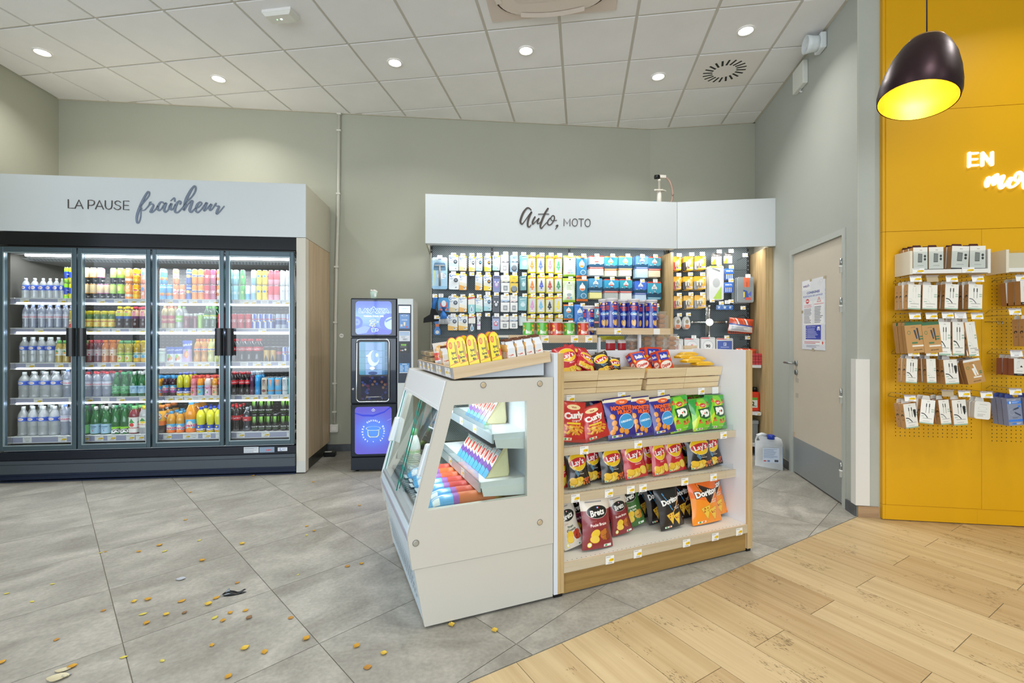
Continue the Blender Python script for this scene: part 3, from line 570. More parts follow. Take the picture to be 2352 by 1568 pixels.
bottle('ck', 'dark cola bottle with red label and red cap', .22, .0375, 'cola', liq('#1c1214'), '#d9303a', (.48, .66, ck)); bottle('ckb', 'large dark cola bottle with red label', .245, .047, 'cola', liq('#1c1618'), '#d9303a', (.44, .62, ck)); bottle('ckg', 'half clear cola bottle with red label', .225, .046, 'cola', glassy('empty_cola_bottle', '#c9ccd4', .5, '#3c4254', .05, .1, .9, .2), '#c9ccd6', (.44, .62, front(L('#d64650'), lambda c, x: c.rect(x-.05, .2, x+.05, .4, '#f4dfe0'))))
oa = lambda a, b: front(Cv(128, 72, '#56b4e6').rect(0, 0, 1, .3, a), lambda c, x: c.ell(x, .55, .09, .34, '#f3ead6').text('Oasis', x, .55, .22, '#d2306a', .03, 8, line=('#ffffff', .02)).ell(x, .25, .05, .12, b))
bottle('oo', 'orange fruit drink bottle with blue cap', .19, .037, 'juice', liq('#d89a2a'), '#4aa8ec', (.04, .5, oa('#f08a3a', '#f29a2a'))); bottle('op', 'dark purple fruit drink bottle with blue cap', .19, .037, 'juice', liq('#3c1c2c'), '#5ab0ee', (.18, .55, oa('#a83a8a', '#c84a9a'))); bottle('ojug', 'orange drink jug with blue cap and orange label', .2, .042, 'jug', liq('#d79c34'), '#62b6f0', (.02, .42, oa('#f07f3c', '#f29a2a'))); bottle('ojl', 'large orange drink jug with blue cap', .292, .06, 'jug', liq('#e3931c'), '#62b6f0', (.02, .42, oa('#f07f3c', '#f29a2a')))
og = front(Cv(128, 72, '#2a4fb0').rect(0, 0, 1, .2, '#f0d028'), lambda c, x: c.ell(x, .72, .03, .12, '#f4e03a').text('Orangina', x, .4, .2, '#ffffff', .03, 6).ell(x, .12, .06, .1, '#f2a02a'))
bottle('og', 'yellow orange soda bottle with blue cap', .22, .0375, 'fanta', liq('#c9c42e'), '#3a54c8', (.06, .36, og)); bottle('ogb', 'bulbous yellow soda bottle with blue cap', .235, .05, 'fanta', liq('#e4e02a'), '#2f4fd0', (.02, .3, og))
def pl(bg, t, dot): return front(Cv(128, 72, bg), lambda c, x: c.text(t, x, .76, .16, '#b8304a', .02).ell(x, .35, .06, .2, dot).ell(x+.03, .28, .03, .12, '#5aa84a'))
for k, d_, lq, cp, bg, dot in (('pk', 'pink juice bottle with red cap', '#d97a86', '#e8625e', '#e79aa4', '#d8434a'), ('pb', 'orange juice bottle with red cap and blue label', '#f09a2a', '#e8584a', '#6cc4e2', '#f0c03a'), ('pw', 'white lychee juice bottle with red cap', '#dcd2d2', '#f07a72', '#dcb4d6', '#f4eef2'), ('pm', 'orange mango juice bottle with red cap', '#e8a03a', '#ea5a4a', '#f2c8a4', '#e86a3a')):
    bottle(k, d_, .19, .0375, 'juice', liq(lq), cp, (.04, .52, pl(bg, 'Pago', dot)))
bottle('sp', 'purple sports drink bottle with grey spout', .228, .0345, 'sport', liq('#5a2a4c'), '#aab4c4', None); bottle('sb', 'blue sports drink bottle with clear spout', .228, .0365, 'sport', liq('#2a9ae0'), '#b9c6d4', None)
pe = front(Cv(128, 72, '#5fae72'), lambda c, x: c.ell(x, .5, .1, .4, '#2f7e4a').ell(x, .5, .085, .33, '#6fbb80').text('perrier', x, .5, .16, '#1f5a34', .02, 8))
bottle('pe', 'green sparkling water bottle with green cap', .226, .042, 'glass', GLG, '#5aae78', (.14, .44, pe)); sp = front(Cv(128, 72, '#a9cfe6'), lambda c, x: c.text('S.PELLEGRINO', x, .72, .12, '#24457c', .02, wmax=.22).poly([(x-.02, .25), (x+.02, .25), (x, .42)], '#d8434a').lines(x-.08, x+.08, .45, .6, 2, '#6a8fae'))
bottle('pl', 'green bottle with white cap and light blue label', .232, .0405, 'pell', GLG, '#e9ece8', (.14, .44, sp)); bottle('plb', 'large green bottle with white cap and blue label', .255, .046, 'pell', GLG, '#e9ece8', (.04, .38, sp))
bottle('pg', 'dark green sparkling water bottle', .262, .046, 'glass', GLK, '#3f8e54', (.05, .35, front(Cv(128, 72, '#6aae6e'), lambda c, x: c.lines(x-.1, x+.1, .3, .8, 3, '#c9d86a')))); bottle('bd', 'green glass bottle with bold white lettering', .262, .045, 'glass', GLG, '#49a06a', (.03, .26, front(Cv(128, 56, '#2f9a3e').poly([(0, .5), (0, 1), (1, 1), (1, .62)], '#8fd62e'), lambda c, x: c.text('BADOIT', x, .36, .4, '#ffffff', .06, 8, line=('#111111', .05)))))
vl = lambda a, f: front(Cv(128, 110, '#eeece6'), lambda c, x: c.poly([(x-.1, .62), (x-.02, .92), (x+.05, .74), (x+.1, .62)], '#3f9650').ell(x, .5, .08, .12, f).text(a, x, .3, .08, '#b8404a', .02))
bottle('vf', 'strawberry water bottle with green cap', .256, .046, 'juice', liq('#7c2a34'), '#7ac47c', (.05, .6, vl('FRAISE', '#d8453e')), sq=5); bottle('vc', 'lemon water bottle with yellow cap', .256, .046, 'juice', GLW, '#f0dc3c', (.22, .6, vl('CITRON', '#efcf3a')), sq=5)
bottle('lp', 'large peach iced tea bottle with orange cap', .258, .046, 'tea', liq('#3a2a20'), '#f08a3c', (.28, .8, front(Cv(128, 90, '#f2b23a').rect(0, 0, 1, .3, '#f07a2a'), lambda c, x: c.ell(x, .62, .1, .22, '#3a86d0').ell(x, .62, .085, .18, '#f6f0dc').rect(x-.06, .56, x+.06, .68, '#d03040').text('Lipton', x, .62, .08, '#ffffff', .02))))
bottle('cup', 'mint milk coffee cup with speckles', .13, .042, 'jar', mat('#cfe6da', .4), '#e4ebe6', None, .038, cat='cup')
def cc(bg, ops=None, w=96, h=150):
    c = Cv(w, h, bg)
    if ops:
        for x in (.25, .5, .75): ops(c, x)
    return c
T2 = lambda t, y, h, k, ang=0, b=.03: (lambda c, x: c.text(t, x, y, h, k, b, ang, wmax=.3))
def stack(*f): return lambda c, x: [g(c, x) for g in f]
E2 = lambda y, rx, ry, k: (lambda c, x: c.ell(x, y, rx, ry, k)); R2 = lambda y0, y1, k: (lambda c, x: c.rect(0, y0, 1, y1, k))
can('c_gl', 'green and blue lemon can', cc('#8ed62e', stack(R2(.3, .75, '#2a4cb8'), E2(.3, .1, .1, '#f2e02a'), T2('Arizona', .58, .09, '#ffffff')))); can('c_yl', 'yellow and blue lemon can', cc('#f2da1c', stack(R2(.35, .72, '#2a55c8'), E2(.25, .12, .12, '#f7e94a'), T2('Arizona', .54, .09, '#ffffff')))); can('c_be', 'blue can with white print', cc('#2a58c0', T2('Arizona', .5, .1, '#ffffff', 80)))
ms = lambda a: stack(R2(0, .38, '#22252a'), R2(.38, .42, a), R2(.96, 1, a), E2(.72, .07, .16, '#f6dca0'), T2('MOJITO', .2, .1, '#ffffff', 12))
can('c_wo', 'white cocktail can with orange trim', cc('#f0d9b0', ms('#f09a1c'))); can('c_wp', 'white cocktail can with pink trim', cc('#f0d8c0', ms('#c04a9a'))); can('c_wg', 'white cocktail can with green trim', cc('#cfe48a', ms('#8ccb2a'))); can('c_sg', 'bright green cocktail can', cc('#a8dc4a', ms('#7ac02a')))
can('c_op', 'orange peach tea can', cc('#f0923a', stack(E2(.6, .1, .12, '#f7c98a'), R2(.2, .36, '#e8e4d4'), T2('PECHE', .82, .08, '#ffffff', 90)))); can('c_oy', 'orange yellow tea can with round badge', cc('#f4a818', stack(E2(.62, .13, .14, '#f7e24a'), E2(.62, .1, .07, '#d02a3c'), T2('Lipton', .62, .05, '#ffffff'), E2(.25, .12, .1, '#f6d23a')))); can('c_sa', 'salmon pink soda can', cc('#e89a86', stack(E2(.7, .1, .12, '#7aa0d0'), T2('Pepsi', .4, .1, '#ffffff', 90)))); can('c_mi', 'mint green soda can', cc('#a6dcc6', T2('Oasis', .5, .13, '#d04a7a', 35)))
can('c_tr', 'sky blue tropical drink can', cc('#4aa6e0', stack(T2('TROPICO', .84, .09, '#ffffff'), E2(.4, .12, .08, '#f2a83a'), E2(.32, .1, .05, '#e86a3a')))); can('c_ow', 'orange and white fruit drink can', cc('#ef8a52', stack(E2(.55, .13, .18, '#f4e4d0'), T2('Oasis', .55, .12, '#d8437a', 35)))); can('c_db', 'dark blue can with orange sun', cc('#2a56b4', stack(E2(.55, .12, .11, '#f2b030'), E2(.55, .07, .06, '#f7d86a'), T2('ORANGINA', .8, .08, '#ffffff'))))
can('c_fa', 'orange soda can with dark lettering', cc('#f08a1a', stack(E2(.62, .14, .12, '#f7b04a'), lambda c, x: c.text('Fanta', x, .6, .13, '#1c3a8c', .05, 14, wmax=.26, line=('#ffffff', .012))))); can('c_re', 'red cola can with white script', cc('#c82434', T2('Coca-Cola', .55, .14, '#ffffff', 80, .03))); can('c_ch', 'cherry purple cola can', cc('#a8386a', T2('Coca-Cola', .55, .14, '#ffffff', 80, .03))); can('c_pw', 'pale orange peach soda can', cc('#f2a062', stack(R2(0, .3, '#f4ede4'), E2(.6, .12, .12, '#f0e0d0'))))
can('c_te', 'pale teal soda can', cc('#7fc4d4', E2(.5, .1, .1, '#cfeaf0'))); can('c_gr', 'bright green soda can', cc('#3fb04e', stack(E2(.55, .08, .1, '#a8dc7a')))); can('c_wb', 'white and blue energy can', cc('#e8edf2', R2(0, .45, '#5cb4ea'))); can('c_lb', 'light blue striped energy can', cc('#cfe0ee', stack(R2(.0, .5, '#86bce6')))); can('c_ye', 'yellow energy can with blue badge', cc('#f2de2c', stack(E2(.62, .09, .08, '#4a7ad0'), R2(0, .12, '#e2c81c')))); can('c_rp', 'red energy can with pink base', cc('#e04a58', stack(R2(0, .4, '#ee9ab0')))); can('c_wh', 'white energy can with grey emblem', cc('#eef1f4', stack(E2(.66, .08, .06, '#b4bcc6'), E2(.66, .05, .035, '#eef1f4')))); can('c_li', 'lilac energy can', cc('#8f96e0', E2(.6, .08, .08, '#c9ccf4')))
can('c_rb', 'blue and silver energy can', cc('#c9d0dc', stack(lambda c, x: c.poly([(x-.125, 0), (x, 0), (x+.0, .5), (x-.125, .5)], '#2f55c0'), lambda c, x: c.poly([(x-.0, .5), (x+.125, .5), (x+.125, 1), (x, 1)], '#2f55c0'), E2(.5, .05, .05, '#e8c23a'), T2('Red Bull', .66, .06, '#d8303c')))); can('c_ds', 'dark blue and silver energy can', cc('#aeb8cc', stack(R2(.3, .6, '#26448c'), T2('Red Bull', .7, .06, '#d8303c'))))
can('c_gk', 'gold and black energy can', cc('#c9a23c', stack(lambda c, x: c.poly([(x-.1, .1), (x, .5), (x+.1, .1), (x+.1, 0), (x-.1, 0)], '#1a1712'), R2(.8, 1, '#1c1a16'), T2('ROCKSTAR', .9, .05, '#d8b450')))); can('c_dk', 'dark energy can with red print', cc('#3a1c20', stack(R2(.5, .7, '#b8343c'))))
claw = lambda k: (lambda c, x: [c.poly([(x+o-.022, .9), (x+o+.026, .9), (x+o+.012, .62), (x+o+.016, .45-d), (x+o-.004, .6), (x+o-.012, .5)], k) for o, d in ((-.055, .0), (0, .06), (.055, .0))])
H5 = dict(h=.166, r=.0345)
can('c_bg', 'tall beige graffiti energy can', cc('#cfc4b0', stack(claw('#5a3a3a'), E2(.25, .1, .08, '#8a4a4a')), 96, 160), **H5); can('c_bo', 'tall light blue can with orange claw mark', cc('#5cb8ea', stack(claw('#f08a2c'), T2('MONSTER', .25, .07, '#f08a2c')), 96, 160), **H5); can('c_wm', 'tall white can with silver claw mark', cc('#e4e8ec', stack(claw('#8a929c'), T2('ULTRA', .25, .07, '#8a929c')), 96, 160), **H5); can('c_tm', 'tall teal can with silver claw mark', cc('#7ad0d8', claw('#c9d6da'), 96, 160), **H5)
can('c_mo', 'tall black can with green claw mark', cc('#0e1013', stack(claw('#8ee02c'), T2('MONSTER', .28, .08, '#e8eee4'), R2(.14, .16, '#5a9a2a')), 96, 160), h=.157, r=.033)
def pouch_parts(key, w, h, t, cv):
    m = MB()
    for sgn in (-1, 1):
        P = [[((i/8-.5)*w*(1-.1*sin(pi*j/8)), sgn*t/2*max(0, (1-(2*i/8-1)**2))**.5*max(0, (1-(j/8)**3)), j/8*h) for i in range(9)] for j in range(9)]
        if sgn > 0: P = [row[::-1] for row in P]
        m.grid(P)
    return [('pouch', m.mesh('pouch', tex(cv, key, .22, .6)))]
pc = lambda bg, dots: [bg.text('CAPRI-SUN', .5, .8, .1, '#ffffff', .03, 4), [bg.ell(*d_) for d_ in dots]] and bg
KIND['po'] = ('blue and white juice pouch with kiwi picture', .145, .05, pouch_parts('po', .115, .145, .05, pc(Cv(80, 100, '#3f66c8').rect(0, 0, 1, .55, '#e6e8ee'), [(.4, .35, .2, .18, '#8cc43a'), (.62, .28, .16, .13, '#e8a03a'), (.3, .2, .12, .1, '#d84a4a')])), 'pouch')
KIND['pt'] = ('tall purple juice pouch with orange picture', .205, .06, pouch_parts('pt', .13, .205, .06, pc(Cv(80, 120, '#4a66cc').rect(0, 0, 1, .6, '#cdb0e0'), [(.5, .36, .24, .17, '#f2913a'), (.5, .36, .15, .1, '#f7b85a'), (.55, .56, .1, .04, '#5aa84a')])), 'pouch')
def drink(key, u, v, z, label, group, sc=1):
    if len(label.split()) > 16: print('LONG', label)
    d_, h, r, parts, cat = KIND[key]
    t = thing({'can': 'drink_can', 'bottle': 'drink_bottle', 'cup': 'drink_cup', 'pouch': 'juice_pouch'}[cat], label, cat, FF.w(u, v, z), FF.a+RND.uniform(-.15, .15), group)
    if sc != 1: t.scale = (sc, sc, 1)
    for nm, me in parts: ob(nm, me, t)
    return t
A = lambda x: x/5.6; B = lambda x: 340+x/5.6
def row(f, s): return [(f(float(q.split(':')[0])), q.split(':')[1]) for q in s.split()]
ROWS = [row(A, '155:w33 240:w33 335:w33 450:w33 560:w33 650:w33 735:w33 815:w33 872:c_gl+ 938:c_yl+ 1030:c_be+ 1120:c_wo+ 1210:c_wo+ 1300:c_wp+ 1390:c_wp 1465:c_wg+ 1560:c_sg+ 1660:c_op+ 1760:c_oy+ 1860:c_sa+ 1935:c_mi')+row(B, '200:c_tr+ 290:c_tr 365:c_ow+ 455:c_ow 535:c_db+ 608:c_fa+ 690:c_fa+ 770:c_re+ 848:c_ch+ 925:c_pw+ 1070:c_te+ 1140:c_te+ 1225:c_gr+ 1290:c_wb 1365:c_lb+ 1435:c_ye+ 1510:c_ye+ 1585:c_rp+ 1660:c_rp+ 1735:c_wh+ 1803:c_wh+ 1862:c_li+'),
        row(A, '150:ev50 250:ev50 350:ev50 440:ev50 552:ev50 655:ev50 757:ev50 868:ev50 945:tr 1085:tg 1172:tg 1260:tg 1355:tg 1447:tg 1550:ty 1652:ty 1752:tk 1855:tk 1950:tk')+row(B, '225:schr 312:schr 410:schg 500:smr 618:smr 685:smg 768:spr 850:spr 940:c_re 1050:c_re 1118:c_re 1200:c_re 1300:c_re 1375:c_rb 1445:c_rb 1512:c_rb 1580:c_rb 1680:c_ds 1750:c_ds 1815:c_rb'),
        row(A, '120:w50 205:w50 325:w50 440:w50 552:w50 668:w50 775:vo 868:vo 965:vr 1080:vr 1178:jr 1275:jr 1370:jo 1470:jo 1565:jg 1665:jg 1775:jy 1872:jy')+row(B, '190:cup 305:po 405:po 522:pt 645:fo 735:fo 818:fl 905:fl 1030:ck 1115:ck 1215:ck 1310:ck 1410:ck 1530:c_gk 1615:c_gk 1690:c_dk 1765:c_rb 1838:c_rb'),
        row(A, '180:w1 322:w1 460:w1 600:w1 738:w1 890:ev1 1000:ev1 1148:evr 1268:evr 1390:evr 1510:pe 1620:pe 1735:pl 1840:pl 1940:oo')+row(B, '160:oo 236:op 335:op 422:og 510:og 600:pk 682:pb 780:pw 872:pm 950:ck 1040:ck 1118:ck 1215:ck 1290:ck 1348:sp 1418:sb 1505:c_bg 1588:c_bo 1680:c_bo 1770:c_wm 1848:c_tm'),
        row(A, '165:w15 318:w15 445:w15 578:w15 718:w15 860:ev15 975:ev15 1115:pg 1242:plb 1378:plb 1505:bd 1620:bd 1742:vf 1875:vc')+row(B, '180:lp 305:ojug 425:ojug 568:ojl 690:ogb 815:ogb 920:ogb 1050:ckb 1150:ckb 1282:ckg 1378:c_mo+ 1470:c_mo+ 1562:c_mo+ 1645:c_mo 1750:c_mo+ 1835:c_mo+')]
for si, rw in enumerate(ROWS):
    z = SHZ[si]+.0015; vf = .085; it = []
    for px, k2 in rw:
        key = k2.rstrip('+'); h, r = KIND[key][1:3]; v = vf+.022+r; u = FF.u(px, v)
        if uL+.07 < u < uP-.03-r*.8: it.append([u, key, k2.endswith('+')])
    for n, (u, key, two) in enumerate(it):
        d_, h, r, parts, cat = KIND[key]; gap = min([abs(u-it[q][0])/(r+KIND[it[q][1]][2]) for q in (n-1, n+1) if 0 <= q < len(it)]+[1.06, (u-uL-.03)/r, (uP-.035-u)/r])
        sc = min(1, gap*.97); v = vf+.022+r*sc
        where = '%s from left on %s fridge shelf' % (ORD[n+1], SHN[si]); g = 'drinks on the %s fridge shelf' % SHN[si]; short = d_.split(' with ')[0]
        drink(key, u, v, z, d_+', '+where, g, sc)
        if two: drink(key, u+RND.uniform(-.001, .001), v+.001, z+h+.0012, 'upper stacked '+short+', '+where, g, sc)
        vv = v
        for q in range((0, 1, 1, 2, 2)[si]):
            if cat == 'pouch': break
            vv += 2*r*sc+.007
            drink(key, u+RND.uniform(-.002, .002)*(sc == 1), vv, z, '%s %s behind %s item from left, %s fridge shelf' % (short, ('one row', 'two rows')[q], ORD[n+1], SHN[si]), g, sc)
# ------------------------------------------------------------------ fridge canopy with its cut lettering
cp = thing('sign_canopy', 'white fascia box over the fridge reading la pause fraicheur', 'sign', FF.w(0, 0, 0), FF.a)
MB().box(uL, 0, 0, .018, 2.222, 2.725).ob('front_panel', SATIN, cp); MB().box(-.018, 0, .018, .835, 2.222, 2.725).ob('side_panel', mat('#c9c5b4', .6), cp); MB().box(uL, -.018, .018, .835, 2.222, 2.235).ob('soffit', SATIN, cp); MB().box(uL, -.018, .018, .835, 2.70, 2.712).ob('lid', mat('#d8d3c4', .7), cp)
def letters(F, v, words, depth, m, par, u0, name='lettering'):
    """words: strokes in photo pixels mapped onto the sign face at plane v"""
    for wd in words:
        mb = MB()
        for st, smooth in wd:
            stroke(mb, [(F.u(x, v)-u0, F.z(x, y, v), w_*F.d(x, v)/FPX) for x, y, w_ in st], depth, smooth)
        mb.ob(name, m, par, (0, v, 0))
def PX(ox, oy, s, pts, w): return [(ox+p[0]/s, oy+p[1]/s, (p[2] if len(p) > 2 else w)/s) for p in pts]
s1 = 2352/230
FRA = [[(250, 700, 18), (330, 690, 18), (400, 620, 20), (470, 545, 34), (540, 575, 34), (500, 670, 46), (470, 735, 40), (520, 735, 28), (600, 660, 24), (650, 590, 40), (700, 515, 36), (755, 500, 26), (775, 530, 26)],
       [(250, 700, 18), (262, 640, 16), (235, 610, 18), (330, 490, 20), (430, 360, 24), (445, 280, 28), (410, 265, 34), (340, 370, 44), (240, 580, 56), (165, 780, 52), (145, 920, 40), (165, 995, 30), (210, 960, 24), (240, 840, 20), (246, 720, 18)],
       [(445, 560, 20), (455, 510, 24), (490, 500, 20)], [(650, 590, 44), (640, 660, 44), (665, 700, 34), (720, 670, 26), (785, 570, 24), (835, 530, 40), (825, 560, 46), (790, 680, 44), (815, 735, 36), (880, 690, 26), (920, 600, 40), (965, 540, 40), (935, 640, 44), (960, 685, 34), (1010, 640, 24), (1060, 560, 40)],
       [(945, 475, 16), (1030, 405, 26), (1040, 485, 30)], [(1165, 550, 34), (1185, 500, 28), (1150, 475, 28), (1095, 530, 44), (1050, 650, 46), (1050, 735, 40), (1110, 745, 30), (1180, 680, 24), (1250, 600, 24), (1330, 490, 24), (1440, 380, 26), (1520, 250, 32), (1530, 150, 32), (1490, 135, 36), (1400, 260, 54), (1310, 440, 62), (1270, 600, 58), (1255, 690, 42), (1330, 580, 26), (1420, 480, 30), (1455, 490, 46), (1410, 610, 56), (1390, 700, 50), (1430, 740, 36), (1500, 670, 24), (1600, 620, 24), (1670, 540, 28), (1640, 500, 28), (1570, 560, 46), (1530, 680, 46), (1570, 745, 36), (1640, 700, 26), (1720, 600, 30), (1790, 520, 46), (1740, 640, 50), (1730, 705, 40), (1790, 660, 26), (1900, 555, 44), (1860, 640, 46), (1870, 695, 38), (1930, 650, 24), (1985, 570, 30), (2010, 535, 32)],
       [(1985, 570, 26), (2030, 600, 30), (2080, 610, 40), (2030, 720, 46), (2025, 780, 38), (2090, 730, 26), (2200, 600, 22)]]
capz = lambda P, w, sm=False: (P, sm)
s0 = 2023/400
def CP(pts): return (PX(0, 390, s0, pts, 9), False)
LAP = [CP([(796, 346), (796, 444), (860, 446)]), CP([(874, 448), (920, 350), (966, 450)]), CP([(890, 416), (950, 418)]), CP([(1026, 452), (1028, 352), (1070, 353), (1096, 364), (1100, 384), (1092, 404), (1066, 414), (1028, 412)]), CP([(1112, 456), (1158, 356), (1204, 458)]), CP([(1128, 424), (1188, 426)]), CP([(1226, 358), (1225, 420), (1236, 448), (1264, 460), (1292, 450), (1302, 424), (1304, 360)]),
       CP([(1402, 378), (1384, 364), (1362, 362), (1340, 372), (1338, 392), (1352, 406), (1388, 418), (1404, 434), (1398, 454), (1372, 464), (1344, 458), (1328, 442)]), CP([(1500, 364), (1438, 362), (1436, 462), (1500, 464)]), CP([(1438, 412), (1492, 414)])]
letters(FF, -.001, [LAP], .006, LETTER, cp, 0, 'capital_lettering')
letters(FF, -.001, [[(PX(300, 415, s1, st, 30), True) for st in FRA]], .007, mat('#8d99ad', .18, .85, name='mirror_steel_lettering'), cp, 0, 'script_lettering')
# ================================================================== car care wall: fascia, pegboards, hooks and packs
def px_of(F, u, v): x, y, _ = F.w(u, v); return CXP+FPX*x/y
def holes(name, base, dark, pitch, r, rough=.5, stag=True, metal=0):
    """painted sheet with a regular pattern of punched round holes (object x and z)"""
    m = bpy.data.materials.new(name); m.use_nodes = True; nt = m.node_tree; b = nt.nodes['Principled BSDF']; tc = nt.nodes.new('ShaderNodeTexCoord')
    def grid(off):
        a = nt.nodes.new('ShaderNodeVectorMath'); a.operation = 'MULTIPLY_ADD'; a.inputs[1].default_value = (1/pitch, 0, 1/pitch); a.inputs[2].default_value = (100+off, 0, 100+off); nt.links.new(tc.outputs['Object'], a.inputs[0])
        f = nt.nodes.new('ShaderNodeVectorMath'); f.operation = 'FRACTION'; nt.links.new(a.outputs[0], f.inputs[0])
        s = nt.nodes.new('ShaderNodeVectorMath'); s.operation = 'SUBTRACT'; s.inputs[1].default_value = (.5, 0, .5); nt.links.new(f.outputs[0], s.inputs[0])
        l = nt.nodes.new('ShaderNodeVectorMath'); l.operation = 'LENGTH'; nt.links.new(s.outputs[0], l.inputs[0])
        g = nt.nodes.new('ShaderNodeMath'); g.operation = 'LESS_THAN'; g.inputs[1].default_value = r/pitch; nt.links.new(l.outputs['Value'], g.inputs[0]); return g.outputs[0]
    o = grid(0)
    if stag:
        mx = nt.nodes.new('ShaderNodeMath'); mx.operation = 'MAXIMUM'; nt.links.new(o, mx.inputs[0]); nt.links.new(grid(.5), mx.inputs[1]); o = mx.outputs[0]
    c = nt.nodes.new('ShaderNodeMix'); c.data_type = 'RGBA'; c.inputs['A'].default_value = col(base); c.inputs['B'].default_value = col(dark); nt.links.new(o, c.inputs['Factor']); nt.links.new(c.outputs['Result'], b.inputs['Base Color'])
    b.inputs['Roughness'].default_value = rough; b.inputs['Metallic'].default_value = metal; return m
VC1, VC2 = -.663, -.638; uc0, uc1 = FB.u(977, VC1), .017; ue0, ue1 = .192, 1.172
cn = thing('sign_canopy', 'white fascia box over the pegboards reading Auto, MOTO', 'sign', FB.w(0, 0, 0), FB.a)
MB().box(uc0, uc1, VC1, VC1+.018, 2.228, 2.725).ob('front_panel', SATIN, cn); MB().box(uc0, uc0+.018, VC1+.018, -.004, 2.228, 2.725).ob('side_panel', mat('#c9c5b4', .6), cn)
MB().box(uc0+.018, .0, VC1+.018, -.004, 2.70, 2.712).ob('lid', mat('#d8d3c4', .7), cn); MB().box(uc0+.018, 0, VC1+.018, VC1+.10, 2.228, 2.238).ob('soffit', SATIN, cn)
dA = FG.a-FB.a; gx, gy, _ = FG.w(0, 0); MB().box(ue0, ue1, VC2, VC2+.018, 2.228, 2.725).ob('front_panel', SATIN, cn, rz=dA); MB().box(.02, ue1, VC2+.018, -.01, 2.70, 2.712).ob('lid', mat('#d8d3c4', .7), cn, rz=dA); MB().box(ue1-.018, ue1, VC2+.018, -.05, 2.228, 2.70).ob('side_panel', mat('#c9c5b4', .6), cn, rz=dA)
sA = 2352/190
AUTO = [[(490, 215, 30), (440, 165, 40), (370, 165, 46), (270, 290, 58), (200, 470, 62), (190, 560, 56), (235, 615, 40), (300, 540, 26), (400, 400, 28), (500, 275, 40)], [(500, 280, 50), (430, 430, 58), (395, 580, 54), (400, 670, 50), (440, 695, 40), (475, 660, 28), (490, 635, 18)],
        [(600, 415, 48), (545, 520, 52), (530, 590, 48), (550, 615, 34), (620, 540, 22), (710, 460, 40)], [(712, 460, 44), (670, 560, 46), (690, 600, 36), (740, 575, 22), (780, 520, 26)], [(970, 175, 52), (880, 320, 56), (790, 540, 58), (755, 680, 52), (785, 735, 38), (850, 660, 26), (930, 570, 24)],
        [(700, 332, 22), (850, 328, 20), (1000, 330, 20)], [(1030, 445, 36), (970, 530, 40), (960, 600, 38), (1010, 640, 32), (1080, 600, 30), (1150, 480, 32), (1150, 400, 32), (1110, 372, 28), (1060, 420, 26), (1060, 490, 22), (1110, 520, 20), (1220, 505, 18)], [(1200, 670, 28), (1235, 650, 40), (1245, 670, 36), (1180, 760, 16)]]
MO = [[(1428, 665), (1430, 460), (1514, 605), (1600, 460), (1596, 668)], [(1735, 462), (1690, 480), (1662, 530), (1660, 600), (1685, 655), (1730, 672), (1775, 660), (1806, 610), (1808, 530), (1785, 480), (1735, 462)], [(1845, 465), (1985, 470)], [(1916, 468), (1914, 678)], [(2100, 470), (2055, 488), (2026, 540), (2024, 610), (2050, 668), (2096, 684), (2142, 670), (2170, 620), (2172, 540), (2150, 490), (2100, 470)]]
letters(FB, VC1-.0005, [[(PX(1180, 465, sA, st, 40), True) for st in AUTO]], .006, LETTER, cn, 0, 'script_lettering'); letters(FB, VC1-.0005, [[(PX(1180, 465, sA, st, 20), False) for st in MO]], .005, LETTER, cn, 0, 'capital_lettering')
area('canopy_light', FB.w(-1.3, -.46, 2.27), (rad(24), 0, FB.a), 2.45, .05, 9, (1, .99, .96)); area('canopy_light', FG.w(.62, -.44, 2.27), (rad(24), 0, FG.a), .9, .05, 4.5, (1, .99, .96))
PEG = holes('pegboard_steel', '#6c7a80', '#15191c', .0235, .0047, .45); UPR = mat('#23282b', .45); VP = -.11; PACKS = []
def pegboard(F, us, name, label, z0=.12):
    t = thing(name, label, 'pegboard', F.w(0, 0, 0), F.a)
    zs = [z0+i*(2.44-z0)/6 for i in range(7)]
    for k in range(len(us)-1):
        for i in range(6): MB().box(us[k]+.012, us[k+1]-.012, VP, VP+.02, zs[i]+.0015, zs[i+1]-.0015).ob('peg_panel', PEG, t)
    for u in us:
        p = MB().box(u-.011, u+.011, VP-.004, -.06, .01, 2.44).ob('upright', UPR, t); m = MB(); S2 = mat('#8f979b', .4)
        for zz in np.arange(.7, 2.42, .05): m.box(u-.005, u+.005, VP-.0046, VP-.004, zz, zz+.012)
        q = m.ob('upright_slots', S2, p); q['kind'] = 'stuff'
    return t
pg1 = pegboard(FB, [FB.u(989.5, VP)+.008, FB.u(1130, VP), FB.u(1307.5, VP), FB.u(1527, VP)], 'pegboard_unit', 'grey steel pegboard with car fresheners and cloths under the Auto fascia')
pg2 = pegboard(FG, [.21, FG.u(1718, VP)], 'pegboard_unit', 'grey steel pegboard with bulbs and tow ropes left of the door')
MB().box(.05, .082, -.44, -.055, .02, 2.226).ob('divider_panel', OAKZ, pg1, bevel=.001)
uE = FG.u(1722, VP)+.012
MB().box(uE, uE+.075, -.555, -.01, 0, 2.226).ob('end_panel', OAKZ, pg2, bevel=.001)
MB().box(uc0+.02, uc0+.032, -.115, -.02, .01, 2.227).ob('side_panel', mat('#c4c0ae', .6), pg1)
for zz, m_ in ((.98, SHM), (.47, SHM), (.13, SHM)): MB().box(.27, uE-.01, -.46, VP-.003, zz-.03, zz).ob('shelf', m_, pg2)
for zz, x in ((.47, 1741), (.13, 1738)): card(pg2, FG.u(x, -.46), -.461, zz-.032, .05, .03)
ROD = mat('#b4b8ba', .25, .9)
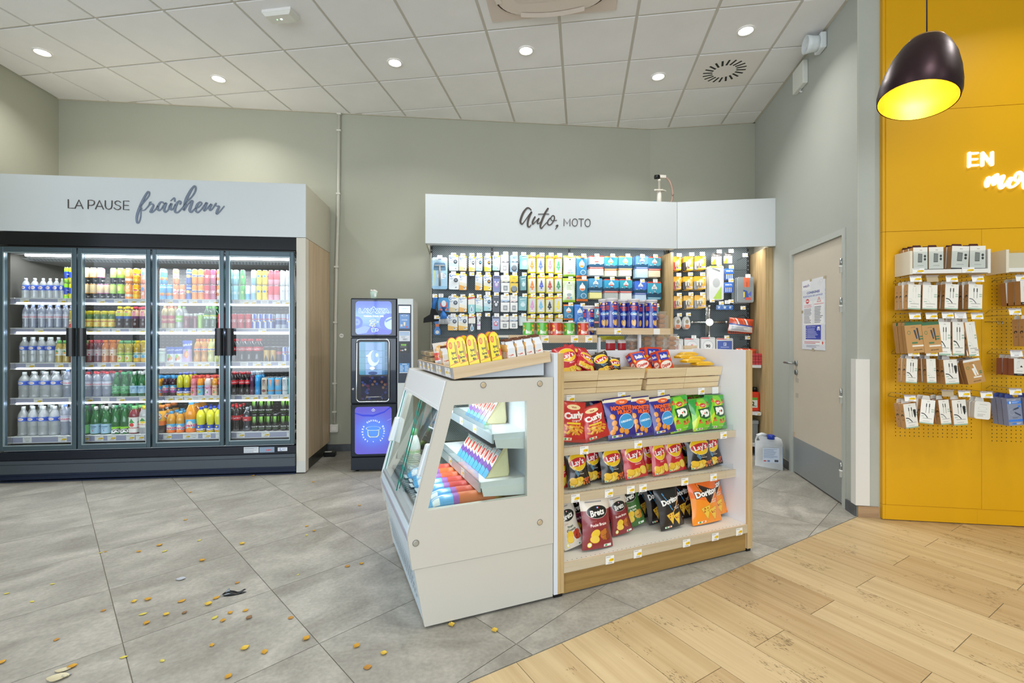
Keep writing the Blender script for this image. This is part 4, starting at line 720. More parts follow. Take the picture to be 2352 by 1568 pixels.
def hook(t, u, z, vf, base=VP, cardm=CARD, empty=False, w=.052, two=True, over=.012, tilt=-.12):
    """steel hook with an upper arm that carries the price card"""
    near = [p for p in PACKS if p[0] is t and abs(p[1]-u-.012) < max(.03, p[3]*.42) and abs(p[2]-z) < .05]
    zr = max(p[2] for p in near)+.0036 if near else z-.008; sl = .012 if near else 0
    m = MB(); m.tube([(u, base, zr), (u, vf, zr), (u, vf-.008, zr+.011)], .0026, 6)
    m.tube([(u+.004, base, zr+.007), (u+.004, (base+vf)/2, zr+.009), (u+.004, vf-.01, zr+.009)], .0018, 5)
    h = m.ob('hook', ROD, t); card(h, u+over, vf-.0125, z-.004, w, .04, tilt, cardm); return h
# printed artwork for the packs
def PF(a, b, dev, dc, ring='#3a4a66'):
    c = Cv(72, 110, '#eef3f5').rect(0, 0, 1, .32, b).poly([(0, .32), (1, .2), (1, .4), (0, .55)], a).ell(.2, .85, .13, .085, '#2a66b8').ell(.22, .86, .08, .05, '#f4f7f8').rect(.3, .84, .7, .87, '#3a7ac0').poly([(.6, 1), (1, 1), (1, .9), (.75, .86)], '#f2d41c')
    c.lines(.1, .5, .6, .72, 2, '#8aa0b4'); c.poly([(.55, .05), (.72, .22), (.95, .12), (.8, .03)], '#dfe5e8').poly([(.6, .09), (.72, .18), (.78, .12)], '#2c3a4a')
    if dev: c.ell(.68, .58, .2, .13, '#4d5a68').ell(.68, .58, .13, .085, dc)
    return c
def TREE(c1, top='#f2e21a'):
    c = Cv(72, 120, '#d9dcd8').rect(0, 0, 1, .06, '#e6d81a').rect(0, .8, 1, 1, top).rect(0, 0, .05, 1, '#e9dc1c').rect(.95, 0, 1, 1, '#e9dc1c').poly([(.05, .8), (.95, .87), (.95, .93), (.05, .86)], '#d84a34').text('Arbre Magique', .5, .865, .045, '#ffffff', .01, 4, wmax=.8)
    c.poly([(.5, .72), (.62, .6), (.58, .6), (.72, .48), (.66, .48), (.82, .33), (.66, .3), (.58, .26), (.6, .2), (.4, .2), (.42, .26), (.34, .3), (.18, .33), (.34, .48), (.28, .48), (.42, .6), (.38, .6)], c1)
    c.rect(.3, .11, .7, .19, '#f6f5ef').rect(.28, .105, .72, .115, c1).rect(.28, .185, .72, .195, c1).text('FRESH', .5, .4, .04, '#f4f2ea', .02); return c
def IM(a, w='#f1f1ef', dev='#8a8f92', rd=False):
    c = Cv(72, 120, w).rect(0, .56, 1, .7, a).text('imao', .5, .85, .09, '#6a6f76', 0); c.poly([(0, .56), (.3, .62), (.6, .58), (1, .64), (1, .56)], '#2c3440')
    (c.ell(.5, .22, .38, .2, '#7d8488').ell(.5, .22, .33, .17, '#9aa0a4') if rd else c.rect(.28, .1, .74, .38, dev).rect(.36, .16, .66, .32, '#c3c8ca')); return c
def FIG(a, b):
    c = Cv(72, 130, a); r = random.Random(hash(a) % 99)
    c.ell(.5, .42, .3, .17, b).ell(.5, .44, .2, .1, '#d9dde6').rect(.1, .8, .9, .92, '#2c3350').text('FRESHENER', .5, .86, .05, '#e8e9f0', .01, wmax=.7); c.ell(.3, .6, .1, .06, '#f0e9f2').ell(.72, .58, .1, .06, '#f0e9f2'); return c
def DROP(a, b):
    c = Cv(72, 150, '#cfe0e2').rect(0, .86, 1, 1, '#f2e21a').poly([(0, .78), (1, .86), (1, .94), (0, .88)], '#d84a34').rect(0, .5, 1, .78, '#f3f1e8').rect(0, 0, 1, .5, a)
    c.poly([(.5, .5), (.72, .28), (.74, .16), (.62, .07), (.38, .07), (.26, .16), (.28, .28)], '#f2f5f5').poly([(.5, .4), (.63, .25), (.64, .17), (.57, .12), (.43, .12), (.36, .17), (.37, .25)], b); return c
def SACH(a): return Cv(60, 120, a).lines(.1, .9, .8, .93, 2, '#3f6a78').poly([(.1, .78), (.9, .84), (.9, .88), (.1, .83)], '#e8f2f2').ell(.5, .42, .3, .16, '#cfe6ea').text('LOTION', .5, .62, .05, '#f4f8f8', .02)
def CLO(h, sky, band, mtn='#1f4a66'):
    c = Cv(90, 110, sky).rect(0, .92, 1, 1, h).poly([(0, .12), (0, .3), (.2, .42), (.38, .3), (.55, .46), (.75, .3), (1, .4), (1, .12)], mtn).poly([(.1, .32), (.2, .42), (.3, .33), (.2, .36)], '#dfeaf0').poly([(.45, .38), (.55, .46), (.65, .36), (.55, .4)], '#e8f0f4')
    c.ell(.5, .62, .2, .14, '#f6f6f4').poly([(.5, .9), (.34, .68), (.66, .68)], '#f6f6f4').poly([(.33, .58), (.67, .58), (.6, .5), (.4, .5)], band).lines(.4, .6, .62, .72, 2, '#8a98a4'); c.rect(0, 0, 1, .12, band).lines(.06, .94, .03, .1, 1, '#f4e6dc'); return c
def WIPE(a, b, g=False):
    c = Cv(80, 130, a)
    if g: c.rect(0, 0, 1, .08, '#a6d83a').rect(0, .88, 1, 1, '#b4e23c').ell(.5, .5, .42, .34, '#eef4e6').ell(.5, .8, .07, .03, '#3c4a3c').lines(.3, .75, .5, .72, 4, '#c4dc8a').ell(.5, .3, .2, .07, '#aab4b4').rect(.3, .14, .52, .22, '#e89aa8').rect(.54, .14, .74, .22, '#8ac4e6')
    else: c.rect(0, 0, 1, .1, b).rect(0, .9, 1, 1, b).ell(.5, .6, .26, .15, '#f4f5f4').poly([(.5, .84), (.3, .66), (.7, .66)], '#f4f5f4').poly([(.26, .56), (.74, .56), (.62, .47), (.38, .47)], b).ell(.62, .24, .26, .12, '#bcd6e4').ell(.62, .24, .2, .09, '#4a86aa')
    return c
PACKM = {}
def ptex(key, cv, rough=.35, coat=.2):
    if key not in PACKM: PACKM[key] = tex(cv() if callable(cv) else cv, key, rough, .5, coat)
    return PACKM[key]
EDGEW = mat('#dcdedd', .5); EDGEY = mat('#d9cc28', .45); EDGEC = mat('#b8895a', .65); EDGEB = mat('#5a8fb4', .45)
PMESH = {}
def pmesh(kind, w, h, t, m, em):
    key = (kind, round(w, 3), round(h, 3), round(t, 4), m.name, em.name)
    if key in PMESH: return PMESH[key]
    b = MB()
    if kind == 'flat':
        r = min(w, h)*.07
        b.prism([(-w/2+r, 0), (w/2-r, 0), (w/2, r), (w/2, h-r), (w/2-r, h), (-w/2+r, h), (-w/2, h-r), (-w/2, r)], -t, 0, 1, 0)
    elif kind == 'box': b.box(-w/2, w/2, -t, 0, 0, h, 1, 0)
    elif kind == 'pouch':
        for sg in (-1, 1):
            P = [[((i/8-.5)*w*(1-.05*sin(pi*j/10)), -t/2+sg*t/2*(max(0, 1-(2*i/8-1)**4))**.5*(max(0, 1-(2*j/10-1)**6))**.5, j/10*h) for i in range(9)] for j in range(11)]
            b.grid(P if sg < 0 else [q[::-1] for q in P], 0)
    PMESH[key] = b.mesh('pack', [m, em]); return PMESH[key]
def pack(F, x, y0, y1, wpx, key, cv, label, name, cat, group, v, t=.012, kind='flat', n=1, em=None, dv=None, extras=None, roll=0, yaw=0, step=(.003, 0), rough=.35, tilt=0, hk=None, blabel=None, part='card', board=None):
    board = board or (pg1 if F is FB else pg2)
    em = em or EDGEW; dv = dv or t+.01+(.017 if extras and extras is not x_handle else 0); u, z, w, h = F.box(x-wpx/2, x+wpx/2, y0, y1, v); m = ptex(key, cv, rough); PACKS.append((board, u, z+h, w))
    for k in range(n-1, -1, -1):
        lb = label if k == 0 else ' '.join((blabel or label).split()[:11]).rstrip(',')+', '+('', 'second pack back', 'third pack back', 'fourth pack back')[k]
        o = thing(name, lb, cat, F.w(u-step[0]*k, v+k*dv, z+step[1]*k), 0, group, rot=(tilt, roll+RND.uniform(-.02, .02)*(k > 0), F.a+yaw+RND.uniform(-.05, .05)))
        if len(lb.split()) > 16: print('LONG', lb)
        ob(part, pmesh(kind, w, h, t, m, em), o)
        if extras: extras(o, w, h, t)
    return u, z, w, h
def x_dev(c1, c2, cx=.18, cz=.58, r=.2):
    def f(o, w, h, t):
        m = MB(); m.T = Matrix.Translation((w*cx, -t, h*cz)) @ Matrix.Rotation(pi/2, 4, 'X'); m.lathe([(w*r, 0), (w*r, .006), (w*r*.8, .011)], 14); m.T = None; d_ = m.ob('vent_clip', mat(c1, .3), o)
        m = MB(); m.T = Matrix.Translation((w*cx, -t-.0108, h*cz)) @ Matrix.Rotation(pi/2, 4, 'X'); m.lathe([(w*r*.62, 0), (w*r*.5, .004)], 12); m.T = None; m.ob('scent_insert', mat(c2, .2), d_)
    return f
def x_disc(c1):
    def f(o, w, h, t):
        m = MB(); m.T = Matrix.Translation((0, -t, h*.23)) @ Matrix.Rotation(pi/2, 4, 'X'); m.lathe([(w*.4, 0), (w*.4, .008), (w*.32, .012)], 18); m.T = None; m.ob('freshener_tin', mat(c1, .35, .6), o)
    return f
def x_cloth(c1, fr=.3):
    def f(o, w, h, t): MB().box(-w*.47, w*.47, -t*.85, -.001, -h*fr, 0).ob('folded_cloth', mat(c1, .9, bump=.5, bscale=140), o, bevel=.004)
    return f
def x_handle(o, w, h, t):
    m = MB(); m.box(-w*.33, w*.33, -t-.012, -t, h*.72, h*.76); m.tube([(0, -t-.008, h*.74), (0, -t-.008, h*.1)], w*.07, 10); m.ob('squeegee', mat('#8f8f8d', .4, .2), o)
    m = MB(); m.prism([(-w*.38, h*.6), (w*.38, h*.6), (w*.4, h*.64), (w*.36, h*.8), (w*.3, h*.83), (-w*.3, h*.83), (-w*.36, h*.8), (-w*.4, h*.64)], -t-.004, -t); m.ob('sponge_head', mat('#5b7f9c', .6), o)
V1 = -.30; s7 = 2240/300
def P1(x): return 970+x/s7
def P2(x): return 1260+x/s7
def PY(y): return 560+y/s7
GA, GT, GC, GI = 'fresheners on the left pegboard bay', 'tree shaped air fresheners', 'cleaning cloths on the pegboard', 'white fresheners on the pegboard'
HK1 = [(300, 190), (535, 150), (695, 160), (850, 155), (980, 155), (1125, 155), (1268, 135), (1430, 130), (1590, 135), (1740, 140), (535, 465), (695, 475), (850, 480), (970, 475), (1125, 480), (1275, 480), (1435, 480), (1585, 480), (1750, 485), (215, 855), (320, 850), (540, 855), (695, 860), (840, 845), (975, 860), (1125, 815), (1270, 825), (1440, 835), (1585, 835), (1755, 845), (530, 1190), (680, 1190), (845, 1185), (970, 1180), (1120, 1180), (1275, 1185), (1435, 1195), (1585, 1195), (1740, 1185), (245, 1220),
       (1900, 145), (2055, 150), (2210, 150), (1900, 500), (2055, 500), (2205, 500), (1900, 845), (2050, 845), (2200, 845), (1900, 1200), (2050, 1200), (2200, 1200)]
HK2 = [(190, 155), (380, 155), (605, 165), (830, 165), (1100, 165), (1360, 165), (1610, 175), (1835, 175), (195, 510), (380, 555), (610, 550), (830, 550), (1095, 560), (1365, 555), (1610, 600), (1830, 600), (185, 845), (380, 1000), (585, 1010), (830, 1010), (1590, 1010), (205, 1200), (380, 1310), (1860, 1020)]
def pk(X, x, y0, y1, w, *a, **k): return pack(FB, X(x), PY(y0), PY(y1), w/s7, *a, v=V1+RND.uniform(-.004, .012), **k)
sq = Cv(90, 180, '#a9cfe8').rect(0, .9, 1, 1, '#cfe2ef').rect(0, 0, 1, .1, '#8fc0e2').poly([(.05, .1), (.22, .95), (.26, .95), (.12, .1)], '#d9dc7a').ell(.62, .42, .28, .1, '#e8edf2').lines(.68, .92, .35, .5, 3, '#8a9ab0').rect(.4, .93, .6, .97, '#2a4a8c')
pk(P1, 300, 235, 778, 262, 'squeegee_pack', sq, 'large pale blue squeegee pack at the top left of the pegboard', 'squeegee_pack', 'pack', GA, t=.02, extras=x_handle, part='backing_card')
A_ = [(540, 195, 460, 162, ('#a9d8e0', '#bfe0e6', 1, '#7a8894'), 1), (695, 212, 462, 128, ('#f7ecd8', '#f2c98a', 0, '#9aa'), 0), (850, 222, 472, 108, ('#f3ead8', '#f0b45a', 1, '#e8e4d8'), 2), (970, 218, 462, 112, ('#dcecf5', '#a8d4ea', 1, '#8cc4ea'), 3), (1122, 215, 472, 118, ('#f4eed4', '#f4d03a', 1, '#f09a24'), 4), (1268, 195, 457, 118, ('#bfe8d8', '#9ad8c0', 0, '#9aa'), 0),
      (540, 505, 782, 172, ('#eef2f4', '#e8eef2', 1, '#8a94a0'), 1), (695, 517, 792, 132, ('#f4ead0', '#f0a828', 0, '#9aa'), 0), (965, 532, 795, 124, ('#f2e4c4', '#eaa81e', 0, '#9aa'), 0), (1122, 535, 800, 132, ('#f4f0dc', '#f2d01e', 1, '#f0a824'), 4), (540, 892, 1168, 175, ('#f0f0ea', '#e8d29a', 1, '#5a6470'), 1), (697, 905, 1168, 134, ('#f3ecd8', '#eeb24a', 0, '#9aa'), 0), (975, 932, 1168, 122, ('#c4e8e0', '#9adcd2', 0, '#9aa'), 0), (1122, 882, 1148, 130, ('#d4eaf2', '#a4dce8', 1, '#6ab4ea'), 3), (522, 1218, 1482, 168, ('#f0f0e6', '#f0b83a', 1, '#5a6470'), 1), (700, 1212, 1480, 160, ('#f2ecd4', '#eeb83a', 1, '#4a5460'), 1)]
devs = {1: ('#444e58', '#8f9aa6'), 2: ('#4d5a68', '#efe9da'), 3: ('#3c5a7c', '#7ec4f0'), 4: ('#4a4038', '#f2a21e')}
for i, (x, y0, y1, w, a, dv_) in enumerate(A_):
    rk = lambda y: 0 if y < 400 else 1 if y < 800 else 2 if y < 1100 else 3; rw_ = 'top second third fourth'.split()[rk(y0)]
    pk(P1, x, y0, y1, w, 'vent_%d' % i, lambda a=a: PF(*a), '%s vent freshener pack, %s row, %s hook from left' % ({0: 'pastel', 1: 'grey dial', 2: 'cream', 3: 'blue', 4: 'orange'}[dv_], rw_, ORD[1+sorted(q[0] for q in A_ if rk(q[1]) == rk(y0)).index(x)]), 'freshener_pack', 'air freshener', GA, extras=x_dev(*devs[dv_]) if dv_ else None, n=1+(i % 2), roll=RND.uniform(-.03, .03))
for x, y0, y1, a, b, nm in ((845, 888, 1195, '#8ad0d8', '#5aa8d8', 'upper'), (850, 1212, 1515, '#26343c', '#4a90b8', 'lower')): pk(P1, x, y0, y1, 118, 'drop_'+nm, DROP(a, b), '%s yellow topped card with a water drop freshener on the pegboard' % nm, 'freshener_pack', 'air freshener', GA)
for x, y0, y1, a, b, nm in ((1270, 538, 825, '#7f8cc0', '#b48ac8', 'violet'), (1265, 872, 1172, '#3c4450', '#14181c', 'dark grey'), (1260, 1232, 1470, '#a8b4dc', '#d85a78', 'lilac and pink')): pk(P1, x, y0, y1, 124, 'figure_'+nm, FIG(a, b), 'tall %s blister freshener pack near the slotted upright' % nm, 'freshener_pack', 'air freshener', GA)
for i, (x, y0, y1, w, a, rd_, d_) in enumerate(((1410, 190, 490, 132, '#d8d4d6', 0, 'plain white top row'), (1573, 195, 478, 122, '#9ac4ea', 1, 'blue top row with round tin'), (1422, 538, 830, 146, '#d0d0c0', 0, 'white second row'), (1570, 538, 842, 136, '#f2cc3a', 1, 'yellow second row with round tin'), (1420, 872, 1168, 148, '#b0c8e0', 0, 'blue banded third row'), (1568, 875, 1168, 124, '#e8dcda', 0, 'pink based third row'), (1410, 1232, 1455, 142, '#dcd8d8', 0, 'white bottom row left'), (1565, 1232, 1450, 135, '#c8d4e6', 0, 'white bottom row right'))):
    pk(P1, x, y0, y1, w, 'scent_%d' % i, IM(a, '#a9cdee' if i == 1 else '#f2d040' if i == 3 else '#f1f1ef', rd=rd_), '%s scent pack beside the tree fresheners' % d_, 'freshener_pack', 'air freshener', GI, n=2, extras=x_disc('#7d8488') if rd_ else None)
for i, (x, y0, y1, w, a, d_) in enumerate(((1752, 190, 435, 122, '#8fd6e4', 'top'), (1738, 552, 795, 92, '#6fa8b0', 'second'), (1720, 902, 1142, 130, '#7fbac2', 'third'), (1735, 1222, 1400, 112, '#d4e4e2', 'bottom'))): pk(P1, x, y0, y1, w, 'sachet_%d' % i, SACH(a), 'teal sachet left of the tree fresheners, %s row' % d_, 'wipe_sachet', 'pack', GA, n=3, t=.006, step=(.006, 0), roll=RND.uniform(-.08, .08))
TR_ = [(P1, 1882, 188, 495, '#f28a3c', 'orange', 'top'), (P1, 2030, 186, 505, '#5a74dc', 'blue', 'top'), (P1, 2192, 195, 495, '#e88a96', 'pink', 'top'), (P2, 168, 195, 515, '#4cb474', 'green', 'top'),
       (P1, 1885, 535, 852, '#ee8a2a', 'deep orange', 'second'), (P1, 2040, 532, 832, '#4a5ccc', 'dark blue', 'second'), (P1, 2190, 540, 842, '#c8503c', 'brick red', 'second'), (P2, 170, 548, 836, '#3f9a62', 'dark green', 'second'),
       (P1, 1882, 872, 1190, '#e0a0d0', 'light pink', 'third'), (P1, 2035, 892, 1182, '#6cb8e0', 'sky blue', 'third'), (P1, 2180, 902, 1182, '#33363a', 'black', 'third'), (P2, 165, 882, 1182, '#f0dc2c', 'yellow', 'third'),
       (P1, 1872, 1228, 1530, '#dc9ac8', 'pale pink', 'bottom'), (P1, 2030, 1230, 1530, '#7ac4e8', 'pale blue', 'bottom'), (P1, 2180, 1228, 1530, '#2c2e32', 'jet black', 'bottom'), (P2, 160, 1220, 1520, '#ecd424', 'golden yellow', 'bottom')]
for i, (X, x, y0, y1, c1, nm, rw_) in enumerate(TR_): pk(X, x, y0, y1, 122, 'tree_%d' % i, lambda c1=c1: TREE(c1), '%s tree air freshener in yellow sleeve, %s row' % (nm, rw_), 'air_freshener', 'air freshener', GT, n=3, t=.004, em=EDGEY, step=(.005, -.002), dv=.016, roll=.1 if i == 15 else RND.uniform(-.02, .02), tilt=0)
for i, (x, y0, y1, w, g, a, b, nm) in enumerate(((358, 205, 562, 205, 1, '#dff0c4', '#a6d83a', 'green wipes pouch, upper'), (345, 590, 1000, 212, 1, '#dff0c4', '#a6d83a', 'green wipes pouch, lower'), (560, 212, 582, 185, 0, '#2a7cae', '#f0863a', 'blue and orange wipes pouch, top row'), (568, 600, 985, 195, 0, '#2c7a9c', '#ee7a34', 'blue and orange wipes pouch, second row'), (335, 1040, 1305, 172, 0, '#3a86b0', '#ee7a34', 'small blue and orange wipes pouch, third row'), (525, 1040, 1372, 182, 0, '#3a80d4', '#4a86dc', 'bright blue wipes pouch behind biscuit tubes'), (330, 1345, 1560, 160, 0, '#3a86b0', '#ee7a34', 'small orange wipes pouch, bottom row'))):
    pk(P2, x, y0, y1, w, 'wipe_%d' % i, WIPE(a, b, g), nm+' on the pegboard', 'wipes_pouch', 'pack', GC, t=.03, kind='pouch', n=1+(i in (0, 5)), part='pouch', dv=.034)
for i, (x, y0, y1, w, h_, sk, bd, cl, fr_, nm) in enumerate(((820, 208, 425, 248, '#d8402c', '#9fc8e0', '#c8402e', '#dfe4e2', .55, 'red topped grey cloth, top row'), (1060, 215, 455, 218, '#ee8a2c', '#3a9ac8', '#ee8a34', '#f0eecc', .42, 'orange topped cream cloth, top row left'), (1312, 212, 448, 228, '#ee8a2c', '#58b4d8', '#f09a44', '#f2f0d8', .45, 'orange topped cream cloth, top row right'), (1598, 208, 425, 212, '#4a78d8', '#6a9ee8', '#4a70c8', '#bcdcec', .72, 'blue topped pale blue cloth, top row'), (1810, 225, 455, 212, '#e0442c', '#4a96a8', '#d84a34', '#e8dcbc', .5, 'red topped beige cloth beside the divider'),
        (802, 592, 828, 228, '#4a9ac8', '#5aa4d0', '#3a7cae', '#eee8a0', .46, 'blue backed yellow cloth, second row'), (1070, 605, 835, 246, '#e0503a', '#3aa8d4', '#d8503c', '#b4bab6', .46, 'red topped grey cloth, second row'), (1322, 606, 838, 208, '#e24a30', '#3cacc0', '#d8483a', '#dfe2de', .52, 'red topped white cloth, second row'), (1572, 636, 868, 206, '#3a62d0', '#4a7ae0', '#3a5cc4', '#c8dcf2', .46, 'blue topped white cloth, second row'), (1805, 650, 950, 238, '#e0503a', '#46b0d0', '#3a9cc0', '#9cc4d4', .02, 'four colour cloth set by the divider'),
        (838, 1085, 1360, 125, '#d8503c', '#5a9ab4', '#d8503c', '#4a5054', .3, 'red topped speckled cloth behind biscuit tubes'), (1590, 1062, 1250, 118, '#4a7c9c', '#5a94b4', '#d07a6a', '#f0e8a8', .5, 'narrow yellow cloth behind biscuit tubes'), (1830, 1020, 1240, 100, '#d8503c', '#46a8bc', '#d8483a', '#a8c8d0', .3, 'teal cloth behind the right biscuit tube'))):
    pk(P2, x, y0, y1, w, 'cloth_%d' % i, lambda h_=h_, sk=sk, bd=bd: CLO(h_, sk, bd), nm, 'cloth_pack', 'cloth', GC, t=.014, n=3 if i < 10 else 1, em=EDGEB, extras=x_cloth(cl, fr_), step=(.009, -.003), dv=.024, part='sleeve')
# brushes and scraper at the left edge
def brushes():
    u, z, w, h = FB.box(985, 1012, 686, 737, V1); PACKS.append((pg1, u+.05, z+.28, .16)); t = thing('hand_brush', 'black snow brush with blue grip at the pegboard left edge', 'brush', FB.w(u, V1, z), FB.a)
    m = MB(); m.prism([(-.12, -.02), (.05, .0), (.05, .05), (-.0, .14), (-.035, .14), (-.05, .07), (-.115, .03)], -.03, .0); m.ob('brush_head', mat('#15181b', .8), t); MB().tube([(-.01, -.015, .13), (.01, -.015, .28)], .024, 10).ob('grip', mat('#2f7ad0', .4), t)
    u, z, w, h = FB.box(1006, 1028, 684, 738, V1); PACKS.append((pg1, u, z+.255, .13)); t = thing('hand_brush', 'blue and white wash brush on a printed card', 'brush', FB.w(u+.012, V1-.035, z), FB.a)
    cc_ = Cv(70, 70, '#3f9ad8').ell(.5, .5, .3, .3, '#d84a34').ell(.5, .6, .2, .22, '#f0f2f2').rect(.1, .1, .9, .26, '#c8483c').text('LAVAGE', .5, .18, .1, '#ffffff'); MB().prism([(-.06, .12), (.055, .1), (.062, .22), (.045, .255), (-.05, .255), (-.062, .22)], -.004, 0, 0).ob('header_card', tex(cc_, 'brush_card'), t)
    m = MB(); m.tube([(0, -.02, .15), (-.005, -.025, .08), (0, -.02, .03)], [.028, .032, .04], 10); m.ob('handle', mat('#3a86e0', .35), t); m = MB()
    for i in range(9):
        for j in range(3): m.tube([(-.04+i*.01, -.03+j*.012, .05), (-.05+i*.0125, -.034+j*.014, -.03)], .005, 4)
    q = m.ob('bristles', mat('#e8eaee', .7), t); q['kind'] = 'stuff'
    u, z, w, h = FB.box(997, 1012, 740, 769, V1); t = thing('ice_scraper', 'blue bottle shaped scraper below the brushes', 'scraper', FB.w(u, V1, z), FB.a)
    MB().prism([(-.035, .01), (-.025, 0), (.025, 0), (.035, .01), (.035, .05), (.022, .08), (.022, .11), (.032, .135), (.028, .165), (-.028, .165), (-.032, .135), (-.022, .11), (-.022, .08), (-.035, .05)], -.012, 0).ob('scraper_body', mat('#2f86dc', .35), t, bevel=.003)
    m = MB(); m.box(-.018, .018, -.014, -.012, .09, .12); m.ob('orange_badge', mat('#ee7a34', .4), t); m = MB(); m.T = Matrix.Translation((0, -.012, .03)) @ Matrix.Rotation(pi/2, 4, 'X'); m.lathe([(.02, 0), (.02, .003)], 14); m.T = None; m.ob('round_badge', mat('#e6ecee', .4), t)
brushes()
u_, z_, w_, h_ = pack(FB, P1(968), PY(1248), PY(1470), 58/s7, 'slim', Cv(40, 120, '#eceaf0').rect(0, .3, 1, .4, '#c48ac8').ell(.8, .72, .16, .12, '#2c3440').lines(.1, .6, .5, .8, 4, '#9aa0b0'), 'slim white pack with purple band, bottom pegboard row', 'freshener_pack', 'air freshener', GA, V1)
# ---- second pegboard (bulbs, batteries, kits)
s5 = 1568/300; V2 = -.28
def Q(x): return 1520+x/s5
def QY(y): return 560+y/s5
def BULB(a): return Cv(72, 100, '#efb824').rect(0, .86, 1, 1, '#e2a818').ell(.62, .58, .26, .22, '#f6dc7a').ell(.62, .6, .12, .14, '#eee8d0').rect(.55, .34, .7, .5, '#8a8a88').rect(0, 0, .3, .6, a).rect(.35, .1, .95, .24, '#f2ece0').lines(.4, .9, .12, .22, 1, '#d8553c').ell(.82, .85, .1, .08, '#f4f0dc')
def x_bulb(o, w, h, t):
    for dx in (-.22, .02):
        m = MB(); m.T = Matrix.Translation((w*dx, -t-.006, h*.18)); m.lathe([(w*.08, 0), (w*.09, h*.12), (w*.1, h*.2), (w*.12, h*.34), (w*.07, h*.45)], 10); m.T = None; m.ob('bulb', mat('#d8d4c8', .1, .4), o)
for i, (x, y0, y1, w) in enumerate(((185, 152, 318, 92), (318, 152, 318, 112), (458, 148, 308, 135), (185, 392, 550, 92), (312, 392, 548, 118), (455, 388, 545, 145), (192, 625, 770, 100), (318, 620, 775, 120), (458, 615, 770, 138))):
    pack(FG, Q(x), QY(y0), QY(y1), w/s5, 'bulb_%d' % (i % 3), BULB(('#c84a3a', '#2c2c30', '#9aa0a4')[i % 3]), 'yellow car bulb blister, %s row, %s column' % (('top', 'middle', 'lower')[i//3], ('left', 'centre', 'right')[i % 3]), 'bulb_pack', 'bulb pack', 'yellow car bulb packs', V2, n=3, em=mat('#d9a520', .45), extras=x_bulb, step=(.012, -.004), dv=.036)
for x in (193, 300):
    u, z, w, h = FG.box(Q(x-48), Q(x+48), QY(870), QY(1025), V2); nm = 'left' if x < 250 else 'right'
    PACKS.append((pg2, u, z+h, w))
    for k in range(3):
        t = thing('fuse_pack', 'white oval blister pack, %s hook of the pegboard%s' % (nm, ('', ', second one back', ', third one back')[k]), 'pack', FG.w(u-.008*k, V2+.02*k, z), FG.a, 'white oval packs')
        m = MB(); m.prism([(w*.42*cos(a)*(1-.15*sin(a)), h/2+h/2*sin(a)) for a in [2*pi*i/16 for i in range(16)]], -.015, 0); m.ob('card', mat('#e8e9e6', .4), t); MB().box(-w*.25, w*.25, -.02, -.015, h*.08, h*.35).ob('orange_window', mat('#d8752a', .3), t); MB().prism([(w*.2*cos(a), h*.6+h*.16*sin(a)) for a in [2*pi*i/10 for i in range(10)]], -.018, -.015).ob('plug', mat('#a89a78', .4), t)
bt = Cv(70, 80, '#e6e2da').rect(0, .7, 1, 1, '#3a3634').text('Energizer', .5, .84, .12, '#f0ece4', .02, wmax=.9).poly([(0, .2), (.4, .6), (.4, 0), (0, 0)], '#f0b424').rect(.45, .15, .85, .55, '#b4b4b0')
for x, y0, y1, w, nm in ((658, 112, 248, 112, 'left'), (795, 108, 235, 92, 'right')): pack(FG, Q(x), QY(y0), QY(y1), w/s5, 'battery_white', bt, 'white and black battery pack at the pegboard top, %s' % nm, 'battery_pack', 'battery pack', 'battery packs', V2, n=2)
bb = Cv(80, 90, '#2a5cc8').rect(0, .55, 1, 1, '#3a78dc').text('VARTA', .5, .78, .16, '#ffffff', .04, wmax=.8); [bb.rect(.14+i*.2, .08, .26+i*.2, .5, '#bcd0e8') for i in range(4)]; [bb.rect(.14+i*.2, .4, .26+i*.2, .5, '#e8d24a') for i in range(4)]
for x, y0, y1, w, nm in ((808, 295, 432, 108, 'upper'), (798, 462, 588, 102, 'lower')): pack(FG, Q(x), QY(y0), QY(y1), w/s5, 'battery_blue', bb, '%s blue battery blister of the pegboard' % nm, 'battery_pack', 'battery pack', 'battery packs', V2, n=2)
for x, w, nm in ((682, 60, 'left'), (752, 75, 'middle'), (815, 70, 'right')): pack(FG, Q(x), QY(735), QY(790), w/s5, 'battery_small', Cv(60, 50, '#3a74c8').ell(.5, .5, .2, .28, '#cfe0f0').rect(.1, .75, .9, .9, '#8ab4e0'), 'small blue button cell card, %s of three' % nm, 'battery_pack', 'battery pack', 'battery packs', V2, roll=.06)
wp = Cv(80, 170, '#dfe2e0').rect(.1, .94, .9, 1, '#a8d048').poly([(.2, .9), (.75, .82), (.75, .86), (.2, .96)], '#8a8e90').poly([(.25, .02), (.85, .02), (.85, .4)], '#b4d85a').ell(.5, .5, .25, .14, '#b8bcbc').lines(.2, .5, .7, .78, 2, '#b0b4b6')
pack(FG, Q(650), QY(265), QY(672), 178/s5, 'visor_pack', wp, 'tall clear pack with green chequer print on the pegboard', 'mirror_pack', 'pack', 'tall clear packs', V2, n=3, t=.016, step=(.012, -.003))
sd = Cv(80, 120, '#8f989c').rect(.4, .6, .75, .98, '#ee7650').rect(.55, .6, .6, .8, '#c05a3a').poly([(.35, .5), (.6, .45), (.7, .2), (.4, .15)], '#3a5aa8').rect(.35, .2, .45, .42, '#e8d24a').poly([(.45, .1), (.85, .1), (.8, .2), (.5, .2)], '#d85a50').poly([(.6, .3), (.85, .45), (.85, .25)], '#5a6ac0')
pack(FG, Q(1000), QY(398), QY(705), 190/s5, 'tool_kit', sd, 'grey blister with an orange tool set beside the end panel', 'tool_kit', 'tool kit', 'tool kits', V2, n=3, t=.022, step=(.02, -.004), dv=.034)
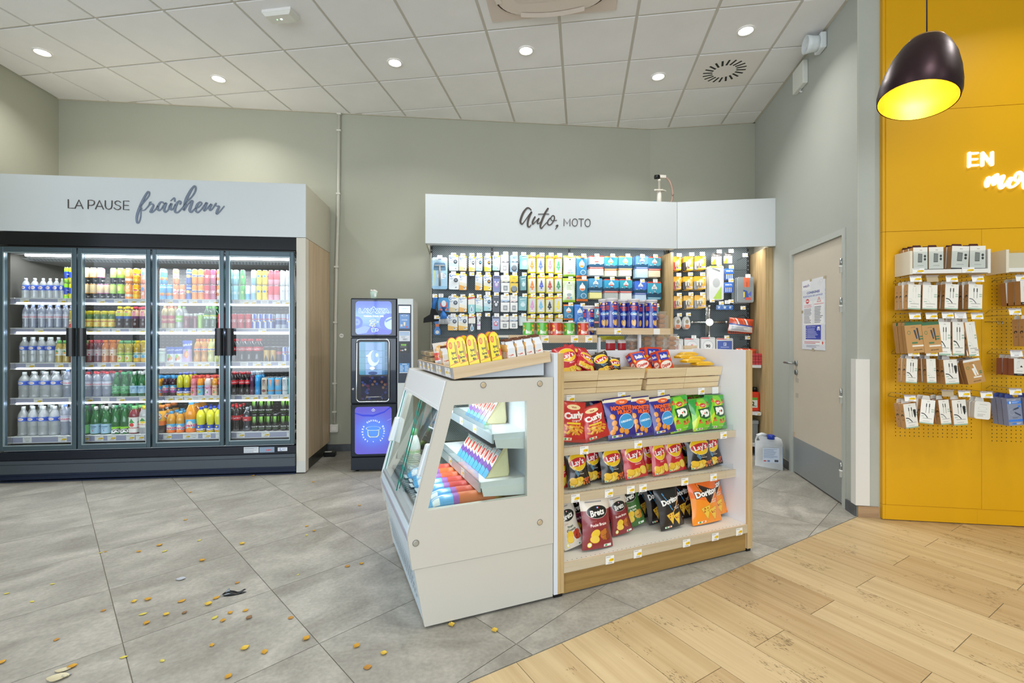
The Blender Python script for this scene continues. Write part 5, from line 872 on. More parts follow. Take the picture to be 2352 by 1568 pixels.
# cross wrench
def wrench():
    xc, yc = Q(570), QY(940); u = FG.u(xc, V2); z = FG.z(xc, yc, V2); t = thing('lug_wrench', 'chrome four way wheel wrench hanging on the pegboard', 'wrench', FG.w(u, V2, z), FG.a)
    for (a, b, nm) in (((-.2, 0), (.2, 0), 'cross_arm'), ((0, -.17), (0, .19), 'cross_arm')):
        m = MB(); m.tube([(a[0], 0, a[1]), (b[0], 0, b[1])], .0105, 10)
        for e in (a, b):
            f = (e[0]*.86, e[1]*.86); m.tube([(f[0], 0, f[1]), (e[0], 0, e[1])], .0165, 10)
        m.ob(nm, mat('#d4d7d6', .18, 1), t)
    m = MB(); m.T = Matrix.Rotation(pi/2, 4, 'X'); m.lathe([(.042, -.012), (.045, 0), (.042, .014)], 10); m.T = None; m.ob('hub', mat('#dcd8c8', .2, .9), t)
    for dx in (-.03, -.015): MB().tube([(dx, .02, -.16), (dx, .02, .18)], .009, 8).ob('spare_bar', mat('#b9bdbe', .2, 1), t)
wrench()
for (x0, x1, y0, y1, nm, rl) in ((780, 1075, 868, 1060, 'upper', .1), (868, 1120, 1235, 1385, 'lower', .04)):
    u, z, w, h = FG.box(Q(x0), Q(x1), QY(y0), QY(y1), V2-.03); t = thing('tow_rope_bag', '%s clear orange trimmed tow rope bag on the pegboard' % nm, 'bag', FG.w(u, V2-.03, z), FG.a, 'tow rope bags', rot=(0, rl, FG.a))
    c = Cv(110, 80, '#c84a2c').rect(0, .04, 1, .5, '#e6e6e8').poly([(0, .5), (1, .42), (1, .5), (0, .6)], '#3a5ab0').lines(.1, .8, .1, .4, 4, '#8a8e96'); [c.poly([(.1+i*.12, .98), (.16+i*.12, .98), (.3+i*.12, .55), (.22+i*.12, .55)], ('#e86a3a', '#f0f0ee', '#d84a2a')[i % 3]) for i in range(6)]
    ob('pouch', pmesh('pouch', w, h*.86, .07, tex(c, 'tow_'+nm, .2, .6, .4), EDGEW), t); m = MB(); q = [(-w/2+.012, -.02), (-w/2, .02), (-w/2+.01, h*.7), (-w/2+.03, h*.84), (w/2-.03, h*.84), (w/2-.01, h*.7), (w/2, .02), (w/2-.012, -.0), (-w/2+.012, -.02)]
    m.tube([(a, -.03, b) for a, b in q], .006, 6); m.ob('piping', mat('#c8461e', .5), t); MB().tube([(-.05, -.03, h*.84), (-.02, -.02, h*1.05), (.03, -.02, h*1.08), (.06, -.03, h*.84)], .005, 6).ob('strap', BLACK, t)
DS = [(185, 1140, 140, 'round white learner disc pack at the bottom left', 'd'), (362, 1130, 178, 'white disc sign pack with a pink figure', 'd'), (555, 1120, 172, 'white disc sign pack with number 90', 'n'), (755, 1130, 198, 'blue parking disc pack with letter P', 'p')]
for i, (x, y0, w, lb, k) in enumerate(DS):
    c = Cv(90, 90, '#e4e4e2').rect(.02, .9, .6, .97, '#d83a3a').lines(.62, .95, .9, .97, 1, '#aaaaaa')
    if k == 'p': c.rect(.06, .04, .94, .8, '#4a62b4').rect(.42, .45, .6, .68, '#cfd6ee').text('P', .51, .565, .14, '#4a62b4', .03).lines(.25, .78, .3, .4, 1, '#c0c8e8').rect(.4, .1, .6, .2, '#e8eaf2')
    elif k == 'n': c.ell(.5, .4, .38, .38, '#c8cccc').ell(.5, .4, .33, .33, '#f2f2f0').text('90', .5, .38, .22, '#2c2e30', .04)
    else: c.ell(.5, .42, .38, .38, '#cdd4dc').ell(.5, .42, .34, .34, '#f4f2f2').poly([(.4, .2), (.6, .2), (.56, .55), (.44, .55)], '#e87a88')
    pack(FG, Q(x), QY(y0), QY(y0)+32, w/s5, 'sign_%d' % i, c, lb, 'sign_pack', 'pack', 'sign packs on the pegboard', V2-.01, n=2, t=.006)
# hooks, once it is known what hangs where
for X, lst in ((P1, HK1), (P2, HK2)):
    for i, (x, y) in enumerate(lst):
        u = FB.u(X(x), V1-.05); zt = FB.z(X(x), PY(y), V1-.05); hook(pg1, u-.012, zt-.038, V1-.04, cardm=CARD if (i*7) % 5 else CARD2)
for i, (x, y) in enumerate(((210, 115), (360, 105), (487, 100), (690, 72), (832, 65), (1000, 115), (205, 350), (345, 343), (490, 343), (690, 237), (835, 257), (830, 418), (1035, 365), (210, 588), (350, 582), (490, 582), (605, 660), (715, 690), (785, 678), (832, 668), (975, 748), (212, 832), (320, 826), (180, 1105), (385, 1098), (780, 1100), (1030, 1105))):
    hook(pg2, FG.u(Q(x), V2-.05)-.012, FG.z(Q(x), QY(y), V2-.05)-.034, V2-.04, cardm=CARD if i % 6 else CARD2)
# things standing on the low shelves beside the end panel
for i in range(6):
    u = FG.u(1731+(i % 3)*7.5, -.45); z = .9815+(.062 if i >= 3 else 0); t = thing('red_box', '%s row of small red cartons by the end panel, %s one' % (('lower', 'upper')[i//3], ('left', 'middle', 'right')[i % 3]), 'carton', FG.w(u, -.452, z), FG.a, 'small red cartons')
    MB().box(-.015, .015, 0, .05, 0, .06).ob('carton', mat('#c8444a', .4), t, bevel=.002); MB().box(-.0148, .0148, -.0006, 0, .02, .04).ob('sleeve_band', mat('#a83036', .4), t)
u = FG.u(1733, -.4); t = thing('oil_can', 'red oil can with black cap on the low shelf', 'can', FG.w(u, -.4, .4715), FG.a)
MB().box(-.07, .055, 0, .1, 0, .21).ob('can_body', mat('#d8381e', .35), t, bevel=.015); MB().lathe([(.026, .21), (.026, .25), (.02, .262)], 12, 0, .02, .05).ob('cap', BLACK, t); MB().box(-.06, .03, -.001, 0, .04, .15).ob('label', tex(Cv(60, 70, '#dfe3da').rect(0, .75, 1, 1, '#6aa83a').text('2', .5, .4, .4, '#2c3a2c', .05).rect(.1, .1, .9, .2, '#9aa89a'), 'oil_label'), t)
u = FG.u(1729, -.4); t = thing('storage_box', 'grey plastic box on the lowest shelf by the end panel', 'box', FG.w(u, -.4, .1315), FG.a); MB().box(-.08, .055, 0, .18, 0, .2).ob('box_body', mat('#8d959a', .5), t, bevel=.006); MB().box(-.085, .06, -.006, .186, .2, .24).ob('lid', mat('#a2aaae', .5), t, bevel=.006)
# hand pump on top of the fascia
u, z, w, h = FB.box(1498, 1530, 394, 462, -.45); t = thing('hand_pump', 'white hand pump with clear hose on top of the fascia', 'pump', FB.w(u, -.45, 2.7135), FB.a)
PW_ = mat('#e8e2d6', .4); m = MB(); m.lathe([(.026, -.0), (.026, .19)], 14); m.ob('barrel', PW_, t); MB().lathe([(.012, .2), (.012, .3), (.016, .3), (.016, .32)], 10).ob('plunger', PW_, t); MB().plate([(-.07, -.03), (.02, -.045), (.08, -.005), (.01, .03)], .188, .2).ob('flange', PW_, t); MB().tube([(-.05, 0, .345), (.0, 0, .35)], .024, 12).ob('nozzle_cap', BLACK, t); MB().box(-.008, .075, -.018, .018, .335, .368).ob('pump_head', PW_, t, bevel=.004)
MB().tube(spline([(.07, 0, .35), (.125, 0, .30), (.155, 0, .2), (.15, 0, .1), (.1, 0, .014)]), .012, 10).ob('hose', glassy('hose_plastic', '#f0dcd2', .5, '#d8bcae', .1, .05, .6), t); MB().tube(spline([(-.09, 0, .01), (-.08, 0, .06), (-.03, .03, .085)]), .008, 8).ob('blue_cord', mat('#3a8fb0', .5), t)
# ================================================================== coffee vending machine, conduit, jug, door poster
FV = Fr(-1.532, 4.468, 6.4); W1, W2, HV = .432, .585, 1.655
vm = thing('coffee_machine', 'dark blue coffee vending machine with lit purple panels against the wall', 'vending machine', FV.w(0, 0, 0), FV.a)
NAVY = mat('#101c2c', .25, .3, coat=.4, name='navy_gloss'); SIL = mat('#c3c7c4', .4, .3)
MB().box(.004, W2-.002, .03, .5, .012, HV-.008).ob('cabinet', mat('#b9b7ac', .5), vm, bevel=.004); MB().box(.0, W1, .012, .03, .14, HV).ob('door_backing', NAVY, vm)
def vz(y): return FV.z(806, y, 0)
def vu(x): return FV.u(x, 0)
zs = [vz(1050), vz(927.5), vz(774), vz(684)]
for a, b in zip(zs[:-1], zs[1:]): MB().box(.0, W1, -.015, .012, a+.002, b-.002).ob('door_section', NAVY, vm, bevel=.012)
MB().box(.002, W1, -.008, .03, .02, zs[0]-.004).ob('kick_panel', mat('#0e1a28', .35), vm, bevel=.003); m = MB(); [m.lathe([(.018, 0), (.018, .02)], 10, 0, x, y) for x, y in ((.05, .05), (W1-.05, .05), (.05, .42), (.53, .42))]; q = m.ob('feet', BLACK, vm); q['kind'] = 'stuff'
MB().box(W1+.002, W2, -.012, .03, .02, HV-.002).ob('side_column', SIL, vm, bevel=.004)
def rrect(x0, x1, z0, z1, r, n=5):
    o = []
    for cx, cz, a0 in ((x1-r, z0+r, -90), (x1-r, z1-r, 0), (x0+r, z1-r, 90), (x0+r, z0+r, 180)): o += [(cx+r*cos(rad(a0+90*i/n)), cz+r*sin(rad(a0+90*i/n))) for i in range(n+1)]
    return o
c = Cv(260, 240, '#4a5ccc'); yy = np.linspace(0, 1, c.H)[:, None, None]; xx = np.linspace(-1, 1, c.W)[None, :, None]
c.a[:] = np.array([.27, .37, .80])+np.exp(-((yy-.5)/.28)**2)*np.array([.24, .32, .16])+0*xx
for k in range(9): c.rect(.0, .4+k*.028, 1, .408+k*.028, '#6f8ae2')
c.ell(.02, .36, .18, .18, '#4a66c8').ell(.03, .37, .1, .1, '#7590de').ell(.04, .37, .03, .03, '#5a78d4').ell(.95, .36, .29, .28, '#4a62c4').ell(1.0, .34, .2, .19, '#a8c2f0').poly([(.82, .42), (1, .5), (1, .46), (.84, .36)], '#5a78cc').poly([(0, .16), (.25, .26), (.4, .22), (.3, .05), (0, 0)], '#7f9ae0').poly([(.3, .0), (.42, .24), (.6, .22), (1, .1), (1, 0)], '#4a58c0')
for k, ch in enumerate('LAVAZZA'): c.text(ch, .15+k*.117, .72+(.02 if ch == 'A' and k == 3 else 0), .13 if k != 3 else .19, '#5f86ee', .02, line=('#cfe4ff', .012), asp=1.25)
c.text('TORINO. ITALIA, 1895', .5, .55, .045, '#f4f8ff', .05, wmax=.66)
for ex, ey, rx in ((.47, .42, .09), (.52, .36, .12), (.46, .3, .08), (.5, .25, .05)): c.ell(ex, ey, rx, .03, '#e6e08a', 12, .72)
c.poly([(.43, .19), (.57, .19), (.545, .07), (.455, .07)], '#dcecff').poly([(.445, .18), (.555, .18), (.535, .08), (.465, .08)], '#5b8af0').ell(.59, .14, .04, .045, '#dcecff', 0, .6)
LIT1 = tex(c, 'upper_lit_panel', .15, .5, .5, .38)
c = Cv(240, 300, '#4a4ec0'); yy = np.linspace(0, 1, c.H)[:, None, None]; xx = np.linspace(-1, 1, c.W)[None, :, None]
c.a[:] = np.array([.37, .33, .74])+np.exp(-((yy-.48)/.3)**2-(xx/.9)**2)*np.array([-.06, .22, .20])
c.poly([(0, .88), (.2, .84), (.5, .83), (.8, .9), (.95, .99), (1, .99), (.8, .87), (.5, .79), (.2, .8), (0, .86)], '#2c3cc4').poly([(.88, .7), (1, .74), (1, .745), (.88, .705)], '#b9c0f0')
for dx in (0, .02): c.poly([(.44+dx, .92-dx), (.5, .965-dx*2), (.56-dx, .92-dx), (.545-dx, .92-dx), (.5, .95-dx*2), (.455+dx, .92-dx)], '#e8f0d8')
import math as _m
def arc(cv, t, cx, cy, r, a0, a1, h, k, flip=False):
    for i, ch in enumerate(t):
        a = rad(a0+(a1-a0)*(i/(len(t)-1))); cv.text(ch, cx+r*cos(a), cy+r*sin(a)*cv.w/cv.h, h, k, .05, _m.degrees(a)-90)
arc(c, 'CAPSULE', .5, .47, .3, 123, 57, .034, '#f2f6ff'); arc(c, 'QUALITY', .5, .47, .3, 28, -50, .034, '#f2f6ff'); arc(c, 'LAVAZZA', .5, .47, .3, 236, 152, .034, '#f2f6ff')
c.ell(.5, .26, .012, .01, '#f2f6ff').ell(.5, .54, .2, .045, '#d8dca0', 0, .92).poly([(.34, .5), (.355, .5), (.37, .4), (.42, .365), (.58, .365), (.63, .4), (.645, .5), (.66, .5), (.65, .39), (.6, .352), (.4, .352), (.35, .39)], '#d8dca0').rect(.34, .495, .66, .503, '#d8dca0')
LIT2 = tex(c, 'lower_lit_panel', .15, .5, .5, .38)
MB().prism(rrect(vu(817.5), vu(900), vz(768), vz(691.5), .03), -.017, -.015, 1, 0).ob('lit_panel', [LIT1, NAVY], vm); MB().prism(rrect(vu(816), vu(900), vz(1042.5), vz(934), .03), -.017, -.015, 1, 0).ob('lit_panel', [LIT2, NAVY], vm)
a, b, z0, z1 = vu(820), vu(895), vz(922), vz(779); o_ = rrect(a, b, z0, z1, .035, 6); MB().tube([(x, -.02, z) for x, z in o_+[o_[0]]], .0085, 8, cap=False).ob('chrome_surround', CHROME, vm)
MB().prism(rrect(a+.01, b-.01, z0+.01, z1-.01, .028), -.0185, -.015, 0).ob('window_recess', mat('#0a0f16', .3), vm)
c = Cv(150, 170, '#5a8cb8'); yy = np.linspace(0, 1, c.H)[:, None, None]; c.a[:] = np.array([.22, .42, .6])+yy*np.array([.12, .16, .14]); c.rect(0, 0, .2, .75, '#4a8ca8').rect(.22, .0, .8, .97, '#7aa0d0').rect(.9, 0, 1, 1, '#2a5a80')
for k in range(4): c.rect(.0, .15+k*.19, 1, .165+k*.19, '#3f7494')
c.ell(.5, .5, .2, .24, '#cfe2f6').ell(.56, .56, .15, .19, '#8ab0dc').ell(.62, .6, .05, .06, '#cfe2c0').ell(.46, .2, .09, .05, '#f2f0ff').ell(.3, .58, .06, .03, '#d8e8f8', 20).ell(.48, .05, .16, .05, '#3c5488'); SCR = tex(c, 'globe_screen', .1, .5, .6, .25)
MB().prism(rrect(vu(826), vu(891), vz(860.5), vz(785), .012), -.0205, -.0185, 0).ob('screen', SCR, vm)
c = Cv(110, 100, '#141a3a'); r = random.Random(4)
for k in range(40): c.ell(r.random(), r.random(), .05, .06, r.choice(['#2a3a78', '#5a2a4a', '#1a2450', '#7a5a4a', '#3a4a88', '#14204a']), r.uniform(0, 90))
MB().box(vu(830), vu(890), -.0205, -.0185, vz(917), vz(864)).ob('cup_bay', tex(c, 'cup_bay', .1, .6, .8), vm); MB().tube([(vu(840), -.022, vz(918)), (vu(843), -.03, vz(911)), (vu(877), -.03, vz(911)), (vu(880), -.022, vz(918))], .0035, 6).ob('bay_rail', CHROME, vm)
m = MB(); m.T = Matrix.Translation((vu(812), -.015, vz(893))) @ Matrix.Rotation(pi/2, 4, 'X'); m.lathe([(.012, 0), (.012, .006), (.008, .008)], 12); m.T = None; m.ob('lock', CHROME, vm)
MB().box(vu(914.5), vu(945), -.0135, -.012, vz(880), vz(698.5)).ob('control_inset', mat('#12243a', .3), vm)
def vpan(x0, x1, y0, y1, cv, nm, d=.003, **k): MB().box(vu(x0), vu(x1), -.0135-d, -.0135, vz(y1), vz(y0)).ob(nm, tex(cv, nm+str(int(x0)), .3, **k), vm)
vpan(916.5, 942.5, 702, 718, Cv(110, 66, '#dfeef2').text('Concerto', .5, .66, .2, '#5f8a9a', .02).ell(.3, .28, .05, .08, '#5f8a9a', 0, .6).text('NECTA', .55, .28, .12, '#5f8a9a', .01), 'name_screen', emit=.5)
pc_ = Cv(90, 120, '#4a78c0').rect(.05, .05, .95, .95, '#6a98d4'); pc_.text('LAVAZZA', .5, .6, .07, '#ffffff', .03).ell(.5, .9, .3, .06, '#cfe0f4', 0, .7).poly([(.4, .45), (.6, .45), (.57, .2), (.43, .2)], '#f0e6d8').rect(.12, .15, .32, .3, '#e8d8c0').ell(.7, .12, .12, .05, '#c85a6a'); vpan(917.5, 941.5, 720.5, 754.5, pc_, 'drinks_poster')
vpan(917, 942, 760, 783.5, Cv(90, 84, '#dfe3ea').rect(.05, .78, .95, .86, '#4a90d0').rect(.05, .6, .95, .68, '#6aa4dc').lines(.2, .7, .3, .55, 3, '#a0a8b4').rect(.32, .08, .8, .3, '#c9ced6').lines(.38, .74, .12, .26, 2, '#6a7078'), 'notice_sheet')
kp = Cv(80, 96, '#16191c').rect(.12, .66, .72, .84, '#8ed04a').lines(.16, .68, .68, .82, 2, '#5a9a2a')
for i in range(5): kp.ell(.12+.14*i, .56, .035, .03, '#c9ccd0').ell(.12+.14*i, .46, .035, .03, '#4a5056')
kp.ell(.62, .3, .12, .1, '#d8dcc8').rect(.06, .16, .2, .28, '#d88a6a').rect(.24, .16, .4, .28, '#c9d4e4'); vpan(919, 939.5, 786, 810, kp, 'keypad', .008)
m = MB(); m.T = Matrix.Translation((vu(926), -.0135, vz(818.5))) @ Matrix.Rotation(pi/2, 4, 'X'); m.lathe([(.011, 0), (.011, .004)], 12); m.T = None; m.ob('coin_return', BLACK, vm); MB().box(vu(932), vu(933.5), -.0145, -.0135, vz(823), vz(814)).ob('coin_slot', BLACK, vm)
vpan(918, 941, 834.5, 857, Cv(90, 90, '#4a8ed0').lines(.06, .46, .15, .8, 6, '#cfe2f4', 2).lines(.54, .94, .15, .8, 6, '#cfe2f4', 3).rect(.25, .86, .75, .94, '#d8e8f4').rect(0, 0, 1, .08, '#e6edf2'), 'drinks_list')
t = thing('paper_cup', 'pale green paper cup stuffed with tissue on the vending machine', 'cup', FV.w(vu(853), .12, HV+.001), FV.a)
MB().lathe([(.026, 0), (.036, .072), (.034, .072)], 16).ob('cup_body', mat('#bcd4c8', .6), t); MB().box(.012, .03, -.0345, -.031, .02, .055).ob('cup_label', mat('#eef0ee', .5), t); m = MB(); r = random.Random(2)
for i in range(9): m.lathe([(.002, 0), (.012, .006), (.011, .016), (.003, .02)], 6, 0, r.uniform(-.02, .025), r.uniform(-.02, .02), False); m.v[-24:] = [(x, y, z+.064+.008*(i % 2)) for x, y, z in m.v[-24:]]
m.ob('tissue', mat('#efe9e4', .9), t)
# ---- conduit on the back wall with clips, socket and round sticker
zc = lambda y, x=775: FB.z(x, y, -.02); P = [(FB.u(779, -.02), -.02, 3.78), (FB.u(777, -.02), -.02, zc(480)), (FB.u(773, -.02), -.02, zc(610)), (FB.u(770.5, -.02), -.02, zc(740)), (FB.u(769, -.02), -.02, zc(880)), (FB.u(768.5, -.02), -.02, zc(972))]
t = thing('wall_conduit', 'thin white cable conduit running down the wall beside the fridge', 'conduit', FB.w(0, 0, 0), FB.a); MB().tube(P, .0165, 10).ob('pipe', mat('#cfcdc0', .5), t)
for y in (262, 300, 445, 613, 740, 880, 945):
    x_ = np.interp(zc(y), [p[2] for p in P][::-1], [p[0] for p in P][::-1]); MB().box(x_-.022, x_+.022, -.04, -.002, zc(y)-.009, zc(y)+.009).ob('clip', mat('#dad8cc', .5), t)
u, z, w, h = FB.box(757, 776, 975, 993, -.05); t = thing('socket_box', 'white socket box at the foot of the conduit', 'socket', FB.w(u, 0, z), FB.a); MB().box(-w/2, w/2, -.05, -.001, 0, h).ob('housing', mat('#e6e4dc', .4), t, bevel=.006); MB().box(-w*.3, w*.3, -.053, -.05, h*.2, h*.75).ob('faceplate', mat('#f2f0ea', .35), t, bevel=.002)
u, z, w, h = FB.box(779.5, 789.5, 765.5, 775.5, 0); t = thing('wall_sticker', 'small round white sticker on the wall left of the coffee machine', 'sticker', FB.w(u, -.001, z+h/2), FB.a); m = MB(); m.T = Matrix.Rotation(pi/2, 4, 'X'); m.lathe([(w/2, 0), (w/2, .003)], 20); m.T = None; m.ob('disc', mat('#f0f0ea', .5), t); MB().box(-w*.3, w*.3, -.0036, -.003, -.003, .003).ob('print', mat('#8a8a86', .5), t)
u = FB.u(757, -.2); t = thing('power_strip', 'black multi socket lying on the floor behind the fridge corner', 'power strip', FB.w(u, -.18, .001), FB.a); MB().box(-.05, .07, -.08, .0, 0, .05).ob('strip_body', BLACK, t, bevel=.01); MB().box(-.04, .03, -.07, -.03, .05, .052).ob('strip_label', mat('#c9c9c4', .5), t)
# ---- blue screenwash jug by the end panel
u, z, w, h = F0.box(1732, 1786, 997, 1073, 4.64); t = thing('screenwash_jug', 'white and blue screenwash jug on the floor beside the door', 'jug', (u, 4.60, .001), rad(-12))
m = MB(); pr = [(1, 0), (1.0, .02), (1, .055), (.985, .06), (.985, .225), (1, .23), (1, .26), (.9, .3), (.6, .315)]; hw, hd = .113, .075
def rr(sx, z): return [(hw*sx*(1 if abs(a) > .9 else a), hd*sx*(1 if abs(b) > .9 else b), z) for a, b in ((-.86, -1), (.86, -1), (1, -.8), (1, .8), (.86, 1), (-.86, 1), (-1, .8), (-1, -.8))]
m.grid([[*rr(s_, z), rr(s_, z)[0]] for s_, z in pr]); m.face([m.vt(p) for p in rr(.6, .315)]); m.ob('jug_body', mat('#e4e8ea', .35, var=.06, vscale=8), t)
m = MB(); m.grid([[*rr(1.012, z), rr(1.012, z)[0]] for z in (.06, .225)]); m.ob('blue_wrap', mat('#5a9ae0', .35), t)
c = Cv(100, 120, '#cfdcf0').lines(.06, .92, .3, .94, 11, '#8a9cbc').rect(.06, .06, .22, .14, '#c84a4a').rect(.28, .05, .44, .16, '#6a86b4').rect(.72, .05, .95, .2, '#4a4e58'); MB().box(-.07, .075, -hd*1.016-.001, -hd*1.013, .075, .215).ob('label', tex(c, 'jug_label'), t)
MB().lathe([(.032, .29), (.032, .325), (.028, .332)], 14, 0, .02, -.02).ob('cap', mat('#1f3cae', .35), t); MB().tube([(-.09, 0, .27), (-.095, 0, .32), (-.06, 0, .332), (-.01, .02, .318)], .016, 8).ob('handle', mat('#e8ecee', .35), t)
# ---- poster on the door
FDL = Fr(2.851, 5.534, -99.8); u, z, w, h = FDL.box(1843.5, 1896.5, 640, 803, .012); t = thing('door_poster', 'white washing instructions poster taped to the beige door', 'poster', FDL.w(u, .0115, z), FDL.a)
c = Cv(260, 620, '#e9ebf1'); c.rect(0, .86, .38, 1, '#f8f8fa').text('wash', .19, .925, .045, '#3a4a9a', .01, wmax=.3).text('e', .165, .922, .03, '#e88a3c', .05).ell(.84, .945, .065, .026, '#c2c6d2', 0, .86).ell(.73, .925, .04, .016, '#c8ccd8', 0, .84).ell(.79, .9, .025, .01, '#ccd0da', 0, .8)
c.text('CONSIGNES', .5, .815, .032, '#2c3a9c', .045, wmax=.56).text('PORTIQUE DE LAVAGE', .48, .765, .026, '#3a4ab0', .015, wmax=.84)
for x0, x1 in ((.05, .48), (.52, .95)): c.rect(x0, .36, x1, .69, '#f8f9fb')
c.ell(.25, .695, .075, .036, '#d8343c').rect(.2, .688, .3, .703, '#ffffff').poly([(.66, .665), (.84, .665), (.75, .74)], '#d04a50').poly([(.685, .672), (.815, .672), (.75, .725)], '#f6f4f4').rect(.745, .69, .757, .714, '#3a3a40').rect(.745, .678, .757, .685, '#3a3a40')
c.text('ACCES INTERDIT', .265, .635, .015, '#d0464c', .02, wmax=.34).text('AUX VEHICULES', .265, .612, .015, '#d0464c', .02, wmax=.34).text('CONSIGNES DE SECURITE', .735, .64, .013, '#d0464c', .02, wmax=.4)
c.lines(.09, .44, .375, .59, 12, '#7a7e88', 4).lines(.56, .91, .375, .61, 11, '#7a7e88', 5); c.rect(.17, .145, .83, .345, '#2a3fb4').text("CONSIGNES D'UTILISATION", .4, .325, .013, '#ffffff', .03, wmax=.4).lines(.24, .7, .16, .305, 7, '#c9d0f2', 6)
for i in range(5): c.ell(.2, .293-i*.029, .018, .008, '#ffffff')
c.rect(.68, .3, .78, .325, '#ffffff').rect(.67, .27, .7, .3, '#ffffff').rect(.76, .27, .79, .3, '#ffffff').rect(.715, .275, .745, .3, '#ffffff'); c.rect(.04, .075, .96, .125, '#f9fafc').lines(.1, .82, .08, .12, 2, '#d06a70').ell(.9, .1, .03, .022, '#d8602c').ell(.9, .1, .02, .014, '#d82c34').lines(.2, .8, .03, .065, 3, '#9a9eb0')
MB().box(-w/2, w/2, -.0035, -.001, 0, h).ob('poster_sheet', [tex(c, 'door_poster', .35, .5, .3)], t)
for x_, z_ in ((w*.5-.01, h-.01), (-w*.1, h-.005), (0, .002), (-w*.5+.005, h*.55)): MB().box(x_-.02, x_+.02, -.0042, -.0036, z_-.012, z_+.012).ob('tape', glassy('tape', '#f4eedc', .4, '#e8dcc0', .2, .05, .4), t)
# ---- sounder and junction box high on the door wall
u = FDL.u(1892, 0); z = FDL.z(1892, 99, 0); t = thing('alarm_sounder', 'round white alarm sounder high on the door wall', 'alarm', FDL.w(u, 0, z), FDL.a)
AW = mat('#dfe5e6', .4); m = MB(); m.box(-.062, .062, -.05, -.001, -.065, .065); m.ob('wall_base', AW, t, bevel=.012); m = MB(); m.T = Matrix.Translation((0, -.05, 0)) @ Matrix.Rotation(pi/2, 4, 'X'); m.lathe([(.062, 0), (.06, .02), (.064, .05), (.072, .09), (.066, .09), (.05, .05)], 24); m.T = None; m.ob('horn', AW, t); m = MB(); m.T = Matrix.Translation((0, -.10, 0)) @ Matrix.Rotation(pi/2, 4, 'X'); m.lathe([(.045, 0), (.03, .02), (.006, .028)], 18); m.T = None; m.ob('horn_cone', AW, t)
u, z, w, h = FDL.box(1824, 1848, 152, 204, -.03); t = thing('junction_box', 'small white junction box on the door wall below the ceiling', 'junction box', FDL.w(u, 0, z), FDL.a); MB().box(-w/2, w/2, -.045, -.001, 0, h).ob('housing', mat('#e2e4dc', .4), t, bevel=.006); MB().tube([(0, -.02, 0), (-.005, -.02, -.02), (.01, -.01, -.03)], .008, 6).ob('cable', mat('#e6e6e0', .5), t)
# ================================================================== snack island: white chilled display, tray on top, snack gondola
DW = mat('#cbc7bd', .42, name='white_enamel'); DW2 = mat('#eceff1', .35); ICE = mat('#cfdfea', .35, name='pale_blue_enamel'); GREYE = mat('#c4c5cc', .4)
LN, CU = .95, .640                                                          # length of the chilled display, back plane
def isolve(f, a, b):
    fa = f(a)
    for _ in range(50):
        m_ = (a+b)/2
        if (f(m_) > 0) == (fa > 0): a = m_
        else: b = m_
    return (a+b)/2
cd = thing('chilled_display', 'white chilled sandwich display with sliding glass front and windowed end panel', 'display fridge', FI.w(0, 0, 0), FI.a)
WIN = [(.132, .985), (.493, .985), (.495, .527), (.012, .527)]; OUT = [(-.056, .277), (.636, .277), (.636, 1.094), (.101, 1.094), (-.075, .42)]
def endpanel(v0, v1, nm):
    m = MB(); m.prism([OUT[0], OUT[1], (.636, .527), (.012, .527), (-.0469, .527), OUT[4]], v0, v1); m.prism([(.012, .527), (-.0469, .527), (.0726, .985), (.132, .985)][::-1], v0, v1); m.prism([(.495, .527), (.636, .527), (.636, .985), (.493, .985)], v0, v1); m.prism([(.0726, .985), (.636, .985), (.636, 1.094), (.101, 1.094)], v0, v1)
    p = m.ob(nm, DW, cd); MB().prism([WIN[3], WIN[2], WIN[1], WIN[0]], v0+.006, v0+.010).ob('end_window', glassy('end_glass', '#f4faf8', 0, '#ffffff', .02, .05, .8), p); return p
e1 = endpanel(0, .026, 'end_panel'); endpanel(LN-.026, LN, 'end_panel')
MB().prism([(.0, .012), (.636, .012), (.636, .274), (-.046, .274)], .004, .026).ob('lower_end_panel', DW, cd, bevel=.002); MB().prism([(.0, .012), (.636, .012), (.636, .274), (-.046, .274)], LN-.026, LN-.004).ob('lower_end_panel', DW, cd, bevel=.002)
for x, y in ((1110, 884), (1240, 881), (1240, 1199), (955, 1247)):
    m = MB(); m.T = Matrix.Translation((FI.u(x), 0, FI.z(x, y))) @ Matrix.Rotation(pi/2, 4, 'X'); m.lathe([(.0125, 0), (.0125, .003), (.010, .005)], 16); m.T = None; s_ = m.ob('screw_cap', mat('#c9b79a' if x > 1000 else '#a8a8a0', .35, .3), e1)
    m = MB(); m.T = Matrix.Translation((FI.u(x), 0, FI.z(x, y))) @ Matrix.Rotation(pi/2, 4, 'X'); m.lathe([(.015, 0), (.015, .0015)], 16); m.T = None; m.ob('screw_ring', mat('#8f9294', .3, .6), s_)
sl = lambda z: .101-(1.094-z)*(.176/.674)                                     # the slanted front, u at height z
m = MB(); a, b = .03, LN-.03
m.prism([(sl(.975), .975), (sl(.975)+.05, .975), (.135, 1.092), (.099, 1.092)], a, b); m.ob('front_header', DW2, cd, bevel=.004)
MB().box(.10, .636, a, b, 1.06, 1.09).ob('top_board', DW, cd); MB().box(.60, .634, a, b, .02, 1.06).ob('back_board', mat('#e7eaee', .5), cd)
MB().prism([(-.044, .276), (.0, .276), (.02, .46), (-.066, .46), (-.0735, .425)], a, b).ob('sill', ICE, cd, bevel=.004); MB().prism([(-.071, .39), (-.063, .385), (-.058, .428), (-.077, .428)], a+.01, b-.01).ob('price_strip', mat('#a8a9bb', .3), cd)
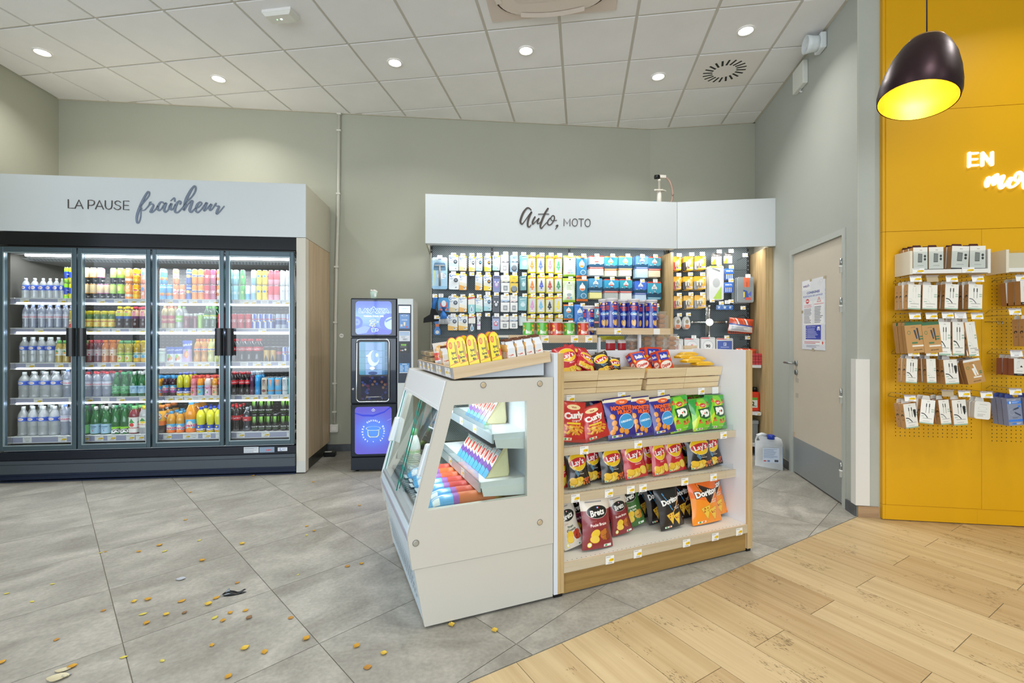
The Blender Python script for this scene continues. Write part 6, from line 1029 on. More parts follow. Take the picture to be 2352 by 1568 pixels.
MB().prism([(.002, .014), (.03, .014), (.0, .27), (-.04, .27)], a, b).ob('front_skirt', ICE, cd, bevel=.002); MB().box(.04, .60, .05, LN-.05, .002, .10).ob('plinth', BLACK, cd)
m = MB()
for i in range(18):
    for j in range(5): u0 = -.036+j*.006; z0 = .23-j*.03; m.quad([(u0-.0055, .12+i*.042, z0), (u0-.0025, .12+i*.042, z0-.016), (u0-.0025, .105+i*.042, z0-.016), (u0-.0055, .105+i*.042, z0)][::-1])
q = m.ob('vent_slots', mat('#3b5668', .5), cd); q['kind'] = 'stuff'
MB().box(-.012, .0, .12, .36, .15, .19).ob('vent_handle', mat('#22343f', .4), cd)
for z0, z1, u0, nm, mt in ((.466, .480, 0, 'lower_track', mat('#b7bac0', .3, .5)), (.962, .976, 0, 'upper_track', DW2)): MB().prism([(sl(z0)-.002, z0), (sl(z0)+.05, z0), (sl(z1)+.05, z1), (sl(z1)-.002, z1)], a, b).ob(nm, mt, cd)
SG = glassy('sliding_glass', '#f0faf8', 0, '#ffffff', .015, .07, .85); GE = mat('#1f7f6e', .15, name='glass_edge'); PF_ = mat('#e6eef2', .35)
for k, (v0, v1, off) in enumerate(((.034, .50, .028), (.47, LN-.034, .008))):
    P = lambda v, z: (sl(z)+off, v, z); pn = MB().quad([P(v1, .48), P(v0, .48), P(v0, .962), P(v1, .962)]).ob('sliding_pane', SG, cd)
    for vv in (v0, v1):
        m = MB(); w_ = .005; m.prism([(sl(.48)+off-.002, .48), (sl(.48)+off+.004, .48), (sl(.962)+off+.004, .962), (sl(.962)+off-.002, .962)], vv-w_/2, vv+w_/2); m.ob('glass_edge', GE, pn)
    vv = v0+.05 if k == 0 else v1-.05
    m = MB(); m.prism([(sl(.66)+off-.035, .66), (sl(.66)+off-.002, .66), (sl(.80)+off-.002, .80), (sl(.80)+off-.03, .80)], vv-.02, vv+.02); m.ob('pane_handle', mat('#dfe5e8', .35), pn, bevel=.006)
m = MB(); m.prism([(sl(.44)+.0, .46), (sl(.44)+.03, .46), (sl(.97)+.03, .97), (sl(.97), .97)], LN-.034, LN-.018); m.prism([(sl(.46), .46), (sl(.46)+.03, .46), (sl(.97)+.03, .97), (sl(.97), .97)], .024, .033); m.ob('front_jamb', PF_, cd)
MB().tube([(sl(.95)+.07, .05, .95), (sl(.95)+.07, LN-.05, .95)], .008, 8).ob('led_tube', mat('#f4f9ff', .3, emit=6, name='led_tube_b'), cd)
lx, ly, _ = FI.w(.19, LN/2); area('chilled_light', (lx, ly, 1.04), (0, 0, FI.a+pi/2), .85, .1, 4, (.95, .98, 1))
UB = .515; MB().box(UB, UB+.012, .03, LN-.03, .46, 1.05).ob('perforated_back', holes('white_perforated', '#dfe4f0', '#3b4454', .026, .0035, .4, False), cd, rz=0)
m = MB(); m.box(.0, UB, .03, LN-.03, .48, .5); m.ob('deck', mat('#aab0b4', .35, .4), cd)
m = MB()
for i in range(28): m.box(-.01, .05, .06+i*.03, .075+i*.03, .5, .501)
q = m.ob('deck_grille', mat('#4a5a60', .4), cd); q['kind'] = 'stuff'
us1 = isolve(lambda u: px_of(FI, u, .045)-1131, .1, .5); us2 = isolve(lambda u: px_of(FI, u, .045)-1101, .1, .5); zz1 = FI.z(1131, 997, .045); zz2 = FI.z(1101, 1108, .045)
for u0, z in ((us1, zz1), (us2, zz2)):
    sh = MB().box(u0+.006, UB, .045, LN-.04, z-.028, z).ob('shelf', mat('#e9eaef', .4), cd); MB().prism([(u0+.02, z-.068), (UB, z-.085), (UB, z-.028), (u0+.01, z-.028)], .042, .046).ob('bracket', mat('#eeecec', .4), sh)
    MB().box(u0-.004, u0+.006, .042, LN-.04, z-.045, z-.001).ob('price_rail', mat('#b9c2ca', .3, .3), sh); MB().box(u0-.003, u0-.0005, .05, LN-.045, z, z+.045).ob('shelf_guard', glassy('guard_acrylic', '#f2f8fa', .06, '#ffffff', .03, .06, .8), sh)
    for vv in (.30, .55, .8): ob('price_card', CARDS.setdefault('yz', MB().box(-.0012, 0, -.026, .026, 0, .04).mesh('price_card', CARD)), sh, (u0-.0045, vv, z-.04))
# sandwiches
SWM = {}
def sandwich(u, v, z, key, label, cols, lean=.5):
    c = Cv(70, 130, '#f2f0f0'); c.rect(0, 0, 1, .26, '#5aaee8').poly([(0, .26), (1, .2), (1, .34), (0, .42)], '#7a4aa8').ell(.5, .56, .3, .13, '#e8463c').text('x3' if 'three' in label else '2', .5, .56, .1, '#26262c', .04).rect(0, .86, 1, 1, '#6a7078').lines(.1, .9, .7, .84, 3, '#c9ced4', 3).rect(0, .42, .08, .86, cols[0])
    t = thing('triangle_sandwich', label, 'sandwich', FI.w(u, v, z), FI.a, 'triangle sandwiches in the chilled display')
    mt = SWM.setdefault(key, tex(c, 'sandwich_'+key, .25, .5, .4)); tri = [(-.008, 0), (.11, 0), (.115, .02), (.105, .14), (.09, .145)]
    m = MB(); m.prism([(x, zz) for x, zz in tri], -.026, .026, 1)
    m.quad([(-.009, .026, .0), (-.009, -.026, .0), (.089, -.026, .147), (.089, .026, .147)][::1], 0); m.v[-4:] = [(x-.001, y, zz) for x, y, zz in m.v[-4:]]
    m.ob('bread', [mt, mat('#d9c89c', .75, bump=.5, bscale=90)], t); MB().prism([(-.002, .004), (.109, .004), (.101, .13)], -.0275, -.0262).ob('crumb_face', mat('#e6d9b0', .8, bump=.6, bscale=120), t); MB().box(.02, .1, -.026, .026, .146, .150).ob('top_seal', mat('#3c4046', .3), t)
for i in range(9):
    k = i % 3; sandwich(us2+.055, .115+i*.056, zz2+.001, 'a%d' % k if i < 4 else 'b%d' % k, '%s wrapped triangle sandwich from the near end, lower display shelf%s' % (ORD[i+1], ', three pack' if i < 4 else ''), [('#e04a3c',), ('#d83a34',), ('#e86a4a',)][k] if i < 4 else [('#d8d43a',), ('#9ac84a',), ('#c9a860',)][k])
for i in range(6): sandwich(us1+.05, .30+i*.06, zz1+.001, 'c%d' % (i % 2), '%s wrapped triangle sandwich from the near end, upper display shelf' % ORD[i+1], [('#e0543c',), ('#c23a34',)][i % 2])
def longpack(v, u0, ln, z, key, label, c0, yaw=0):
    c = Cv(150, 60, c0).rect(0, 0, .32, 1, '#5aaee6').rect(.32, 0, .4, 1, '#9a5ab0').ell(.4, .75, .08, .16, '#e8463c').poly([(.36, 1), (.9, 1), (.9, .62), (.42, .6)], '#e8c58a').rect(.88, 0, 1, 1, '#a8843c').lines(.05, .28, .4, .9, 3, '#eef4fa').rect(.05, .1, .14, .4, '#f2f4f6'); t = thing('long_sandwich', label, 'sandwich', FI.w(u0+ln/2, v, z), FI.a+yaw, 'long sandwiches on the display deck'); m = MB()
    P = [[((i/12-.5)*ln, -.038*cos(pi*j/10), .058*sin(pi*j/10)**.7*(1-abs(2*i/12-1)**6*.7)) for i in range(13)] for j in range(11)]; m.grid(P); m.ob('wrapped_bread', tex(c, 'long_'+key, .25, .5, .4), t); MB().box(-ln/2-.018, -ln/2+.004, -.03, .03, .008, .011).ob('end_seal', mat('#c9d4dc', .2), t); MB().box(ln/2-.004, ln/2+.018, -.03, .03, .008, .011).ob('end_seal', mat('#8a7a4a', .3), t)
for i, (v, c0, lb) in enumerate(((.085, '#cf6a3a', 'long orange wrapped sandwich nearest the end window'), (.17, '#c8503c', 'long red orange wrapped sandwich, second from the end window'), (.255, '#c23a38', 'long red wrapped sandwich, third from the end window'), (.34, '#c8443c', 'long red wrapped sandwich, fourth from the end window'), (.425, '#d85a30', 'long orange wrapped sandwich, fifth from the end window'), (.51, '#e0662c', 'long bright orange wrapped sandwich, sixth from the end window'), (.595, '#cc4a3a', 'long red wrapped sandwich farthest from the end window'))): longpack(v, .03+.012*(i % 2), .36, .502, str(i), lb, c0, .0)
t = thing('spray_bottle', 'white bottle with green cap standing at the far end of the display', 'bottle', FI.w(.10, .78, .5015), FI.a); MB().lathe([(.036, 0), (.04, .01), (.04, .13), (.028, .18), (.014, .205)], 16).ob('bottle_body', mat('#e6ebe2', .35), t); MB().lathe([(.017, .2), (.017, .235), (.014, .238)], 12).ob('cap', mat('#5fc06a', .35), t); c = Cv(80, 60, '#e3ddc2').lines(.1, .9, .1, .7, 5, '#9aa08a').rect(0, .75, 1, .9, '#b8d49a'); MB().lathe([(.0405, .03), (.0405, .12)], 16, cap=False).ob('label', tex(c, 'spray_label'), t)
# ---- tilted wooden tray on top of the chilled display
tu0, tu1 = FI.u(1043.5, .01), .628; zl = FI.z(1043, 872, .01); zr_ = FI.z(1278, 829, .01); tl_ = math.atan2(zr_-zl, FI.u(1278, .01)-tu0); vf_ = isolve(lambda v: px_of(FI, tu0, v)-944, .1, .8)
TL = (tu1-tu0)/cos(tl_); TWD = vf_-.01
tr = thing('wooden_tray', 'oak tray of snacks tilted on top of the white chilled display', 'tray', FI.w(tu0, .01, zl+.002), 0, rot=(0, -tl_, FI.a))
hs = .052
MB().box(.012, TL, .012, TWD-.012, 0, .010).ob('tray_base', OAKX, tr); MB().box(0, TL, 0, .012, 0, hs).ob('side_board', OAKX, tr); MB().box(0, TL, TWD-.012, TWD, 0, hs).ob('side_board', OAKX, tr); MB().box(0, .012, .012, TWD-.012, 0, hs).ob('end_board', OAKY, tr); MB().box(TL-.012, TL, .012, TWD-.012, 0, hs).ob('end_board', OAKY, tr)
r_ = MB().box(-.004, -.0005, .004, TWD-.004, .002, .05).ob('price_rail', mat('#b4b2b6', .2, .2), tr)
for q in (.08, .14, .30, .37, .53, .63, .78, .9): ob('price_card', CARDS.setdefault('yz2', MB().box(-.0012, 0, -.019, .019, 0, .04).mesh('price_card', CARD)), r_, (-.0042, q*TWD, .007))
wl_ = tl_
m = MB(); m.prism([(.0, -.0), (TL*cos(wl_)-.03, .0), (TL*cos(wl_)-.03, sin(wl_)*TL*.93)], .06, .08); bt_ = m.ob('tray_support', mat('#d7dde2', .5), None); bt_.parent = tr; bt_.rotation_euler = (0, tl_, 0); bt_.location = (.02, 0, -.004)
FT_ = lambda s, v, z=0: (FI.w(tu0+s*cos(tl_)-z*sin(tl_), .01+v, zl+.002+s*sin(tl_)+z*cos(tl_)))
bb_ = Cv(90, 170, '#f2dc1a'); bb_.ell(.3, .8, .16, .09, '#e0442c').ell(.3, .8, .12, .065, '#f2a24a').text('Baton', .5, .60, .07, '#1c1a16', .03, 3, wmax=.72).text('&', .42, .525, .04, '#1c1a16', .02).text('Berger', .52, .455, .07, '#1c1a16', .03, 3, wmax=.74).text('Mini', .58, .355, .075, '#1c1a16', .03, 3, wmax=.5).poly([(.05, .26), (.95, .33), (.95, .345), (.05, .275)], '#d8402c').text('Nature', .5, .15, .075, '#1c1a16', .03, 4, wmax=.7).rect(.68, .5, .74, .88, '#8a4a44').rect(.8, .42, .86, .8, '#a05a50').rect(.72, .1, .95, .2, '#f2f0e6').rect(.88, .32, .98, .52, '#e04a34')
BBT = tex(bb_, 'sausage_pack', .3, .5, .3); EY = mat('#e6cf18', .4); ERD = mat('#d85a48', .4)
def spack(s, v, label, roll=0, yaw=0, k=1.0):
    t = thing('sausage_pack', label, 'snack pack', FT_(s, v, .0135), 0, 'yellow dried sausage packs', rot=(-.06, -tl_+roll, FI.a+yaw)); w, h = .05*k, .172*k
    P = [(-w*.46, 0), (w*.46, 0), (w*.5, h*.1), (w*.47, h*.8)]+[(w*.47*cos(a), h*.8+h*.2*sin(a)) for a in [pi*i/8 for i in range(1, 8)]]+[(-w*.47, h*.8), (-w*.5, h*.1)]
    MB().prism(P, -.011, .011, 1, 0).ob('pouch', [BBT, EY], t); e = [p for p in P if p[1] > h*.6]; MB().tube([(x, 0, z) for x, z in [(w*.49, h*.72)]+e[0:]+[(-w*.49, h*.72)]], .004, 5).ob('red_rim', ERD, t)
for i, (x, v, y_, nm) in enumerate(((1051, .040, -.1, 'first'), (1069, .040, -.1, 'second'), (1094, .040, -.1, 'third'), (1078, .095, .1, 'second row left'), (1136, .095, .1, 'second row right'), (1120, .040, -.1, 'fourth'), (1146, .040, -.1, 'fifth'))):
    spack((FI.u(x, v)-tu0)/cos(tl_), v, ('%s yellow sausage pack along the tray front' if 'row' not in nm else 'yellow sausage pack in the tray %s') % nm, 0, y_)
nb = Cv(90, 150, '#ece6df').rect(0, 0, 1, .1, '#7a4426').poly([(0, .72), (1, .72), (.7, 1), (.3, 1)], '#dfe3e8').text('nutella', .5, .62, .075, '#c8322c', .04, 3, wmax=.8).text('n', .155, .62, .075, '#26201c', .04).text('B-ready', .34, .55, .04, '#d88a80', .01, 3).lines(.15, .85, .3, .5, 6, '#c9c4c0').rect(0, .1, 1, .26, '#efdccb').lines(.4, .9, .12, .17, 1, '#8a7468').text('MULTI', .55, .05, .03, '#f0e0d0', .02)
nb2 = Cv(70, 150, '#e9ded0').text('nutella', .5, .62, .1, '#d83a30', .05, 82, wmax=.9).ell(.5, .3, .4, .2, '#dba24a').ell(.4, .2, .3, .1, '#c98a34').rect(0, 0, 1, .06, '#7a4426').rect(0, .8, 1, 1, '#d89a4a'); NT, NT2 = tex(nb, 'biscuit_box', .4), tex(nb2, 'biscuit_box_side', .4); BRN = mat('#6b3f26', .5); WFR = mat('#d9a55c', .7)
def nbox(s, v, label):
    t = thing('biscuit_box', label, 'biscuit box', FT_(s, v, .0115), 0, 'white biscuit boxes on the tray', rot=(0, -tl_, FI.a)); w, dp, h = .040, .05, .085
    m = MB(); m.box(0, w, 0, dp, 0, h, 2, 0); m.quad([(-.0004, dp, 0), (-.0004, 0, 0), (-.0004, 0, h), (-.0004, dp, h)], 1); m.ob('carton', [NT, NT2, mat('#e8e2da', .5)], t)
    m = MB(); a_, b_, c_, d_ = (0, .001, h), (w, .001, h), (w*.98, dp*.5, h+.034), (w*.02, dp*.5, h+.034); m.quad([a_, b_, c_, d_]); m.quad([(w, dp, h), (0, dp, h), d_, c_]); m.ob('gable_top', mat('#dde1e6', .5), t); MB().box(w*.02, w*.98, dp*.5-.003, dp*.5+.003, h+.033, h+.044).ob('gable_flap', BRN, t)
    m = MB()
    for i in range(4): m.T = Matrix.Translation((-.003, .008+i*.0115, h*.82)) @ Matrix.Rotation(.1, 4, 'Y'); m.lathe([(.004, 0), (.0048, .015), (.0035, .034)], 6)
    m.T = None; q = m.ob('wafer_print', WFR, t); q['kind'] = 'stuff'
for i in range(4): nbox(TL-.214+i*.049, .018, '%s white biscuit box in the tray front row' % ORD[i+1])
for i in range(4): nbox(TL-.212+i*.049, .074, '%s white biscuit box in the row behind the tray front' % ORD[i+1])
nbox(.03, TWD*.36, 'lone white biscuit box behind the yellow sausage packs')
CEL = glassy('cellophane', '#fbfaf8', .16, '#f4efe8', .08, .14, .95, .3); CRK = mat('#d8b26c', .8, bump=.5, bscale=90)
for i in range(2):
    for j in range(3):
        t = thing('pastry_pack', 'flat clear pack of pale biscuits, %s of the %s stack at the tray left end' % (('bottom', 'middle', 'top')[j], ('near', 'far')[i]), 'pastry pack', FT_(.082, TWD-.215+i*.128, .0125+j*.032), 0, 'clear packs of pale biscuits', rot=(0, -tl_, FI.a))
        for k in range(3): MB().box(-.055, .055, -.05+k*.034, -.02+k*.034, .003, .024).ob('biscuit', CRK, t, bevel=.004)
        MB().box(-.065, .065, -.06, .06, .0005, .029).ob('wrapper', CEL, t, bevel=.006)
t = thing('snack_bag', 'clear bag with red printed band of golden biscuits at the tray left', 'snack bag', FT_(.085, TWD-.305, .016), 0, None, rot=(-.05, -tl_, FI.a-.1)); m = MB()
for i in range(6): m.T = Matrix.Translation((-.03+.026*(i % 3), -.025, .06+.035*(i//3))); m.lathe([(.004, -.012), (.02, -.006), (.021, .006), (.004, .012)], 8)
m.T = None; q = m.ob('biscuits', mat('#d99a44', .8), t); q['kind'] = 'stuff'; ob('bag', pmesh('pouch', .11, .135, .05, tex(Cv(90, 110, '#dcd3c8').rect(0, .3, 1, .6, '#d8402c').text('Croustilles', .5, .45, .1, '#f4e6d0', .02, wmax=.85).poly([(0, .3), (.3, .3), (.5, 0), (0, 0)], '#e6e8ec').lines(.1, .45, .05, .25, 4, '#9aa4b4').rect(.6, .22, .95, .32, '#6ab04a').ell(.3, .75, .2, .14, '#e0b060').ell(.7, .8, .2, .12, '#e8c070'), 'snack_bag', .2, .5, .5), EDGEW), t)
# ================================================================== snack gondola
G0, G1, G2, G3 = .6595, .6955, 1.9455, 1.9855; GD = .455; HB = 1.211
gd = thing('snack_gondola', 'oak and white snack gondola with three sloped shelves of crisps', 'shelving', FI.w(0, 0, 0), FI.a)
LAM = mat('#e3e5ea', .4, name='white_laminate')
for a, b, nm in ((.6395, G1, 'left'), (G2, G3, 'right')):
    MB().box(a, b, .012, GD, .02, HB).ob('side_panel', LAM, gd); MB().box(a+(.02 if nm == 'left' else 0), b, 0, .012, .02, HB).ob('edge_band', OAKZ, gd); MB().box(a+.004, b-.004, .01, GD-.02, 0, .02).ob('foot', BLACK, gd)
    if nm == 'left': MB().box(a, a+.02, 0, .012, .02, HB).ob('edge_strip', mat('#dde2ea', .35), gd)
MB().box(G1, G2, .014, .03, .008, .118).ob('kick_board', wood('kick_board_oak', '#a8874f', '#8f7040', 'x', .8), gd); MB().box(G1, G2, .03, .05, 0, .008).ob('kick_shadow_gap', BLACK, gd)
MB().box(G1, G2, GD-.012, GD, .02, 1.205).ob('back_panel', mat('#e6e8ee', .5), gd)
LIPW = wood('shelf_lip_oak', '#efdcc0', '#dfc7a4', 'x', .7, .4)
zL = [.164, FI.z(1400, 1122, .085), FI.z(1400, 1019, .085), FI.z(1400, 902, .205)]; vL = [0, .085, .085, .205]; LH = [.047, .042, .038, .04]
GC_ = [[1400, 1464, 1576, 1642, 1697], [1321, 1398, 1448, 1476, 1572, 1638], [1341, 1465, 1661], [1310, 1427, 1518, 1610, 1642]]
shelves = []
for k in range(4):
    z, v = zL[k], vL[k]; sh = MB().box(G1+.001, G2-.001, v+.011, GD-.013, z-.02, z).ob('shelf', mat('#f1eee4', .45), gd); shelves.append(sh)
    MB().box(G1+.001, G2-.001, v, v+.011, z-LH[k], z+.002).ob('shelf_lip', LIPW, sh); MB().box(G1+.002, G2-.002, v-.0016, v-.0002, z-LH[k]-.001, z+.005).ob('lip_cover', glassy('lip_film', '#fbfcfc', .0, '#ffffff', .05, .04, .5), sh)
    if k in (1, 2): MB().box(G1+.005, G2-.005, v+.016, v+.0175, z+.001, z+.035).ob('shelf_guard', CLEAR, sh)
    for x in GC_[k]: card(sh, FI.u(x, v), v-.002, z-LH[k]-.002, .052, .042, 0, CARD if x != 1642 or k != 3 else mat('#eeeeec', .4))
    m = MB()
    for i in range(44): m.box(G1+.03+i*.0275, G1+.036+i*.0275, v+.022, v+.026, z, z+.0004)
    q = m.ob('shelf_slots', mat('#9a958a', .6), sh); q['kind'] = 'stuff'
# ---- crisp bags
BAGT = {}
def bagtex(key, c): BAGT[key] = tex(c, 'bag_'+key, .24, .6, .25); return BAGT[key]
def lays(bg, sub, dark):
    c = Cv(150, 220, bg); c.ell(.5, .68, .4, .25, '#f3efe6').ell(.5, .68, .385, .24, '#f2c81c').ell(.5, .67, .39, .11, '#c8202c', 6).text("Lay's", .5, .67, .15, '#ffffff', .03, 8, wmax=.7)
    if dark: c.text('Saveur', .55, .41, .03, '#e8e2d6', .01).text('Barbecue', .55, .36, .04, '#f2ece0', .02).poly([(.3, .5), (.5, .36), (.42, .28), (.3, .4)], '#5a86a0').chips(3, .55, .95, .08, .22, 16, ['#c8502a', '#e0682c', '#7a2a1a', '#d8843a'], .05, .025)
    else: c.text('Nature', .56, .4, .045, '#f8e8e0', .02, 6).ell(.78, .2, .16, .13, '#d89a34', 30).ell(.76, .21, .15, .12, '#f0cf5a', 30)
    c.chips(7, .2, .5, .1, .26, 9, ['#f0c23a', '#e8b02c', '#f4d468'], .17, .075).rect(.1, .03, .34, .08, '#f2f2ec').rect(.12, .04, .18, .07, '#3a9a4a').rect(.2, .04, .26, .07, '#e8c83a').rect(.26, .04, .32, .07, '#d8642c'); return c
bagtex('lr', lays('#c4222b', 'n', 0)); bagtex('lb', lays('#241d1a', 'b', 1))
c = Cv(150, 220, '#c02a24').ell(.5, .88, .26, .07, '#f0d8a0').text('Vico', .5, .88, .05, '#8a1c1c', .03, 4).text('Curly', .5, .68, .16, '#f6f0ea', .06, 8, wmax=.92).text('Original', .55, .54, .05, '#f4ece2', .02, 8).rect(.2, .44, .75, .49, '#f0cc2c').chips(5, .15, .85, .2, .4, 26, ['#f0b23a', '#e89a2c', '#f4c95a'], .09, .025).rect(.15, .04, .42, .11, '#f0ece0').rect(.18, .05, .24, .1, '#3a9a4a').rect(.3, .05, .38, .1, '#e07a2c'); bagtex('cu', c)
c = Cv(150, 220, '#33298a').poly([(0, .93), (1, .9), (1, 1), (0, 1)], '#e8dcc0').ell(.6, .9, .22, .065, '#e86a34').text('Vico', .6, .9, .045, '#fff2e0', .03)
c.text('MONSTER', .58, .755, .1, '#f0612a', .07, -4, wmax=.8, line=('#1c1450', .008)).text('MUNCH', .66, .645, .095, '#f0612a', .07, -4, wmax=.6, line=('#1c1450', .008)).ell(.64, .4, .29, .2, '#e8f2f8').ell(.64, .4, .275, .188, '#3f9ad8').text('ORIGINAL', .64, .42, .05, '#f4fafc', .04, 6, wmax=.5)
for x, y, a in ((.17, .56, 10), (.2, .4, -8), (.22, .27, 5), (.42, .2, 0), (.58, .15, 12), (.14, .18, -10)): c.ell(x, y, .085, .075, '#b86a24', a).ell(x, y+.004, .075, .066, '#e89a3c', a)
c.rect(.1, .04, .44, .1, '#f0f0ec').rect(.14, .05, .22, .09, '#3a9a4a').rect(.3, .05, .4, .09, '#e07a3c'); bagtex('mm', c)
c = Cv(150, 200, '#7cc62e')
for p, k in (([(0, 1), (.4, 1), (.1, .5), (0, .6)], '#2f9a3c'), ([(1, 1), (.7, 1), (1, .55)], '#3aa63e'), ([(0, .3), (.35, .55), (.1, .0), (0, 0)], '#c9dc2c'), ([(.4, .9), (.75, .8), (.6, .45), (.35, .55)], '#c4dc34'), ([(.6, 0), (1, 0), (1, .35)], '#3f9f40')): c.poly(p, k)
c.ell(.56, .79, .14, .07, '#c8442c').text("Lay's", .56, .79, .05, '#ffffff', .03, 6).poly([(.28, .68), (.92, .72), (.9, .4), (.6, .34), (.3, .42)], '#1f5a2c').text('3D', .6, .54, .2, '#f6f6ee', .1, 4, line=('#1c3c22', .012)).poly([(.58, .56), (.64, .54), (.58, .5), (.54, .53)], '#e04a34')
for x, y, a in ((.3, .85, 30), (.84, .82, -20), (.3, .28, 20), (.6, .22, -10), (.75, .25, 40)): c.poly([(x, y+.06), (x+.14*cos(rad(a)), y-.05), (x-.08, y-.05)], '#d8743a').ell(x, y+.04, .06, .03, '#a8482a', a)
c.text('Fromage', .62, .1, .035, '#d8e8c8', .01).rect(.12, .03, .4, .09, '#eef0e6').rect(.16, .04, .24, .08, '#3a9a4a').rect(.28, .04, .36, .08, '#e07a3c'); bagtex('3d', c)
def brets(top, bg, l1, l2, tc, pic):
    c = Cv(170, 240, bg); c.rect(0, .74, 1, 1, top).poly([(0, .74), (1, .8), (1, .74)], top).ell(.5, .71, .36, .13, '#d9d4c8').ell(.5, .71, .345, .122, '#14140f').text('Brets', .5, .7, .12, '#f6f4ee', .04, 6, wmax=.56).rect(.47, .775, .5, .805, '#2c4aa8').rect(.5, .775, .53, .805, '#f4f4f4').rect(.53, .775, .56, .805, '#d8343c').lines(.15, .7, .88, .93, 1, '#9a9a9a')
    c.text('SAVEUR', .34, .535, .028, '#b8806a', 0, 4).text(l1, .5, .47, .055, tc, .035, 4, wmax=.8)
    if l2: c.text(l2, .5, .4, .055, tc, .035, 4, wmax=.7)
    c.ell(.38, .29, .16, .085, '#c99a2c', 20).ell(.38, .295, .15, .08, '#f0c83c', 20).ell(.36, .19, .16, .075, '#e0ac34', -10).ell(.36, .195, .15, .07, '#f2cf54', -10).chips(9, .62, .86, .19, .33, 14, pic, .08, .05).ell(.2, .09, .07, .05, '#e8dc3c').ell(.2, .09, .05, .035, '#f4f2e4').rect(.66, .02, .92, .07, '#f0f0ec').rect(.7, .03, .78, .06, '#3a9a4a'); return c
bagtex('bm', brets('#e6dccd', '#8a2a30', 'Poulet Braise', '', '#f4ece4', ['#c8762c', '#8a3a1a', '#e0a04a'])); bagtex('bp', brets('#e2d8ca', '#6c2440', 'Poulet Braise', '', '#f2e8e4', ['#b8682c', '#7a321c', '#d0904a'])); bagtex('bg', brets('#ddd6c8', '#3f6f34', 'Fromage', 'du Jura', '#f2f0e4', ['#e0b24a', '#c88a34', '#8a5a2a'])); bagtex('bw', brets('#dcd6cc', '#ddd6ca', 'Piment', "d'Espelette", '#4a5a4a', ['#b8402c', '#c8503a', '#8a2c20'])); bagtex('bd', brets('#2c2a2a', '#3c2a34', 'Truffes', '', '#e4dcd4', ['#6a7a34', '#8a8a44']))
def dor(bg, bg2, lead):
    c = Cv(160, 230, bg); c.poly([(0, .6), (1, .4), (1, 0), (0, 0)], bg2).poly([(.22, .9), (.95, .66), (.6, .42), (.4, .6)], lead).poly([(.24, .88), (.5, .46), (.56, .42), (.28, .9)], '#4a9ad0' if bg < '#5' else '#f0862c').poly([(.92, .68), (.64, .46), (.55, .4), (.6, .4), (.98, .67)], '#f0b26a').poly([(.3, .82), (.86, .66), (.58, .5)], '#1a1412')
    c.text('Doritos', .55, .68, .13, '#f8f6f2', .06, 6, wmax=.86, line=('#15110f', .012)).text('SWEET CHILI' if bg < '#5' else 'NACHO', .78, .5, .03, '#e9e4dc', .03, 6).text('PEPPER' if bg < '#5' else 'CHEESE', .78, .455, .03, '#e9e4dc', .03, 6)
    for x, y, a in ((.46, .25, 0), (.72, .2, 1)): c.poly([(x-.22, y+.1), (x+.14, y+.16), (x+.02, y-.17)], '#b98a24').poly([(x-.2, y+.095), (x+.125, y+.148), (x+.015, y-.15)], '#ecc244').chips(int(x*10), x-.12, x+.06, y+.02, y+.1, 9, ['#c8622c', '#b8501e', '#e0a030'], .018, .01)
    c.rect(.15, .03, .42, .075, '#f0f0ec').rect(.19, .035, .26, .07, '#3a9a4a').rect(.3, .035, .38, .07, '#e07a3c'); return c
bagtex('db', dor('#15151a', '#1d1716', '#2a1a14')); bagtex('do', dor('#f0701c', '#f2901e', '#3a1a10'))
SEALC = {'lr': '#b02028', 'lb': '#5a4a34', 'cu': '#a8261f', 'mm': '#2c2470', '3d': '#5aa63a', 'bm': '#7a2a2c', 'bp': '#5c2038', 'bg': '#365f2e', 'bw': '#c9b98a', 'bd': '#2a2024', 'db': '#2a2622', 'do': '#e86a1e'}
def bagmesh(w, h, t, seed, mt):
    m = MB(); ni, nj = 12, 16; sd = seed*7.3
    for sg in (-1, 1):
        P = []
        for j in range(nj+1):
            y = j/nj; row = []; wy = w*(.5-.05*sin(pi*y)**2)+.004*mnoise.noise((sd, y*5, 0))
            for i in range(ni+1):
                x = 2*i/ni-1; th = t/2*max(0, 1-abs(x)**2.4)**.7*max(0, sin(pi*min(max(.04+y*.93, 0), 1)))**.55
                n1 = mnoise.noise((x*2.2+sd, y*3.5, sg*3.1))*.22+mnoise.noise((x*6+sd, y*7, sg))*.12+abs(mnoise.noise((x*3.4+y*5+sd, y*2, sg*2)))*-.22*(1-4*(y-.5)**2*.3)
                row.append((x*wy, sg*th*(1+n1)+sg*.0008, y*h))
            P.append(row)
        m.grid(P if sg < 0 else [q[::-1] for q in P])
    me = m.mesh('pouch', mt); return me
BAGN = [0]
